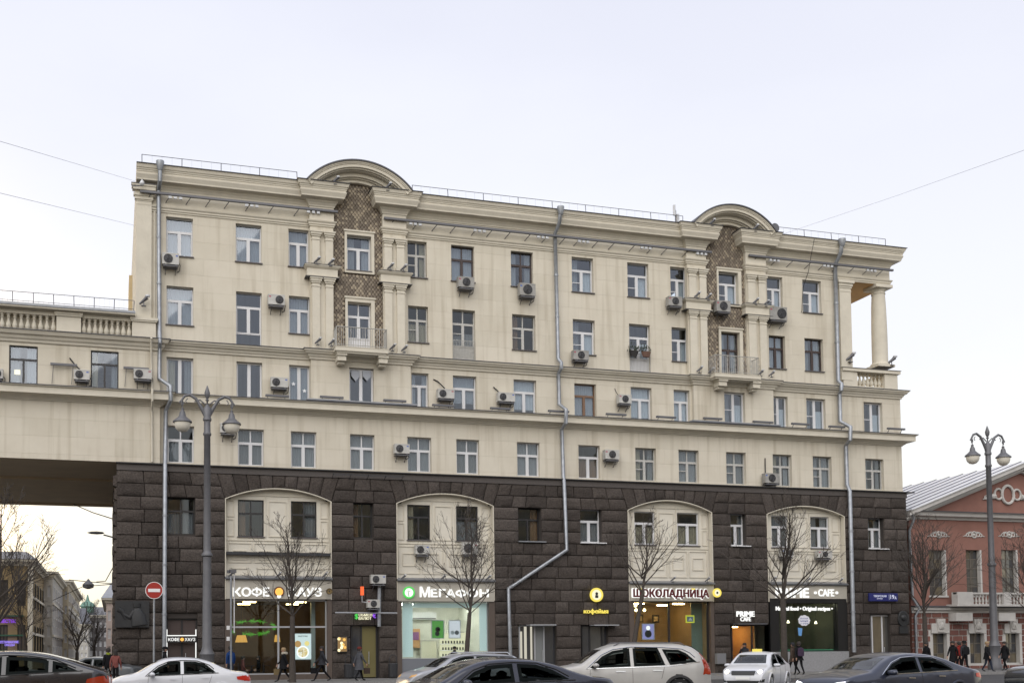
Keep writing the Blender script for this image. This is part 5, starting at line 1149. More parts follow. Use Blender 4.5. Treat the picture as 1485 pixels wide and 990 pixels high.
# memorial reliefs
BRZ=mat('dark_bronze',(.035,.036,.038),rough=.45,metal=.35,noise=.3,nscale=5)
r=prect(166.5,216.5,870.5,909,YB-.3); t=thing('wall_relief','dark bronze relief of a seated figure on the granite at the left corner','relief',(r[0],YB-.12,r[2])); w_,h_=r[1]-r[0],r[3]-r[2]
MB().box(0,w_,-.12,.1,0,h_).build('plate',BRZ,t); m=MB()
m.tube([(w_*.64,-.14,h_*.76),(w_*.64,-.14,h_*.9)],[.2,.22],10); m.tube([(w_*.64,-.13,h_*.72),(w_*.68,-.13,h_*.45),(w_*.72,-.13,h_*.08)],[.15,.36,.42],10); m.tube([(w_*.58,-.15,h_*.6),(w_*.42,-.16,h_*.36),(w_*.25,-.16,h_*.5)],[.14,.11,.08],8); m.tube([(w_*.86,-.13,h_*.1),(w_*.8,-.14,h_*.42),(w_*.68,-.14,h_*.6)],[.1,.13,.12],8); m.tube([(w_*.1,-.13,h_*.68),(w_*.22,-.13,h_*.6),(w_*.3,-.13,h_*.3)],[.16,.13,.05],8); fo=m.build('figure',BRZ,t,True); fo.scale=(1,.3,1); fo.location=(0,-.085,0)
c=at(1310.5,903,YB-.1); t=thing('wall_relief','oval dark bronze plaque with a head above a tablet at the right corner','relief',(c.x,YB-.02,c.z)); MB().lathe([(.42,0),(.42,.08),(.38,.1),(.02,.1)],24,(0,0,.28),axis='y',sy=1.25).build('oval',BRZ,t); MB().box(-.34,.34,-.09,0,-.66,-.2).build('tablet',BRZ,t); MB().lathe([(.02,-.2),(.16,-.12),(.2,.02),(.17,.18),(.03,.24)],12,(0,-.1,.32),sy=.5).build('head',BRZ,t,True)
# bins by the exchange door
for i,(px,lab) in enumerate(((506,'ornate black metal bin left of the exchange office door'),(570,'ornate black metal bin right of the exchange office door'))):
    t=thing('waste_bin',lab,'bin',at(px,978,-1.2)); t.location.z=.15; MB().lathe([(.22,.05),(.26,.1),(.28,.8),(.24,.84),(.02,.84)],10).build('body',IRON,t); m=MB()
    for k in (-.2,.2): m.tube([(k,0,.8),(k,0,1.15)],.02,5)
    m.tube([(-.2,0,1.15),(-.1,0,1.3),(.1,0,1.3),(.2,0,1.15)],.02,5); m.build('hood_frame',IRON,t)
t=thing('utility_box','grey metal utility box on the granite right of the third arch','box',at(1046,962,YB-.2)); MB().box(-.32,.32,-.05,.2,-.0,.65).build('case',mat('box_grey',(.2,.2,.2),noise=.2),t); MB().box(-.28,.28,-.06,-.051,.04,.61).build('lid',mat('box_grey2',(.17,.17,.18)),t)

t=thing('metal_rack','flat dark metal rack on brackets over the granite band above the exchange door','rack',at(482,688,-.55)); r=prect(482,583,685,691,-.75)
m=MB()
for y in (-.35,.0,.35): m.tube([(0,y,0),(r[1]-r[0],y,-.0)],.018,4)
m.build('rails',IRON,t)
for i in range(5): MB().tube([((r[1]-r[0])*i/4,-.4,.03),((r[1]-r[0])*i/4,.25,-.2)],.018,4).build('bracket',IRON,t)
PAPER=mat('paper_white',(.75,.77,.8),rough=.8)
for px,py,lab in ((425.5,556.5,'upper white paper star in a fourth storey window'),(441.5,566.5,'lower white paper star in a fourth storey window')):
    p=at(px,py,.2); k=[(.13*(1 if i%2==0 else .45)*math.sin(i*math.pi/5),.13*(1 if i%2==0 else .45)*math.cos(i*math.pi/5)) for i in range(10)][::-1]
    t=thing('paper_star',lab,'paper star',p); MB().prism(k,-.004,.004).build('star',PAPER,t)
for px,lab in ((515.5,'white lace pennant in the left leaf of the window under the left balcony'),(532,'white lace pennant in the right leaf of the window under the left balcony')):
    p=at(px,548,-.15); t=thing('lace_curtain',lab,'curtain',p); MB().prism([(-.24,.1),(-.0,-.18),(.24,.1),(.24,.42),(-.24,.42)],-.004,.004).build('lace',mat('lace_pale',(.36,.38,.42),rough=.9),t)
r=prect(21,29.5,536,543,YW+.15); MB().box(r[0],r[1],YW+.15,YW+.155,r[2],r[3]).build('ceiling_light',em('office_light',(1,.95,.7),.8),label='small lit ceiling light seen in a window of the bridging wing',cat='lamp')

t=thing('bench','dark upholstered bench along the cafe back wall behind the third arch','bench',(X(970,940,3.6),3.4,.163)); MB().box(-2.2,2.2,0,.5,0,.45).build('seat',DRK,t); MB().box(-2.2,2.2,.5,.62,0,1.25).build('backrest',mat('bench_brown',(.04,.03,.025)),t)
r=prect(1003,1024,874,958,.9); MB().box(r[0],r[1],.9,.95,.163,b3[2]-.06).build('glass_partition',mat('partition_green',(.16,.20,.17),rough=.3),label='tall greenish partition at the right end of the cafe window',cat='partition')
t=thing('wall_unit','white indoor climate unit on the phone shop back wall','air conditioner',at(613,893,5.7)); MB().box(-.9,.9,0,.2,-.2,.25).build('case',PVC,t); MB().box(-.85,.85,-.01,-.001,-.18,-.1).build('vent',FIXT,t)
t=thing('picture','orange notice on the left part of the phone shop back wall','picture',at(603,925,5.8)); MB().box(-.28,.28,0,.05,-.6,.6).build('sheet',mat('notice_orange',(.45,.25,.12)),t); MB().box(-.2,.2,-.01,-.001,-.1,.4).build('print',mat('notice_violet',(.2,.08,.2)),t)
t=thing('door','cream inner door in the phone shop back wall','door',(X(622,940,5.8),5.85,.163)); MB().box(-.5,.5,-.04,0,0,2.1).build('leaf',mat('door_cream',(.62,.6,.5)),t); m=MB(); m.box(-.58,-.5,-.07,0,0,2.18); m.box(.5,.58,-.07,0,0,2.18); m.box(-.5,.5,-.07,0,2.1,2.18); m.build('frame',OLDW,t)

for i,(px,py) in enumerate(((1143,901),(1183,902),(1199,905))):
    p=at(px,py,2.2); t=thing('pendant_lamp',('left','middle','right')[i]+' small glowing pendant lamp inside the fourth arch cafe','lamp',p); MB().lathe([(.1,-.08),(.04,.1)],10).build('shade',em('pendant_glow',(1,.85,.55),2.2),t); MB().tube([(0,0,.1),(0,0,b4[2]-p.z-.1)],.012,4).build('cord',CABLE,t)
# ------------------------------------------------------------------ street lamps
LAMPM=mat('lamp_grey_paint',(.135,.135,.145),rough=.5,metal=.2,noise=.25,nscale=3)
BOWL=mat('lamp_bowl',(.68,.64,.55),rough=.15,ior=1.5)
def streetlamp(label,px,Y,pytop):
    p=at(px,900,Y); H=Z(px,pytop,Y)-.15
    t=thing('street_lamp',label,'street lamp',(p.x,Y,.15),0,'twin lantern street lamps'); k=H/14.0
    m=MB(); m.lathe([(.42,0),(.44,.25),(.36,.35),(.34,1.3),(.38,1.36),(.30,1.5),(.235,1.7),(.20,5.9),(.27,5.95),(.27,6.05),(.20,6.12),(.185,6.2),(.155,11.6),(.2,11.64),(.2,11.74),(.16,11.78),(.16,12.3),(.21,12.34),(.21,12.44),(.17,12.5),(.24,12.85),(.12,13.0),(.06,13.1)],14); m.build('post',LAMPM,t,True)
    m=MB(); m.lathe([(.03,13.0),(.04,13.25),(.1,13.3),(.05,13.36),(.12,13.5),(.14,13.65),(.09,13.8),(.02,14.0)],10); m.build('finial',LAMPM,t,True)
    for s in (-1,1):
        a=[(s*.05,0,12.5),(s*.3,0,12.95),(s*.55,0,13.35),(s*.85,0,13.52),(s*1.1,0,13.45),(s*1.25,0,13.22),(s*1.22,0,13.0)]
        m=MB(); m.tube(a,[.1,.09,.075,.07,.065,.06,.05],8); m.tube([(s*.1,0,13.1),(s*.35,0,13.3),(s*.62,0,13.2)],.035,6); m.tube([(s*1.25+.1*s*math.cos(q),0,13.1+.12*math.sin(q)) for q in [i*.6 for i in range(9)]],.03,6)
        m.tube([(s*.95,0,13.35),(s*1.05,0,13.22),(s*.98,0,13.12)],.025,5); m.build('arm',LAMPM,t,True)
        c=(s*1.2,0,0); m=MB(); m.lathe([(.02,13.02),(.03,12.88),(.09,12.84),(.07,12.78),(.14,12.66),(.17,12.5),(.3,12.38),(.46,12.26),(.47,12.2),(.42,12.18)],16,c); l=m.build('lantern',LAMPM,t,True)
        m=MB(); m.lathe([(.40,12.2),(.39,12.05),(.33,11.9),(.2,11.78),(.03,11.74)],16,c); b=m.build('bowl',BOWL,None,True); b.parent=l
    for o in t.children: pass
    t.scale=(1,1,k); return t
streetlamp('tall grey twin lantern street lamp on the pavement at the left, before the first arch',300.3,-5.6,559)
streetlamp('tall grey twin lantern street lamp before the red building at the right',1441,-3.6,618)
# wall lamp on the left corner, hanging lamp
t=thing('wall_lamp','small grey street luminaire on an arm from the left granite corner','street lamp',at(168,781,2)); a=at(150,775,2)-at(168,781,2); MB().tube([(.2,0,0),(a.x,0,a.z)],.04,6).build('arm',LAMPM,t); MB().lathe([(.02,-.5),(.14,-.3),(.17,.0),(.12,.3),(.02,.4)],10,(a.x-.35,0,a.z+.1),axis='x',sy=.5).build('lantern',LAMPM,t,True)
t=thing('hanging_lamp','lamp hanging on a wire over the side street behind the passage','street lamp',at(128,848,30)); MB().lathe([(.04,.5),(.15,.35),(.45,.05),(.4,-.2),(.1,-.3)],12).build('lantern',LAMPM,t,True)
for pts,lab in (([at(100,840,30),at(128,843,30),at(168,846,30)],'wire carrying the hanging lamp across the side street'),([at(107,731,15),at(135,743,8),at(167,753,2)],'string of cable from the bridging wing to the granite corner'),([at(168,797,3),at(165,820,6),at(153,842,20),at(140,843,30)],'black cable sagging from the granite corner down the side street'),([at(0,905,60),at(120,850,40),at(168,846,10)],'thin wire crossing low over the side street')):
    MB().tube(pts,.03,5).build('wire',CABLE,label=lab,cat='wire')
# no entry sign
RED=mat('sign_red',(.33,.02,.012),rough=.4); SW=mat('sign_white',(.75,.75,.75),rough=.4)
Y=-6.5; p=at(223.5,855.5,Y); t=thing('road_sign','round red no entry sign with white bar on a grey pole','road sign',(p.x,Y,.15)); zc_=p.z-.15; r=12.8/ppm(223,Y)
MB().tube([(0,.06,0),(0,.06,zc_+r*.8)],.045,8).build('pole',GALV,t); s=MB().lathe([(r,0),(r,.03),(.01,.03)],32,(0,0,zc_),axis='y').build('rim',SW,t); d=MB().lathe([(r*.93,.031),(r*.93,.034),(.01,.034)],32,(0,0,zc_),axis='y').build('disc',RED,t); MB().box(-r*.68,r*.68,-.042,-.035,zc_-r*.19,zc_+r*.19).build('bar',SW,t)
# signal post with boxes
Y=-4.5; p=at(335,900,Y); t=thing('signal_post','slim grey post with small boxes and a camera left of the coffee shop window','post',(p.x,Y,.15)); h=Z(335,830,Y)-.15
MB().tube([(0,0,0),(0,0,h*.97)],.05,8).build('pole',GALV,t); MB().tube([(.16,0,h*.45),(.16,0,h)],.032,8).build('upper_pole',PVC,t)
for z in (.48,.38): MB().box(-.22,-.07,-.08,.08,h*z,h*z+.2).build('box',SW,t)
MB().box(-.1,.26,-.14,.06,h,h+.16).build('camera',FIXT,t); MB().box(-.2,-.06,-.14,.06,h-.02,h+.12).build('camera',FIXT,t)
# ------------------------------------------------------------------ trees
BARK=mat('bark',(.075,.062,.052),rough=.95,noise=.4,nscale=8,bump=.5,bscale=30); TWIG=mat('twig',(.058,.049,.043),rough=.95)
def tree(label,px,Y,pyfork,pytop,halfpx,seed,lean=0.0,tr=.17,z0=.15,dens=1.0,asc=1.0,group='bare street trees'):
    rg=random.Random(seed); p=at(px,900,Y); t=thing('bare_tree',label,'tree',(p.x,Y,z0),0,group)
    zf=Z(px,pyfork,Y)-z0; H=Z(px,pytop,Y)-z0; rad=halfpx/ppm(px,Y)
    m=MB(); pts=[(0,0,-.2),(lean*.1,0,zf*.35),(lean*.35,0,zf*.7),(lean*.6,0,zf)]; m.tube(pts,[tr*1.1,tr*.8,tr*.72,tr*.68],9); m.build('trunk',BARK,t,True)
    big=MB(); tw=MB()
    def branch(p,d,L,r,lev):
        n=5 if lev<2 else 4; path=[p]; q=p; dd=d.copy(); rs=[r]
        for i in range(n):
            up=.10 if lev<2 else .03
            dd=(dd+Vector((rg.uniform(-.22,.22),rg.uniform(-.22,.22),rg.uniform(-.12,.12)+up))).normalized(); q=q+dd*(L/n); path.append(q); rs.append(max(r*(1-.72*(i+1)/n),.0075))
        (big if r>.03 else tw).tube(path,rs,6 if r>.03 else 3,cap=False)
        if lev>=3: return
        k=int(({0:16,1:9,2:5}[lev])*dens)
        for j in range(k):
            f=.22+.76*(j+rg.random())/k; i=min(int(f*n),n-1); b=path[i]+(path[i+1]-path[i])*(f*n-i)
            base=(path[i+1]-path[i]).normalized(); s=base.orthogonal().normalized(); s.rotate(Matrix.Rotation(rg.uniform(0,6.283),3,base)); ang=rg.uniform(.45,.85)
            nd=(base*math.cos(ang)+s*math.sin(ang)); nd.z+=.10; nd.normalize()
            branch(b,nd,L*rg.uniform(.32,.52)*(1.1-.45*f),max(rs[i]*.5,.0085),lev+1)
    top=Vector(pts[-1]); C=(H-zf)*.86
    branch(top,Vector((lean*.15,0,1)).normalized(),C,tr*.45,0)
    nb=int(13*dens)
    for j in range(nb):
        az=2*math.pi*(j+rg.uniform(-.3,.3))/nb; el=rg.uniform(.45,1.15)*asc; f=rg.random()**1.3; st=top+Vector((0,0,f*C*.35))+Vector((0,0,-.25*rg.random()))
        d=Vector((math.cos(az)*math.cos(el),math.sin(az)*math.cos(el),math.sin(el)))
        L=min(rad/max(math.cos(el),.35)*rg.uniform(.85,1.1),C*.95*(1-f*.25)); branch(st,d,L,tr*rg.uniform(.16,.28),1)
    big.build('limbs',BARK,t,True); o=tw.build('twigs',TWIG,t)
    return t
tree('bare tree in front of the coffee shop lettering, trunk hiding part of its window',424,-6.2,893,748,76,11,0,.18,dens=.85)
tree('bare tree in front of the phone shop, its fork crossing the lettering',675,-6.2,888,728,74,23,.4,.165,dens=.9,asc=1.1)
tree('slanting bare tree at the left edge of the third arch, reaching right',915,-5.2,862,735,85,5,1.2,.17,dens=.7)
tree('bare tree with thick trunk before the left part of the fourth arch',1136,-6.2,868,722,84,42,0,.23,dens=.85,asc=.9)
tree('bare tree between the granite corner and the red building',1341,-5.6,893,752,70,31,0,.19)
tree('big bare tree cut off by the left edge, branches over the yellow building',-12,-9,905,715,105,17,.4,.2,dens=1.1,group='bare trees in the side street')
tree('bare tree cut off by the right edge of the photo',1500,-5,900,760,60,61,0,.16)
tree('dark bare tree far down the side street behind the passage',112,45,945,858,30,77,0,.22,dens=.9,group='bare trees in the side street')
tree('slender bare tree beside the yellow building at the left',38,22,935,790,40,91,0,.16,dens=.95,group='bare trees in the side street')
tree('second bare tree further back in the side street',137,62,945,880,22,78,0,.22,dens=.8,group='bare trees in the side street')
# ------------------------------------------------------------------ red mansion on the right
REDW=mat('red_render',(.27,.14,.112),rough=.9,spec=.2,noise=.2,nscale=.9); REDB=[mat('red_block_'+n,c,rough=.85,noise=.2,nscale=3) for n,c in (('a',(.20,.085,.066)),('b',(.175,.075,.06)))]
WST=mat('white_stone',(.54,.52,.49),rough=.8,noise=.18,nscale=2); SEAM=mat('seam_roof_light',(.70,.70,.71),rough=.45,metal=.15,noise=.12,nscale=1); SEAMD=mat('seam_dark',(.13,.13,.15),rough=.5,metal=.3); WOODG=mat('grey_wood_frame',(.12,.105,.085),rough=.6)
YR=.6
RH=thing('red_mansion','low red mansion with white trim, gable front and pale standing seam roof','building',(X(1420),8,0))
def RR_(mb,name,m,smooth=False): return keep(mb.build(name,m,None,smooth),RH)
rx0=X(1319,800,YR); apx=X(1479,690,YR); hw=apx-rx0; rx1=apx+hw
zcr=Z(1400,748,YR); zbelt=Z(1400,884,YR)
rw=[(X(a,830,YR),X(b,830,YR),Z((a+b)/2,863,YR),Z((a+b)/2,797,YR)) for a,b in ((1347.5,1370),(1401.5,1421.5),(1453,1474),(1503,1524),(1554,1575))]
lw=[(X(a,950,YR),X(b,950,YR),.5,Z((a+b)/2,917.5,YR)) for a,b in ((1354.5,1374),(1408,1428),(1460,1479),(1512,1531),(1564,1583))]
m=MB(); holed(m,rx0,rx1,zbelt,zcr,YR,rw,.35); m.add([(rx0,YR,0),(rx0,30,0),(rx0,30,zcr),(rx0,YR,zcr)],[(0,1,2,3)]); m.add([(rx1,YR,0),(rx1,30,0),(rx1,30,zcr),(rx1,YR,zcr)],[(0,1,2,3)])
zap=Z(1479,668.5,YR-.7)
m.add([(rx0,YR+.05,zcr),(rx1,YR+.05,zcr),(apx,YR+.05,zap-.4)],[(0,1,2)]); RR_(m,'wall',REDW)
m=MB(); holed(m,rx0,rx1,0,zbelt,YR+.05,lw,.35); RR_(m,'block_bed',WST)
# rusticated blocks
z=zbelt-.12; i=0
while z>.3:
    z0=z-.40; x=rx0-.3*(i%2)
    while x<X(1492,900,YR):
        a,b=max(x+.04,rx0+.02),x+.78
        cl=[h for h in lw if h[2]<z and h[3]+.1>z0 and h[0]-.25<b and h[1]+.25>a]
        if cl:
            h=cl[0]
            if a<h[0]-.35: b=min(b,h[0]-.27)
            else: a=max(a,h[1]+.27)
        if b-a>.1: RR_(MB().add([(a,YR,z0+.03),(b,YR,z0+.03),(b,YR,z-.03),(a,YR,z-.03),(a,YR+.06,z0+.03),(b,YR+.06,z0+.03),(b,YR+.06,z-.03),(a,YR+.06,z-.03)],[(0,1,2,3),(0,1,5,4),(1,2,6,5),(2,3,7,6),(3,0,4,7)]),'block',REDB[rng.randrange(2)])
        x+=.82
    z=z0; i+=1
def grid(h,Y,fm,nx,ny,parent):
    x0,x1,z0,z1=h; m=MB(); t=.06
    for k in range(nx+1): x=x0+(x1-x0)*k/nx; m.box(x-t/2,x+t/2,Y,Y+.07,z0,z1)
    for k in range(ny+1): z=z0+(z1-z0)*k/ny; m.box(x0,x1,Y+.003,Y+.066,z-t/2,z+t/2)
    w=keep(m.build('window',fm,None),parent); 
    for i in range(nx):
        for j in range(ny):
            o=unitbox('pane',x0+(x1-x0)*i/nx+t/2,x0+(x1-x0)*(i+1)/nx-t/2,Y+.03,Y+.04,z0+(z1-z0)*j/ny+t/2,z0+(z1-z0)*(j+1)/ny-t/2,rng.choice(GD),w); o.matrix_parent_inverse=Matrix()
for h in rw: grid(h,YR+.25,WOODG,2,5,RH); RR_(MB().box(h[1]-.012,h[1]+.12,YR-.04,YR+.3,h[2],h[3]),'window_surround',WST); RR_(MB().box(h[0]-.1,h[1]+.2,YR-.08,YR+.3,h[2]-.12,h[2]),'sill',WST)
for h in lw: 
    grid(h,YR+.3,WOODG,2,3,RH); c=(h[0]+h[1])/2
    RR_(MB().box(h[1]-.012,h[1]+.2,YR-.03,YR+.4,h[2],h[3]),'window_surround',WST)
    RR_(MB().box(c-.72,c+.72,YR-.08,YR+.3,h[3],h[3]+.66),'lintel',WST)
    m=MB(); m.prism([(c-.26,h[3]+.08),(c+.26,h[3]+.08),(c+.34,h[3]+.96),(c-.34,h[3]+.96)],YR-.16,YR+.2); k=RR_(m,'keystone',WST)
    m=MB(); m.lathe([(.02,-.3),(.12,-.24),(.17,-.1),(.17,.08),(.12,.22),(.02,.28)],12,(c,YR-.17,h[3]+.52),sy=.7)
    m.tube([(c-.16,YR-.2,h[3]+.3),(c-.22,YR-.2,h[3]+.55),(c-.1,YR-.22,h[3]+.8),(c+.1,YR-.22,h[3]+.8),(c+.22,YR-.2,h[3]+.55),(c+.16,YR-.2,h[3]+.3)],.05,6); m.box(c-.03,c+.03,YR-.33,YR-.2,h[3]+.42,h[3]+.56)
    o=m.build('carved_mask',WST,None,True); o.parent=k
RR_(MB().sweep([(rx0,YR),(rx1,YR)],[(-.02,zbelt-.2),(.08,zbelt-.2),(.1,zbelt-.05),(.26,zbelt),(.3,zbelt+.16),(-.02,zbelt+.2)]),'belt_course',WST)
RR_(MB().sweep([(rx0,YR),(rx1,YR)],[(-.02,zbelt+.201),(.36,zbelt+.17),(.36,zbelt+.23),(-.02,zbelt+.3)]),'belt_flashing',ROOFM)
RR_(MB().sweep([(rx0-.3,YR),(rx1+.3,YR)],[(-.02,zcr-.3),(.1,zcr-.3),(.15,zcr-.15),(.45,zcr-.1),(.5,zcr+.05),(.6,zcr+.15),(-.02,zcr+.18)]),'cornice',WST)
RR_(MB().sweep([(rx0-.3,YR),(rx1+.3,YR)],[(-.02,zcr+.181),(.66,zcr+.155),(.66,zcr+.19),(-.02,zcr+.32)]),'cornice_flashing',ROOFM)
ze=Z(1320,741,YR-.7)
for sx in (-1,1):
    m=MB(); ex=apx+sx*(hw+.5)
    for y0,y1,o0,o1 in ((YR-.75,YR+.1,-.28,0),(YR-.45,YR+.1,-.5,-.282),(YR-.2,YR+.1,-.66,-.502)):
        a=[(ex,ze+o0),(ex,ze+o1),(apx,zap+o1),(apx,zap+o0)]; m.prism(a if sx<0 else a[::-1],y0,y1)
    RR_(m,'raking_cornice',WST)
    m=MB(); v=[(ex-.0,YR-.85,ze+.02),(apx,YR-.85,zap+.02),(apx,26,zap+.02),(ex,26,ze+.02)]; m.add(v+[(x,y,z+.06) for x,y,z in v],[(0,1,2,3),(4,5,6,7),(0,1,5,4),(1,2,6,5),(2,3,7,6),(3,0,4,7)]); RR_(m,'roof',SEAM)
    if sx<0:
        y=YR-.2; me=None; d=Vector((apx-ex,0,zap-ze)); 
        nrm=Vector((-d.z,0,d.x)).normalized()*.05
        while y<26:
            mm=MB(); a=Vector((ex,y,ze+.08)); b=Vector((apx,y,zap+.08)); mm.add([a,b,b+nrm,a+nrm,a+Vector((0,.07,0)),b+Vector((0,.07,0)),b+nrm+Vector((0,.07,0)),a+nrm+Vector((0,.07,0))],[(0,1,2,3),(4,7,6,5),(3,2,6,7),(0,3,7,4),(1,5,6,2),(0,4,5,1)]); RR_(mm,'roof_seam',SEAMD); y+=1.35
# ornaments
def ring(m,cx,cz,r,t_,Y,n=18,sx=1): m.tube([(cx+r*sx*math.cos(k*2*math.pi/n),Y,cz+r*math.sin(k*2*math.pi/n)) for k in range(n+1)],t_,6,cap=False)
for px in (1361,1412,1463,1515):
    c=at(px,775,YR); m=MB(); ring(m,c.x,c.z,.2,.05,YR-.04); m.lathe([(.12,0),(.08,.08),(.01,.1)],10,(c.x,YR,c.z),axis='y')
    for s in (-1,1):
        ring(m,c.x+s*.32,c.z,.13,.04,YR-.03,12); ring(m,c.x+s*.55,c.z-.03,.1,.035,YR-.03,10); m.tube([(c.x+s*.62,YR-.03,c.z-.06),(c.x+s*.8,YR-.03,c.z-.1),(c.x+s*.92,YR-.02,c.z-.12)],[.05,.035,.01],6); m.tube([(c.x+s*.2,YR-.03,c.z+.2),(c.x+s*.45,YR-.03,c.z+.16),(c.x+s*.66,YR-.03,c.z+.02)],.03,5)
    RR_(m,'stucco_ornament',WST,True)
c=at(1461,717,YR); m=MB(); ring(m,c.x,c.z,.62,.10,YR-.03,22,.8); 
for s in (-1,1):
    ring(m,c.x+s*.78,c.z+.02,.36,.08,YR-.02,16,.9); m.tube([(c.x+s*1.1,YR-.02,c.z-.15),(c.x+s*1.5,YR-.02,c.z-.2),(c.x+s*2.1,YR-.02,c.z-.38)],[.2,.14,.03],7)
    for k in range(4): ring(m,c.x+s*(1.2+k*.22),c.z-.1-k*.05,.12,.04,YR-.05,9)
RR_(m,'gable_ornament',WST,True)
# balcony
zb0,zb1=zbelt+.35,zbelt+1.15; bx0=X(1385,870,YR-.7)
def bpx(a): return X(a,870,YR-.7)
RR_(MB().box(bx0-.1,rx1,YR-1.0,YR,zbelt+.22,zbelt+.36),'balcony_slab',WST); RR_(MB().box(bx0,rx1,YR-.85,YR-.55,zb1-.12,zb1),'balustrade_rail',WST)
for a,b in ((1385,1407),(1452,1462),(1520,1530)): RR_(MB().box(bpx(a),bpx(b),YR-.95,YR-.4,zb0,zb1+.02),'pedestal',WST)
bmr=MB().lathe([(.09,0),(.09,.05),(.05,.08),(.1,.22),(.05,.45),(.06,.55),(.09,.6),(.09,zb1-.12-zb0)],8).mesh('mansion_baluster',WST,True)
for a,b,n in ((1408,1452,9),(1463,1520,12)):
    for i in range(n): o=link('baluster',bmr,None); keep(o,RH); o.location=(bpx(a+(b-a)*(i+.5)/n),YR-.7,zb0)
for a in (1386,1448,1500): RR_(MB().box(bpx(a),bpx(a+24),YR-.7,YR,zbelt-.75,zbelt-.2),'balcony_bracket',WST)
m=MB(); a=at(1323,742,YR-.5); m.tube([a,(a.x+.1,YR-.5,a.z-.5),(a.x+.02,YR-.15,a.z-1.2),(a.x+.1,YR-.15,zbelt+.8),(a.x+.5,YR-.3,zbelt+.1),(a.x+.3,YR-.15,zbelt-.4),(a.x+.3,YR-.15,.2)],.09,8); RR_(m,'drainpipe',GALV,True)
# ------------------------------------------------------------------ side street houses and the far side of the avenue
def house(label,px0,px1,pytop,Y,depth,wallm,floors,cols,roofm=ROOFM,wm=None,roofh=.8,ground=1.0,frames=PVC,extra=None,side=0,X01=None,z1=None):
    x0,x1=X01 or (X(px0,900,Y),X(px1,900,Y)); z1=z1 or Z((px0+px1)/2,pytop,Y)
    t=thing('house' if floors<5 else 'apartment_house',label,'building',((x0+x1)/2,Y+depth/2,0))
    def q(mb,n,m): return keep(mb.build(n,m,None),t)
    hs=[]; fh=(z1-ground-.8)/floors; cw=(x1-x0)/cols
    for i in range(floors):
        for j in range(cols): a=x0+cw*j+cw*.27; hs.append((a,a+cw*.46,ground+fh*i+fh*.22,ground+fh*i+fh*.80))
    m=MB(); holed(m,x0,x1,0,z1,Y,hs,.25)
    m.add([(x0,Y,0),(x0,Y+depth,0),(x0,Y+depth,z1),(x0,Y,z1)],[(0,1,2,3)]); m.add([(x1,Y,0),(x1,Y+depth,0),(x1,Y+depth,z1),(x1,Y,z1)],[(0,1,2,3)]); m.add([(x0,Y+depth,0),(x1,Y+depth,0),(x1,Y+depth,z1),(x0,Y+depth,z1)],[(0,1,2,3)]); q(m,'wall',wallm)
    q(MB().sweep([(x0,Y+depth),(x0,Y),(x1,Y),(x1,Y+depth)][::1],[(-.02,z1-.4),(.1,z1-.4),(.2,z1-.2),(.45,z1-.1),(.5,z1+.06),(-.02,z1+.08)]),'cornice',PLP)
    c=Y+depth/2; m=MB(); xm=(x0+x1)/2; m.add([(x0-.5,Y-.5,z1+.09),(x1+.5,Y-.5,z1+.09),(x1+.5,Y+depth+.5,z1+.09),(x0-.5,Y+depth+.5,z1+.09),(x0+(x1-x0)*.2,c,z1+roofh),(x1-(x1-x0)*.2,c,z1+roofh)],[(0,1,5,4),(1,2,5),(2,3,4,5),(3,0,4)]); q(m,'roof',roofm)
    for h in hs:
        m=MB(); f=.1; m.box(h[0],h[0]+f,Y+.12,Y+.2,h[2],h[3]); m.box(h[1]-f,h[1],Y+.12,Y+.2,h[2],h[3]); m.box(h[0]+f,h[1]-f,Y+.12,Y+.2,h[2],h[2]+f); m.box(h[0]+f,h[1]-f,Y+.12,Y+.2,h[3]-f,h[3]); m.box((h[0]+h[1])/2-.05,(h[0]+h[1])/2+.05,Y+.12,Y+.2,h[2]+f,h[3]-f)
        w_=q(m,'window',frames); o=unitbox('pane',h[0]+f*.9,h[1]-f*.9,Y+.15,Y+.16,h[2]+f*.9,h[3]-f*.9,rng.choice(wm or GD),w_); o.matrix_parent_inverse=Matrix()
    if side:
        n=int(depth/side); 
        for i in range(floors):
            for j in range(n):
                y=Y+depth*(j+.5)/n; a,b=ground+fh*i+fh*.22,ground+fh*i+fh*.80; m=MB()
                for q_ in ((y-.6,y-.52,a,b),(y+.52,y+.6,a,b),(y-.04,y+.04,a,b),(y-.52,y-.04,b-.08,b),(y+.04,y+.52,b-.08,b),(y-.7,y+.7,a-.1,a)): m.box(x1-.05,x1+.07,q_[0],q_[1],q_[2],q_[3])
                w_=q(m,'window',frames); o=unitbox('pane',x1-.02,x1+.03,y-.53,y+.53,a+.01,b-.07,rng.choice(GD),w_); o.matrix_parent_inverse=Matrix()
        for c in (.36,.68): q(MB().box(x1,x1+.12,Y,Y+depth,z1*c,z1*c+.2),'belt_course',PLP)
    if extra: extra(t,q,x0,x1,z1,Y)
    return t
YEL=mat('yellow_render',(.30,.225,.12),rough=.9,noise=.2,nscale=.6); CRM=mat('cream_render',(.46,.40,.29),rough=.9,noise=.15,nscale=.5); PALE=mat('pale_render',(.46,.44,.40),rough=.9,noise=.15,nscale=.5); PINK=mat('pinkish_render',(.48,.40,.36),rough=.9,noise=.15,nscale=.5); GREYR=mat('grey_render',(.16,.15,.15),rough=.9,noise=.2,nscale=.5)
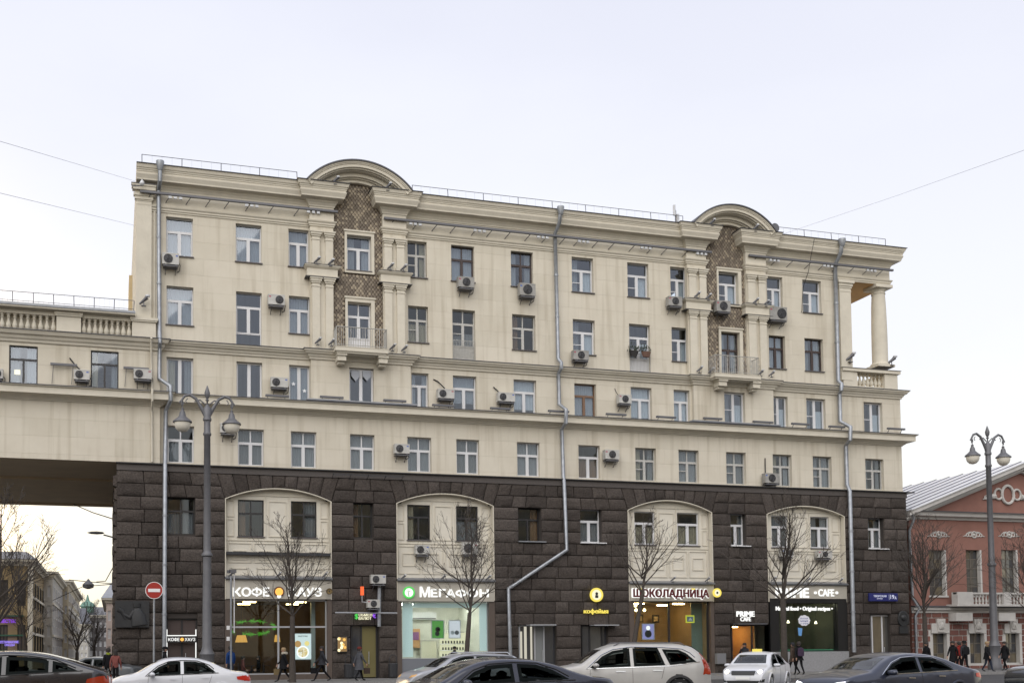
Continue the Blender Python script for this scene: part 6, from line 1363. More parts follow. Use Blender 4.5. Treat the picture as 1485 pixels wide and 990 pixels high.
def ex_neon(t,q,x0,x1,z1,Y):
    s=prect(0,23,898,904,Y-.2); 
    for body,a,b,c,d in (('БИСТРО',-2,23,897.5,904),('КОМПЛЕКСНЫЕ',-3,27,928,932),('ОБЕДЫ',5,22,933,936.5)):
        pass
    for c in (3.1,4.6,1.9): q(MB().box(x0,x1-.5,Y-.25,Y-.02,c,c+.12),'green_band',mat('band_green',(.03,.10,.06)))
    q(MB().box(x1-.2,x1+.15,Y-.1,Y+.4,0,z1-.4),'corner_strip',PLP)
house('yellow two storey building with tall dark windows at the left edge',-60,44,812,30,20,YEL,2,4,roofm=ROOFM,roofh=1.6,ground=1.2,frames=DRK,extra=ex_neon,side=3.2)
t=thing('neon_sign','purple lit neon word on the yellow building at the left edge','sign',at(0,905,29.6)); 
def neon(t,body,a,b,c,d,m):
    r=prect(a,b,c,d,29.6); textmesh(body,r[0]-t.location.x,r[1]-t.location.x,r[2]-t.location.z,r[3]-t.location.z,0,.1,.03,m,'lettering',t)
neon(t,'МЕСТЕК',-1,23,897.5,902.5,em('neon_violet',(.30,.06,.9),.6))
t=thing('neon_sign','two line violet lit sign low on the yellow building at the left edge','sign',at(0,936,29.6)); neon(t,'ВЕГЕТАРИАНСКИЕ',-2,27,928.5,932,em('neon_lilac',(.35,.25,1),.6)); neon(t,'ОБЕДЫ',7,21,932.8,936.5,em('neon_lilac',(.35,.25,1),.6))
def ex_balc(t,q,x0,x1,z1,Y):
    for k in (.28,.5,.72): q(MB().box(x0+.3,x0+(x1-x0)*.62,Y-1.0,Y,z1*k,z1*k+.15),'balcony',PALE); q(MB().box(x0+.3,x0+(x1-x0)*.62,Y-1.0,Y-.94,z1*k+.15,z1*k+1.1),'balcony_front',PALE)
house('white house with balconies in the side street next to the yellow building',46,76,830,46,24,PALE,4,3,extra=ex_balc,side=3.6)
house('tall cream house with bay front further down the side street',77,99,842,66,40,CRM,5,3,side=4)
house('pink walled house with a pointed gable beside the granite corner',154,190,868,52,30,PINK,3,4,roofm=ZINC,roofh=2.6)
house('far grey house with dormer roof at the end of the side street',98,128,905,120,20,PALE,4,5,roofh=3)
def ex_tur(t,q,x0,x1,z1,Y):
    m=MB(); c=(x0*.75+x1*.25); m.lathe([(1.1,z1),(1.1,z1+1.6),(1.4,z1+1.7),(1.0,z1+2.3),(.35,z1+2.7),(.08,z1+3.8)],10,(c,Y+4,0)); q(m,'turret',mat('copper_green',(.12,.22,.18)))
house('far dark house with a small green turret at the end of the side street',116,156,892,135,25,GREYR,4,6,extra=ex_tur,roofh=2)
OPP=mat('ochre_render',(.46,.36,.24),rough=.9,noise=.2,nscale=.4)
_o1=house('long ochre apartment house across the avenue behind the photographer',0,0,0,-94,18,OPP,6,22,z1=24,X01=(-90,8),wm=GD)
_o2=house('long cream apartment house across the avenue facing the arched block',0,0,0,-96,18,CRM,6,22,z1=22,X01=(22,130),wm=GD)
for o in (_o1,_o2): o.rotation_euler=(0,0,math.pi)
# ------------------------------------------------------------------ cars
CGLASS=clearglass('car_glass',(.42,.46,.45),.09); LINING=mat('car_lining',(.035,.035,.037),rough=.95); TYRE=mat('tyre',(.014,.014,.015),rough=.85); RIM=mat('rim_alloy',(.42,.43,.45),rough=.3,metal=.7); CHROME=mat('chrome_trim',(.65,.66,.68),rough=.15,metal=1); BLKP=mat('black_plastic',(.018,.018,.019),rough=.55)
TAIL=mat('tail_light',(.30,.012,.008),rough=.2,emit=(1,.06,.02),es=.08); TAILO=mat('tail_light_lit',(.22,.02,.008),rough=.2,emit=(1,.12,.02),es=.05); HEADL=mat('headlight_lit',(.8,.75,.6),emit=(1,.86,.55),es=6); HEADC=mat('headlight_clear',(.22,.23,.25),rough=.1,emit=(.9,.93,1),es=.1); PLATE=mat('number_plate',(.68,.68,.66),rough=.5); PLT_=mat('plate_digits',(.02,.02,.02))
def lined(m):                          # inner side of the shell carries the dark cabin lining
    k=m.name+'_lined'
    if k in MATS: return MATS[k]
    c=m.copy(); c.name=k; n=c.node_tree.nodes; l=c.node_tree.links; p=n['Principled BSDF']; d=n.new('ShaderNodeBsdfDiffuse'); d.inputs[0].default_value=(.03,.03,.032,1)
    g=n.new('ShaderNodeNewGeometry'); x=n.new('ShaderNodeMixShader'); l.new(g.outputs['Backfacing'],x.inputs[0]); l.new(p.outputs[0],x.inputs[1]); l.new(d.outputs[0],x.inputs[2]); l.new(x.outputs[0],n['Material Output'].inputs[0]); MATS[k]=c; return c
def lerpx(pts,x):
    if x<=pts[0][0]: return pts[0][1]
    for (a,b),(c,d) in zip(pts,pts[1:]):
        if x<=c: t=(x-a)/(c-a) if c>a else 0; return b+(d-b)*t
    return pts[-1][1]
def smooth(pts,x):                    # monotone-ish cubic through the points
    n=len(pts)
    if x<=pts[0][0]: return pts[0][1]
    if x>=pts[-1][0]: return pts[-1][1]
    for i in range(n-1):
        if x<=pts[i+1][0]: break
    x0,y0=pts[i];x1,y1=pts[i+1]; h=x1-x0
    def sl(k):
        if k<=0: return (pts[1][1]-pts[0][1])/(pts[1][0]-pts[0][0])
        if k>=n-1: return (pts[-1][1]-pts[-2][1])/(pts[-1][0]-pts[-2][0])
        a=(pts[k][1]-pts[k-1][1])/(pts[k][0]-pts[k-1][0]); b=(pts[k+1][1]-pts[k][1])/(pts[k+1][0]-pts[k][0])
        return 0 if a*b<0 else 2*a*b/(a+b) if a*b else 0
    m0,m1=sl(i),sl(i+1); t=(x-x0)/h
    return (2*t**3-3*t*t+1)*y0+(t**3-2*t*t+t)*h*m0+(-2*t**3+3*t*t)*y1+(t**3-t*t)*h*m1
def car(label,px,Y,heading,paint,sp,cat='car',rim=RIM):
    p=at(px,940,Y); t=thing(sp.get('name','car'),label,cat,(p.x,Y,0),heading,'cars on the avenue')
    L,W_,top,belt=sp['L'],sp['W'],sp['top'],sp['belt']; hl=L/2
    def plan(x):
        u=abs(x)/hl; return W_/2*(1-.035*u**2-.16*max(u-.80,0)/.2*max((u-.80)/.2,0) if True else 1)
    low=[(.18,.90),(.32,.975),(.55,1.0),(.78,.992)]
    def ys(x,z):
        zb=lerpx(belt,x); w=plan(x)
        if z<=zb: return w*lerpx(low+[(max(zb,.8),.965)],z)
        return w*.955-(z-zb)*sp.get('tumble',.40)
    xs=[]
    n=72
    for i in range(n+1): xs.append(-hl+L*i/n)
    xs+= [-hl+.02,-hl+.04,hl-.02,hl-.04]; xs=sorted(xs)
    bm=bmesh.new(); rows=[]
    for x in xs:
        zt=smooth(top,x); zb=lerpx(belt,x); z0=.2+.12*max(0,(abs(x)/hl-.82)/.18); zt=max(zt,z0+.12)
        rd=min(.10,(zt-z0)*.25) if zt>zb+.12 else min(.07,(zt-z0)*.25); ze=zt-rd; pts=[]
        zm=[z0,z0+.06]+[z0+.06+(ze-z0-.06)*k/9 for k in range(1,10)]
        for z in zm: pts.append((ys(x,z),z))
        ye=ys(x,ze)
        for q in (25,50,75): a=R(q); pts.append((ye-rd*1.3*(1-math.cos(a)),ze+rd*math.sin(a)))
        yl=ye-rd*1.3
        for k in (1,.8,.55,.28,0): pts.append((yl*k,zt+.035*(1-k*k)))
        half=[bm.verts.new((x,y,z)) for y,z in pts]
        oth=[bm.verts.new((x,-y,z)) for y,z in pts[:-1]]
        rows.append(half+oth[::-1])
    wr=sp.get('wr',.34); wx=sp['wheels']; arc=wr+.055
    for a,b in zip(rows,rows[1:]):
        k=len(a)
        for i in range(k-1):
            f=(a[i],b[i],b[i+1],a[i+1]); c=sum((v.co for v in f),Vector())/4
            if abs(c.y)>W_*.36 and any((c.x-q)**2+(c.z-wr)**2<arc**2 for q in wx): continue
            bm.faces.new(f)
    for r in (rows[0],rows[-1]): bm.faces.new(r)
    bmesh.ops.recalc_face_normals(bm,faces=bm.faces)
    bvh=BVHTree.FromBMesh(bm)
    def inpoly(u,w,poly):
        c=False; n_=len(poly)
        for i in range(n_):
            (a,b),(e,f)=poly[i],poly[i-1]
            if (b>w)!=(f>w) and u<(e-a)*(w-b)/(f-b)+a: c=not c
        return c
    def shrink(poly,d):
        out=[]; n_=len(poly); ar=sum(poly[i-1][0]*poly[i][1]-poly[i][0]*poly[i-1][1] for i in range(n_)); sg_=1 if ar>0 else -1
        for i in range(n_):
            p0,p1,p2=Vector(poly[i-1]),Vector(poly[i]),Vector(poly[(i+1)%n_]); d1=(p1-p0).normalized(); d2=(p2-p1).normalized(); n1=Vector((-d1.y,d1.x))*sg_; n2=Vector((-d2.y,d2.x))*sg_
            m_=(n1+n2)/max(1+n1.dot(n2),.35); q_=p1+m_*d; out.append((q_.x,q_.y))
        return out
    kill=[]
    for f_ in bm.faces:
        c=f_.calc_center_median(); nn_=f_.normal
        if abs(nn_.y)>.55 and any(inpoly(c.x,c.z,shrink(p_,.035)) for p_ in sp['side']): kill.append(f_)
        elif nn_.x>.15 and c.x>0 and abs(nn_.y)<.8 and inpoly(c.y,c.z,shrink(sp['wind'],.035)): kill.append(f_)
        elif nn_.x<-.15 and c.x<0 and abs(nn_.y)<.8 and sp.get('rear') and inpoly(c.y,c.z,shrink(sp['rear'],.035)): kill.append(f_)
    bmesh.ops.delete(bm,geom=kill,context='FACES')
    me=bpy.data.meshes.new('car_body'); bm.to_mesh(me); bm.free()
    me.materials.append(lined(paint)); me.polygons.foreach_set('use_smooth',[True]*len(me.polygons)); me.set_sharp_from_angle(angle=R(50)); body=link('body',me,t)
    def decal(name,axis,poly,m,off=.008,parent=None,sub=2,thick=0):
        b2=bmesh.new(); vs=[b2.verts.new((u,v,0)) for u,v in poly]; f=b2.faces.new(vs); bmesh.ops.triangulate(b2,faces=[f])
        for _ in range(sub): bmesh.ops.subdivide_edges(b2,edges=[e for e in b2.edges if e.calc_length()>.12],cuts=1,use_grid_fill=False); bmesh.ops.triangulate(b2,faces=b2.faces[:])
        for v in b2.verts:
            u,w=v.co.x,v.co.y
            o,d={'L':(Vector((u,3,w)),Vector((0,-1,0))),'R':(Vector((u,-3,w)),Vector((0,1,0))),'F':(Vector((4,u,w)),Vector((-1,0,0))),'B':(Vector((-4,u,w)),Vector((1,0,0))),'T':(Vector((u,w,4)),Vector((0,0,-1)))}[axis]
            h=bvh.ray_cast(o,d)
            if h[0] is None: h=bvh.find_nearest(o+d*(3-W_/2 if axis in 'LR' else 4-hl))
            v.co=h[0]-d*off
        me=bpy.data.meshes.new(name); b2.to_mesh(me); b2.free(); me.materials.append(m); me.polygons.foreach_set('use_smooth',[True]*len(me.polygons)); return link(name,me,parent or t)
    def loopproj(poly,axis,off):
        out=[]
        for i in range(len(poly)):
            (a,b),(c,d)=poly[i],poly[(i+1)%len(poly)]; k=max(1,int(math.hypot(c-a,d-b)/.15))
            for j in range(k):
                u,w=a+(c-a)*j/k,b+(d-b)*j/k; o=Vector((u,3 if axis=='L' else -3,w)); dd=Vector((0,-1 if axis=='L' else 1,0)); h=bvh.ray_cast(o,dd)
                if h[0] is not None: out.append(h[0]-dd*off)
        return out
    for ax in 'LR':
        for poly in sp['side']: decal('side_window',ax,poly,CGLASS)
        if sp.get('trim'):
            lp=loopproj(sp['trim'],ax,.004); MB().tube(lp,.014,5).build('window_trim',CHROME if sp.get('chrome') else BLKP,t)
        for poly in sp.get('handles',[]): 
            s=decal('door_handle',ax,poly,CHROME if sp.get('chrome') else paint,.03,sub=1)
        for x0,z0,x1,z1 in sp.get('lines',[]):
            lp=[]
            for k in range(9):
                u,w=x0+(x1-x0)*k/8,z0+(z1-z0)*k/8; o=Vector((u,3 if ax=='L' else -3,w)); dd=Vector((0,-1 if ax=='L' else 1,0)); h=bvh.ray_cast(o,dd)
                if h[0] is not None: lp.append(h[0]-dd*.001)
            if len(lp)>1: MB().tube(lp,.006,4).build('panel_gap',BLKP,t)
        sg=1 if ax=='L' else -1
        mx,mz=sp['mirror']; y=ys(mx,mz)
        m=MB(); m.lathe([(.02,-.13),(.075,-.1),(.09,0),(.075,.1),(.02,.13)],10,(mx,sg*(y+.15),mz),axis='y',sy=.8); m.tube([(mx,sg*(y-.02),mz-.07),(mx,sg*(y+.1),mz-.03)],.025,5); m.build('mirror',sp.get('mirrorm',paint),t,True)
        for q in wx:
            yo=W_/2-.01; m=MB(); m.lathe([(wr*.6,-.2),(wr*.96,-.2),(wr,-.16),(wr,-.03),(wr*.95,.0),(wr*.66,.0),(wr*.62,-.03)],28,(q,sg*yo if sg<0 else yo,wr),axis='y'); 
            if sg>0: m.v=[(x,2*yo-y,z) for x,y,z in m.v]
            w=m.build('wheel',TYRE,t,True)
            m=MB(); 
            for k in range(10):
                a=k*math.pi/5; m.tube([(q+.05*math.cos(a),sg*(yo-.03),wr+.05*math.sin(a)),(q+wr*.63*math.cos(a),sg*(yo-.015),wr+wr*.63*math.sin(a))],[.03,.022],5)
            m.tube([(q+wr*.63*math.cos(k*math.pi/12),sg*(yo-.015),wr+wr*.63*math.sin(k*math.pi/12)) for k in range(25)],.022,5); m.lathe([(.06,-.0),(.05,.02),(.01,.02)],10,(q,sg*yo,wr),axis='y'); m.build('rim',rim,w)
            m=MB(); m.lathe([(wr*.6,-.12),(wr*.6,-.1),(.01,-.1)],18,(q,sg*yo if sg<0 else yo,wr),axis='y')
            if sg>0: m.v=[(x,2*yo-y,z) for x,y,z in m.v]
            m.build('brake',BLKP,w)
            lp=[]
            for k in range(-2,23):
                a=math.pi*k/20; x=q+arc*1.0*math.cos(a); z=wr+arc*math.sin(a)
                if z<.2: continue
                lp.append((x,sg*(ys(x,z)+.0),z))
            MB().tube(lp,.035 if not sp.get('clad') else .055,6).build('wheel_arch',BLKP if sp.get('clad') else paint,t,True)
            m=MB(); K=[(q+arc*1.03*math.cos(math.pi*k/12-.25),wr+arc*1.03*math.sin(math.pi*k/12-.25)) for k in range(0,15)]; v=[(x,sg*(W_/2-.06),z) for x,z in K]+[(x,sg*.3,z) for x,z in K]; nn=len(K); m.add(v,[(i,i+1,nn+i+1,nn+i) for i in range(nn-1)]+[tuple(range(nn,2*nn))]); m.build('wheel_well',BLKP,t)
    def seal(poly,axis):
        inn=shrink(poly,.075); n_=len(poly); V_=[];F_=[]
        for i in range(n_):
            a,b,c,d=poly[i],poly[(i+1)%n_],inn[i],inn[(i+1)%n_]; k_=max(1,int(math.hypot(b[0]-a[0],b[1]-a[1])/.1))
            for j in range(k_+1):
                t_=j/k_
                for s_,e_ in ((a,b),(c,d)):
                    u,w=s_[0]+(e_[0]-s_[0])*t_,s_[1]+(e_[1]-s_[1])*t_
                    o,dd={'L':(Vector((u,3,w)),Vector((0,-1,0))),'R':(Vector((u,-3,w)),Vector((0,1,0))),'F':(Vector((4,u,w)),Vector((-1,0,0))),'B':(Vector((-4,u,w)),Vector((1,0,0)))}[axis]
                    h=bvh.ray_cast(o,dd); h=h if h[0] is not None else bvh.find_nearest(Vector((u,0,w)) if axis in 'LR' else Vector((0,u,w))); V_.append(h[0]-dd*.005)
                if j: q_=len(V_)-4; F_.append((q_,q_+2,q_+3,q_+1))
        MB().add(V_,F_).build('window_seal',BLKP,t)
    for ax in 'LR':
        for poly in sp['side']: seal(poly,ax)
    seal(sp['wind'],'F')
    if sp.get('rear'): seal(sp['rear'],'B')
    zf=.34; hb=lerpx(belt,0)-.12
    MB().box(-L*.36,L*.24,-W_*.40,W_*.40,.24,zf).build('floor_pan',LINING,t)
    m=MB(); xw=L*.24; m.box(xw-.25,xw+.15,-W_*.38,W_*.38,hb-.22,hb+.03); m.build('dashboard',LINING,t)
    for sy_ in (-.38,.38):
        m=MB(); m.box(-.15,.4,sy_-.25,sy_+.25,zf,zf+.22); m.tube([(-.12,sy_,zf+.2),(-.32,sy_,hb+.12)],.2,8); s=m.build('seat',LINING,t,True); h_=MB().lathe([(.02,-.1),(.1,-.06),(.11,.05),(.02,.1)],10,(-.36,sy_,hb+.27),sy=1.3).build('headrest',LINING,None,True); h_.parent=s
    m=MB(); m.box(-1.15,-.7,-.62,.62,zf,zf+.22); m.box(-1.28,-1.1,-.62,.62,zf+.2,hb+.1); s=m.build('rear_seat',LINING,t)
    for sy_ in (-.36,.36): h_=MB().lathe([(.02,-.1),(.09,-.06),(.1,.05),(.02,.09)],10,(-1.2,sy_,hb+.2),sy=1.3).build('headrest',LINING,None,True); h_.parent=s
    MB().tube([(xw-.38+.06*math.cos(k*math.pi/8),.38+.17*math.sin(k*math.pi/8),hb-.02+.16*math.cos(k*math.pi/8)) for k in range(17)],.015,5).build('steering_wheel',BLKP,t)
    w0=sp['wind']; decal('windscreen','F',w0,CGLASS,.01,sub=3)
    if sp.get('rear'): decal('rear_window','B',sp['rear'],CGLASS,.01,sub=3)
    for nm,ax,poly,m,off in sp.get('decals',[]):
        decal(nm,ax,poly,m,off)
    return t,decal,ys,bvh
def sym(poly): return [poly,[(-a,b) for a,b in poly][::-1]]
# shared outlines (x forward from the middle, z up)
SEDAN=dict(L=4.45,W=1.72,wheels=(-1.30,1.30),wr=.32,
  top=[(-2.225,.55),(-2.2,.86),(-2.1,.98),(-1.72,1.03),(-1.35,1.16),(-.95,1.34),(-.45,1.455),(.0,1.475),(.4,1.44),(.75,1.31),(1.15,1.08),(1.3,1.0),(1.75,.90),(2.08,.76),(2.19,.62),(2.225,.4)],
  belt=[(-2.2,.98),(-1.2,.97),(0,.93),(1.2,.90),(2.2,.78)],
  side=[[(-1.12,1.02),(-.14,.985),(-.14,1.375),(-.52,1.36),(-.85,1.25)],[(-.04,.98),(.95,.95),(.62,1.21),(.32,1.34),(-.04,1.375)]],
  trim=[(-1.2,1.0),(1.02,.93),(.64,1.235),(.32,1.37),(-.1,1.405),(-.55,1.385),(-.92,1.25)],
  handles=[[(-.9,.84),(-.7,.845),(-.7,.87),(-.9,.865)],[(.1,.81),(.3,.815),(.3,.84),(.1,.835)]],lines=[(-.09,.25,-.09,.97),(.93,.9,.98,.3),(-1.0,.93,-.85,.5)],mirror=(.82,.98),
  wind=[(-.62,1.06),(.62,1.06),(.52,1.38),(-.52,1.38)],rear=[(-.56,1.12),(-.48,1.34),(.48,1.34),(.56,1.12)])
# white sedan, left foreground
c,dc,ys_,bv=car('white sedan in side view, rear to the right, before the left lamp post',258,-24.5,math.pi+.0,mat('car_white',(.60,.61,.64),rough=.28,coat=.6,noise=.06,nscale=2),SEDAN)
for s in (1,-1): dc('tail_light','L' if s>0 else 'R',[(-2.17,.73),(-1.78,.79),(-1.76,.88),(-2.15,.93)],TAIL,.012)
dc('tail_light','B',[(.45,.74),(.80,.74),(.80,.92),(.45,.9)],TAIL,.012); dc('tail_light','B',[(-.8,.74),(-.45,.74),(-.45,.9),(-.8,.92)],TAIL,.012)
dc('fuel_cap','R',[(-1.42+.09*math.cos(k*math.pi/6),.82+.09*math.sin(k*math.pi/6)) for k in range(12)],mat('car_white_shade',(.60,.61,.64),rough=.3),.006)
# dark sedan, foreground middle
BIG=dict(L=4.9,W=1.86,wheels=(-1.45,1.45),wr=.34,top=[(-2.45,.55),(-2.42,.9),(-2.3,1.02),(-1.9,1.06),(-1.5,1.17),(-1.0,1.34),(-.5,1.425),(.0,1.445),(.45,1.41),(.85,1.29),(1.3,1.06),(1.45,1.0),(1.95,.9),(2.3,.76),(2.42,.62),(2.45,.4)],
  belt=[(-2.4,1.0),(-1.2,.98),(0,.95),(1.2,.91),(2.4,.8)],
  side=[[(-1.32,1.03),(-.22,.995),(-.22,1.35),(-.62,1.33),(-.98,1.22)],[(-.12,.99),(1.08,.95),(.72,1.2),(.38,1.32),(-.12,1.355)]],trim=[(-1.45,1.01),(1.16,.935),(.74,1.23),(.38,1.35),(-.1,1.38),(-.65,1.36),(-1.05,1.23)],
  handles=[[(-.95,.86),(-.72,.865),(-.72,.89),(-.95,.885)],[(.1,.83),(.33,.835),(.33,.86),(.1,.855)]],lines=[(-.17,.3,-.17,.98),(1.08,.9,1.1,.3)],mirror=(.95,.99),wind=[(-.66,1.07),(.66,1.07),(.55,1.35),(-.55,1.35)],rear=[(-.6,1.13),(-.5,1.34),(.5,1.34),(.6,1.13)])
NAVY=mat('car_navy',(.012,.014,.030),rough=.25,coat=.8,noise=.2,nscale=2)
car('dark navy sedan close to the camera, cut off by the lower edge in the middle',714,-38.8,math.pi+.05,NAVY,BIG)
# silver wagon
WAG=dict(SEDAN); WAG.update(L=4.6,W=1.76,top=[(-2.3,.5),(-2.28,.95),(-2.2,1.12),(-2.05,1.3),(-1.85,1.43),(-1.2,1.50),(-.4,1.52),(.1,1.505),(.55,1.40),(.95,1.2),(1.25,1.04),(1.45,.98),(1.9,.88),(2.15,.74),(2.26,.6),(2.3,.4)],belt=[(-2.3,1.05),(0,.97),(1.3,.92),(2.3,.8)],
  side=[[(-1.98,1.12),(-1.25,1.07),(-1.25,1.40),(-1.75,1.38)],[(-1.17,1.06),(-.32,1.02),(-.32,1.42),(-1.17,1.40)],[(-.22,1.015),(1.02,.965),(.6,1.27),(.3,1.38),(-.22,1.42)]],trim=[(-2.05,1.09),(1.1,.945),(.62,1.30),(.3,1.41),(-.3,1.45),(-1.75,1.41)],lines=[(-.27,.3,-.27,1.0),(1.02,.92,1.04,.3)],mirror=(.9,1.0),rear=[(-.58,1.12),(-.5,1.38),(.5,1.38),(.58,1.12)])
SILV=mat('car_silver',(.36,.37,.40),rough=.3,metal=.25,coat=.6,noise=.1,nscale=2)
c,dc,_,bv=car('silver wagon facing left, half hidden behind the dark navy sedan',668,-22.0,math.pi+.10,SILV,WAG)
for s in (1,-1): dc('headlight','F',[(s*.48,.68),(s*.80,.74),(s*.80,.82),(s*.5,.78)],mat('headlight_amber',(.5,.3,.12),rough=.15,emit=(1,.45,.1),es=.08),.015)
for ax in 'LR': dc('tail_light',ax,[(-2.2,1.0),(-2.1,1.0),(-1.95,1.35),(-2.02,1.35)],TAIL,.012)
m=MB()
for s in (-1,1): m.tube([(-1.7,s*.6,1.47),(-1.6,s*.6,1.56),(.1,s*.6,1.58),(.25,s*.6,1.5)],.018,5)
m.build('roof_rail',CHROME,c)
# white estate suv
SUV=dict(L=4.95,W=1.93,wheels=(-1.48,1.50),wr=.38,clad=True,tumble=.34,top=[(-2.475,.6),(-2.45,1.0),(-2.38,1.16),(-2.28,1.34),(-2.1,1.55),(-1.85,1.70),(-1.3,1.765),(-.4,1.785),(.2,1.765),(.7,1.64),(1.05,1.44),(1.4,1.2),(1.55,1.15),(2.0,1.08),(2.3,.96),(2.43,.8),(2.475,.5)],
  belt=[(-2.45,1.14),(-1.4,1.12),(0,1.07),(1.4,1.05),(2.45,.95)],
  side=[[(-2.02,1.24),(-1.22,1.155),(-1.02,1.62),(-1.5,1.60),(-1.72,1.5)],[(-1.08,1.15),(-.15,1.12),(-.15,1.655),(-.9,1.64)],[(-.05,1.12),(1.16,1.085),(.78,1.42),(.45,1.58),(-.05,1.655)]],trim=[(-2.12,1.24),(-1.3,1.125),(1.26,1.06),(.8,1.46),(.45,1.62),(-.1,1.695),(-1.05,1.67),(-1.62,1.62),(-1.85,1.5)],chrome=True,
  handles=[[(-.98,.98),(-.7,.985),(-.7,1.02),(-.98,1.015)],[(.12,.96),(.4,.965),(.4,1.0),(.12,.995)]],lines=[(-.1,.35,-.1,1.1),(1.15,1.05,1.18,.35),(-1.05,1.1,-.95,.75)],mirror=(1.0,1.16),wind=[(-.72,1.22),(.72,1.22),(.6,1.62),(-.6,1.62)],rear=[(-.66,1.15),(-.55,1.6),(.55,1.6),(.66,1.15)])
c,dc,_,bv=car('dusty white suv with tall orange tail lamps, roof highest of the row of cars',902,-30.0,math.pi-.24,mat('car_dusty_white',(.44,.43,.41),rough=.35,metal=.1,coat=.4,noise=.18,nscale=1.6),SUV)
for ax in 'LR': dc('tail_light',ax,[(-2.45,.86),(-2.24,.9),(-2.26,1.0),(-2.37,1.13),(-2.24,1.36),(-2.12,1.5),(-2.17,1.5),(-2.28,1.36),(-2.41,1.18)],TAILO,.012)
for s in (1,-1): dc('tail_light','B',[(s*.72,.86),(s*.9,.86),(s*.86,1.15),(s*.76,1.5),(s*.72,1.5),(s*.78,1.12)],TAILO,.014)
dc('spoiler','T',[(-2.2,-.6),(-1.95,-.62),(-1.95,.62),(-2.2,.6)],BLKP,.03)
m=MB()
for s in (-1,1): m.tube([(-1.75,s*.64,1.70),(-1.6,s*.64,1.8),(.2,s*.64,1.82),(.4,s*.64,1.72)],.02,5)
m.build('roof_rail',FIXT,c)
# taxi with lit headlights
c,dc,_,bv=car('white taxi coming towards the camera with its headlights lit',1098,-22.5,-math.pi/2-.82,MATS['car_white'],SEDAN)
for s in (1,-1):
    dc('headlight','F',[(s*.44,.66),(s*.80,.72),(s*.80,.86),(s*.62,.83),(s*.44,.72)],HEADC,.012); q=dc('headlight_beam','F',[(s*.62+.085*math.cos(k*math.pi/5),.755+.065*math.sin(k*math.pi/5)) for k in range(10)],HEADL,.02,sub=1)
dc('grille','F',[(-.42,.62),(.42,.62),(.46,.78),(-.46,.78)],BLKP,.012); dc('grille_trim','F',[(-.44,.785),(.44,.785),(.42,.80),(-.42,.80)],CHROME,.014); dc('lower_grille','F',[(-.55,.30),(.55,.30),(.62,.42),(-.62,.42)],BLKP,.012); dc('number_plate','F',[(-.26,.46),(.26,.46),(.26,.57),(-.26,.57)],PLATE,.03)
for s in (1,-1): dc('fog_lamp','F',[(s*.60,.36),(s*.76,.36),(s*.78,.48),(s*.66,.46)],BLKP,.014)
m=MB(); m.box(-.09,.09,-.17,.17,1.50,1.60); m.build('roof_sign',mat('taxi_yellow',(.5,.42,.05),emit=(1,.85,.2),es=.25),c)
# dark blue saloon at the right
AUD=dict(BIG); AUD.update(L=4.93,chrome=True,top=[(-2.465,.55),(-2.44,.88),(-2.34,1.0),(-2.0,1.05),(-1.55,1.18),(-1.05,1.345),(-.5,1.435),(.0,1.455),(.45,1.42),(.85,1.29),(1.3,1.07),(1.45,1.01),(1.95,.93),(2.3,.82),(2.42,.68),(2.465,.4)])
BLUC=mat('car_slate_blue',(.035,.042,.068),rough=.28,metal=.35,coat=.7,noise=.15,nscale=2)
c,dc,_,bv=car('slate blue saloon at the right with bright headlights and chrome window trim',1288,-36.2,math.pi+.14,BLUC,AUD)
for s in (1,-1): dc('headlight','F',[(s*.52,.66),(s*.86,.72),(s*.88,.80),(s*.6,.76),(s*.5,.72)],mat('headlight_cool',(.6,.62,.66),rough=.1,emit=(.95,.97,1),es=1.0),.014); 
dc('grille','F',[(-.42,.36),(.42,.36),(.48,.62),(.40,.74),(-.40,.74),(-.48,.62)],BLKP,.014)
for k in range(5): z=.42+k*.06; dc('grille_bar','F',[(-.43,z),(.43,z),(.43,z+.014),(-.43,z+.014)],CHROME,.022,sub=2)
for k in range(4):
    pr=[(-.135+k*.09+.055*math.cos(i*math.pi/8),.635+.055*math.sin(i*math.pi/8)) for i in range(16)]
    pts=[]
    for u,w in pr:
        h=bv.ray_cast(Vector((4,u,w)),Vector((-1,0,0)))
        if h[0] is not None: pts.append(h[0]+Vector((.035,0,0)))
    MB().tube(pts+pts[:1],.008,4).build('emblem_ring',CHROME,c)
dc('tail_light','R',[(-2.40,.80),(-2.1,.84),(-2.1,.93),(-2.38,.95)],TAIL,.012); dc('tail_light','L',[(-2.40,.80),(-2.1,.84),(-2.1,.93),(-2.38,.95)],TAIL,.012)
# black coupe suv at the left edge
CSU=dict(SUV); CSU.update(clad=False,L=4.9,tumble=.36,top=[(-2.45,.6),(-2.43,1.0),(-2.38,1.17),(-2.25,1.22),(-1.9,1.33),(-1.4,1.5),(-.8,1.64),(-.1,1.695),(.3,1.67),(.75,1.54),(1.1,1.36),(1.45,1.15),(1.6,1.1),(2.0,1.04),(2.3,.92),(2.41,.78),(2.45,.5)],belt=[(-2.45,1.16),(-1.4,1.15),(0,1.09),(1.4,1.05),(2.45,.93)],side=[[(-1.72,1.23),(-1.15,1.19),(-1.15,1.46),(-1.3,1.43)],[(-1.06,1.18),(-.1,1.14),(-.1,1.57),(-.55,1.555),(-1.06,1.47)],[(0,1.135),(1.2,1.09),(.8,1.38),(.45,1.52),(0,1.575)]],trim=[(-1.85,1.22),(1.28,1.07),(.82,1.42),(.45,1.56),(-.1,1.61),(-.6,1.59),(-1.2,1.5)],chrome=False,rear=[(-.62,1.25),(-.54,1.5),(.54,1.5),(.62,1.25)])
c,dc,_,bv=car('black suv with sloping rear and orange tail lamp, cut off by the left edge',10,-31.5,math.pi-.05,mat('car_black',(.008,.009,.014),rough=.22,coat=.9),CSU)
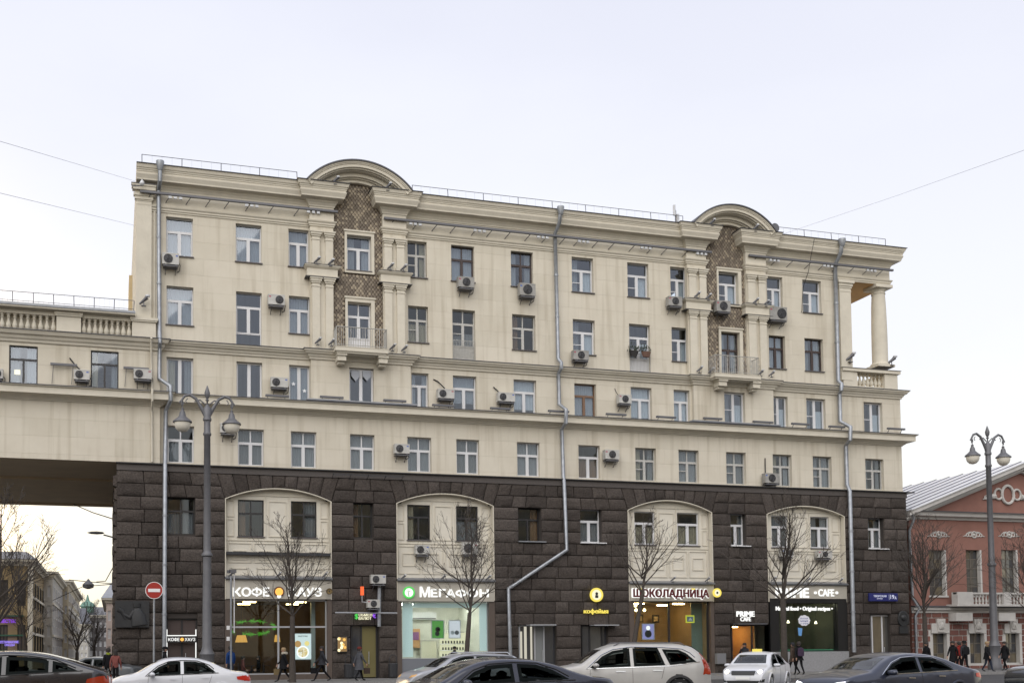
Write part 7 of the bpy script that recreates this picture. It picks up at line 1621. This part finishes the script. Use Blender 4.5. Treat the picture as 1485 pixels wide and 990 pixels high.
for ax in 'LR': dc('tail_light',ax,[(-2.43,.86),(-1.92,.93),(-1.95,1.02),(-2.2,1.08),(-2.42,1.10)],TAILO,.012)
dc('tail_light','B',[(.35,.88),(.86,.88),(.86,1.1),(.5,1.08)],TAILO,.012); dc('tail_light','B',[(-.86,.88),(-.35,.88),(-.5,1.08),(-.86,1.1)],TAILO,.012)
# dark van-like car parked in the side street and a car at the right edge
car('small dark car parked in the side street behind the woman in pink',140,-2,math.pi/2+1.2,mat('car_grey',(.09,.10,.11),rough=.3,coat=.5),SEDAN)
car('black car whose rear just enters the photo at the lower right corner',1560,-30,math.pi+.05,mat('car_black',(.01,.01,.012)),BIG)
# ------------------------------------------------------------------ people
SKIN=mat('skin',(.42,.25,.18),rough=.55); SHOE=mat('shoe',(.012,.012,.013),rough=.5); HAIRD=mat('hair_dark',(.018,.013,.011),rough=.7); HAIRF=mat('hair_fair',(.28,.19,.10),rough=.7)
def cloth(n,c): return mat('cloth_'+n,c,rough=.95,spec=.15,noise=.3,nscale=9,bump=.3,bscale=25)
def person(label,px,Y,heading,jacket,trousers,h=1.72,stride=.3,coat=0,hair=HAIRD,hat=None,hood=None,bag=None,arm='swing',z0=.15,sit=False,long=False,scarf=None,group='people on the pavement'):
    k=h/1.74; p=at(px,940,Y); t=thing('person',label,'person',(p.x,Y,z0),heading,group)
    V=[];E=[];RD=[]
    def nd(x,y,z,r,par=None):
        V.append((x*k,y*k,z*k)); RD.append(r*k)
        if par is not None: E.append((par,len(V)-1))
        return len(V)-1
    hz=.50 if sit else .93; dz=hz-.93
    pel=nd(0,0,.95+dz,.145); bel=nd(0,.0,1.10+dz,.14,pel); ch=nd(0,.01,1.28+dz,.155,bel); nb=nd(0,0,1.45+dz,.085,ch); nk=nd(0,.015,1.53+dz,.058,nb); jaw=nd(0,.035,1.59+dz,.075,nk); hd=nd(0,.03,1.655+dz,.095,jaw); tp=nd(0,.015,1.715+dz,.075,hd)
    nd(0,.135,1.635+dz,.014,hd)
    hands=[]
    for s in (-1,1):
        sh=nd(s*.17,0,1.40+dz,.075,ch)
        sw=(.22 if s>0 else -.22)*(stride/.3)
        if arm=='phone' and s>0: el=nd(s*.27,.12,1.17+dz,.052,sh); wr=nd(s*.15,.16,1.44+dz,.036,el); hv=Vector((-.02*s,-.04,.09))
        elif arm=='pockets' or sit: el=nd(s*.26,-.06 if not sit else .02,1.14+dz,.055,sh); wr=nd(s*.17,.16,1.0+dz+(.0 if not sit else -.02),.04,el); hv=Vector((-.02*s,.09,-.01))
        else: el=nd(s*.23,sw*.35,1.13+dz,.054,sh); wr=nd(s*.24,sw*1.0+.05,.90+dz,.038,el); hv=Vector((0,.02,-.09))
        w=Vector(V[wr])/k; pm=w+hv*.75; pa=nd(*pm,.03,wr); hands.append(Vector(V[pa]))
        side=Vector((0,1,0)) if abs(hv.z)>.05 else Vector((s,0,0)); 
        for f in range(4):
            b=pm+hv*.5+side*(.018*(f-1.5)); q=nd(*b,.0105,pa); e=b+hv*(.55,.65,.6,.45)[f]+Vector((-.012*s,0,0)); nd(*e,.009,q)
        th=pm+side*.03; q=nd(*th,.011,pa); nd(*(th+hv*.4+side*.02),.009,q)
        hp=nd(s*.09,0,.90+dz,.095,pel)
        if sit: kn=nd(s*.12,.42,.50,.065,hp); an=nd(s*.11,.40,.09,.042,kn); tx=.12
        else:
            f=1 if s<0 else -1; q=stride*f
            kn=nd(s*.095,q*.42+.05,.50,.066,hp); an=nd(s*.09,q*(1.0 if f>0 else 1.05)-.02,.085 if f>0 else .13,.042,kn); tx=.15
        a=Vector(V[an])/k; ty=nd(a.x,a.y+.08,.045 if a.z<.1 else .07,.04,an); nd(a.x,a.y+tx+.04,.035,.033,ty)
    me=bpy.data.meshes.new('person_body'); me.from_pydata(V,E,[]); o=bpy.data.objects.new('tmp',me); col.objects.link(o)
    o.modifiers.new('Skin','SKIN'); ss=o.modifiers.new('sub','SUBSURF'); ss.levels=1
    if not me.skin_vertices: return
    for i,sv in enumerate(me.skin_vertices[0].data): sv.radius=(RD[i],RD[i]); sv.use_root=(i==0)
    dg=bpy.context.evaluated_depsgraph_get(); m2=bpy.data.meshes.new_from_object(o.evaluated_get(dg)); bpy.data.objects.remove(o)
    m2.materials.clear()
    for m in (jacket,trousers,SKIN,SHOE): m2.materials.append(m)
    for pl in m2.polygons:
        c=pl.center; z=c.z/k-dz
        if any((c-q).length<.085*k for q in hands): mi=2
        elif z>1.515: mi=2
        elif c.z/k<.10: mi=3
        elif z<.93 and abs(c.x)<.21*k and not (sit and z>.97): mi=1
        else: mi=0
        pl.material_index=mi; pl.use_smooth=True
    link('body',m2,t)
    hc=Vector((0,.02,1.67+dz))*k
    m=MB(); prof=[(.112,-.03),(.116,.02),(.105,.065),(.075,.1),(.01,.115)] if not hat else [(.116,-.0),(.122,.03),(.112,.08),(.08,.115),(.01,.128)]
    m.lathe([(r*k,z*k) for r,z in prof],12,(hc.x,hc.y-.012*k,hc.z),sy=1.12); m.build('hat' if hat else 'hair',hat or hair,t,True)
    m=MB(); b=-.18 if long else -.09
    v=[];f=[]
    for i in range(9):
        a=math.pi*(1.0+i/8) if True else 0
        for zz in (b,.03): v.append((hc.x+.112*k*math.cos(a),hc.y-.012*k+.125*k*math.sin(a),hc.z+zz*k))
    f=[(2*i,2*i+2,2*i+3,2*i+1) for i in range(8)]; m.add(v,f); m.build('back_hair',hair,t,True)
    for s in (-1,1):
        MB().lathe([(.002,-.012*k),(.012*k,0),(.002,.012*k)],6,(hc.x+s*.036*k,hc.y+.098*k,hc.z-.02*k)).build('eye',SHOE,t); MB().lathe([(.004,-.03*k),(.022*k,0),(.004,.03*k)],6,(hc.x+s*.098*k,hc.y,hc.z-.03*k)).build('ear',SKIN,t,True)
    MB().box(hc.x-.025*k,hc.x+.025*k,hc.y+.082*k,hc.y+.096*k,hc.z-.088*k,hc.z-.078*k).build('mouth',mat('lips',(.3,.10,.09)),t)
    if coat and not sit:
        m=MB(); zc0=1.12; z1=zc0-coat; m.lathe([(.172*k,zc0*k),(.19*k,(zc0-.2)*k),((.20+stride*.18)*k,z1*k),((.18+stride*.18)*k,(z1+.01)*k)],16,(0,0,0),sy=.98); m.build('coat_skirt',jacket,t,True)
    m=MB(); m.lathe([(.085*k,(1.44+dz)*k),(.105*k,(1.49+dz)*k),(.088*k,(1.55+dz)*k),(.07*k,(1.55+dz)*k)],12); m.build('scarf' if scarf else 'collar',scarf or jacket,t,True)
    if hood: m=MB(); m.lathe([(.06*k,(1.40+dz)*k),(.17*k,(1.44+dz)*k),(.16*k,(1.53+dz)*k),(.09*k,(1.56+dz)*k)],12,(0,-.04*k,0)); m.build('hood',hood,t,True)
    if bag:
        kind,bmat=bag
        if kind=='back': m=MB(); m.lathe([(.02,.98*k),(.17*k,1.0*k),(.19*k,1.2*k),(.15*k,1.42*k),(.03,1.46*k)],10,(0,-.22*k,0),sy=.55); m.build('backpack',bmat,t,True)
        else:
            hp=hands[1]; m=MB(); m.box(hp.x-.06,hp.x+.06,hp.y-.17,hp.y+.17,hp.z-.46,hp.z-.16); m.tube([(hp.x,hp.y-.1,hp.z-.16),(hp.x,hp.y,hp.z-.01),(hp.x,hp.y+.1,hp.z-.16)],.012,5); m.build('bag',bmat,t)
    return t
BK=cloth('black',(.014,.014,.016)); DG=cloth('dark_grey',(.035,.036,.042)); NV=cloth('navy',(.02,.025,.045)); PK=cloth('pink',(.22,.075,.065)); BL=cloth('blue',(.02,.06,.20)); GRY=cloth('slate',(.085,.088,.10)); JN=cloth('jeans',(.03,.038,.06)); TAN=cloth('tan',(.20,.15,.08)); CREAM=cloth('cream',(.5,.46,.38)); RD_=cloth('red',(.22,.025,.02)); YG=cloth('yellow_green',(.30,.36,.04)); RUST=cloth('rust',(.14,.03,.025)); BRW=cloth('brown',(.07,.05,.04))
LEFT=math.pi/2; RIGHT=-math.pi/2; AWAY=0; TOW=math.pi
person('woman in a short pink puffer jacket seen from behind at the granite corner',167.5,-7.2,AWAY-.3,PK,BK,1.66,.12,long=True)
person('person in a black jacket with a yellow green stripe beside the woman in pink',157,-6.2,AWAY+.3,BK,BK,1.74,.1,scarf=YG)
person('person in black with dark hood waiting by the coffee kiosk behind the white sedan',239,-4.2,RIGHT,BK,BK,1.78,.1,hat=BK)
person('person in a blue jacket standing by the slim grey post',334.5,-3.6,AWAY+.4,BL,JN,1.80,.1)
person('woman in black coat with cream hood and tan bag passing behind the first tree',411.5,-4.6,LEFT,BK,BK,1.70,.34,coat=.45,hair=HAIRF,hood=CREAM,bag=('hand',TAN))
person('person in dark jacket striding left past the coffee shop poster',467,-4.6,LEFT,DG,BK,1.76,.42,coat=.3,bag=('hand',BK))
person('woman in a slate coat and rust red hat walking in front of the exchange door',521,-5.0,RIGHT+.5,GRY,BK,1.70,.34,coat=.55,hat=RUST,bag=('hand',BRW))
person('shop assistant in black standing inside the phone shop',659,1.6,TOW,BK,BK,1.72,.05,arm='pockets',z0=.163,group='people inside the shops')
person('man in dark jacket on the phone in front of the orange doorway',1080,-2.4,LEFT+.6,DG,JN,1.78,.08,arm='phone',bag=('back',GRY))
person('person in a brown coat walking away, left of the backpack wearer',1150,-7.2,AWAY+.35,BRW,BK,1.74,.3,coat=.4,hat=DG)
person('person in black with a purple grey backpack walking away at the fourth arch',1158.5,-7.6,AWAY-.15,BK,BK,1.80,.32,coat=.35,bag=('back',cloth('plum',(.06,.04,.07))))
person('woman in black facing the tree by the street sign, behind the slate blue saloon',1343.5,-7.0,LEFT,BK,BK,1.74,.15,coat=.4,long=True)
person('person in a plain black coat before the first lower window of the red mansion',1382,-7.2,LEFT+.4,BK,BK,1.78,.2,coat=.5)
person('person in a bright red jacket half hidden by the person with backpack',1391,-6.2,AWAY,RD_,BK,1.74,.1)
person('person in black knit hat with large dark backpack, back to the camera',1398.5,-7.8,AWAY-.2,DG,BK,1.78,.2,hat=BK,bag=('back',BK))
person('fair haired person with checked scarf left of the right lamp post',1431.5,-7.4,TOW+.4,BK,JN,1.74,.25,coat=.4,hair=HAIRF,scarf=TAN)
person('person in dark clothes just right of the right lamp post',1457,-5.6,LEFT,BK,BK,1.74,.2,coat=.4)
person('guest in pinkish shirt seated left inside the coffee shop',352,1.3,RIGHT,PK,BK,1.7,.1,z0=.163,sit=True,group='people inside the shops')
person('guest in dark clothes seated right inside the coffee shop',375,1.3,LEFT,BK,BK,1.7,.1,z0=.163,sit=True,group='people inside the shops',long=True)
for px,Y,ry,lab in ((352,1.3,RIGHT,'dark chair under the guest in pinkish shirt'),(375,1.3,LEFT,'dark chair under the guest in dark clothes')):
    p=at(px,940,Y); t=thing('chair',lab,'chair',(p.x,Y,.163),ry); MB().box(-.22,.22,-.22,.24,.36,.40).build('seat',BRN,t); MB().box(-.22,.22,-.26,-.22,.40,.9).build('backrest',BRN,t)
    for a in (-.19,.19):
        for b in (-.2,.2): MB().box(a-.02,a+.02,b-.02,b+.02,0,.36).build('leg',BRN,t)
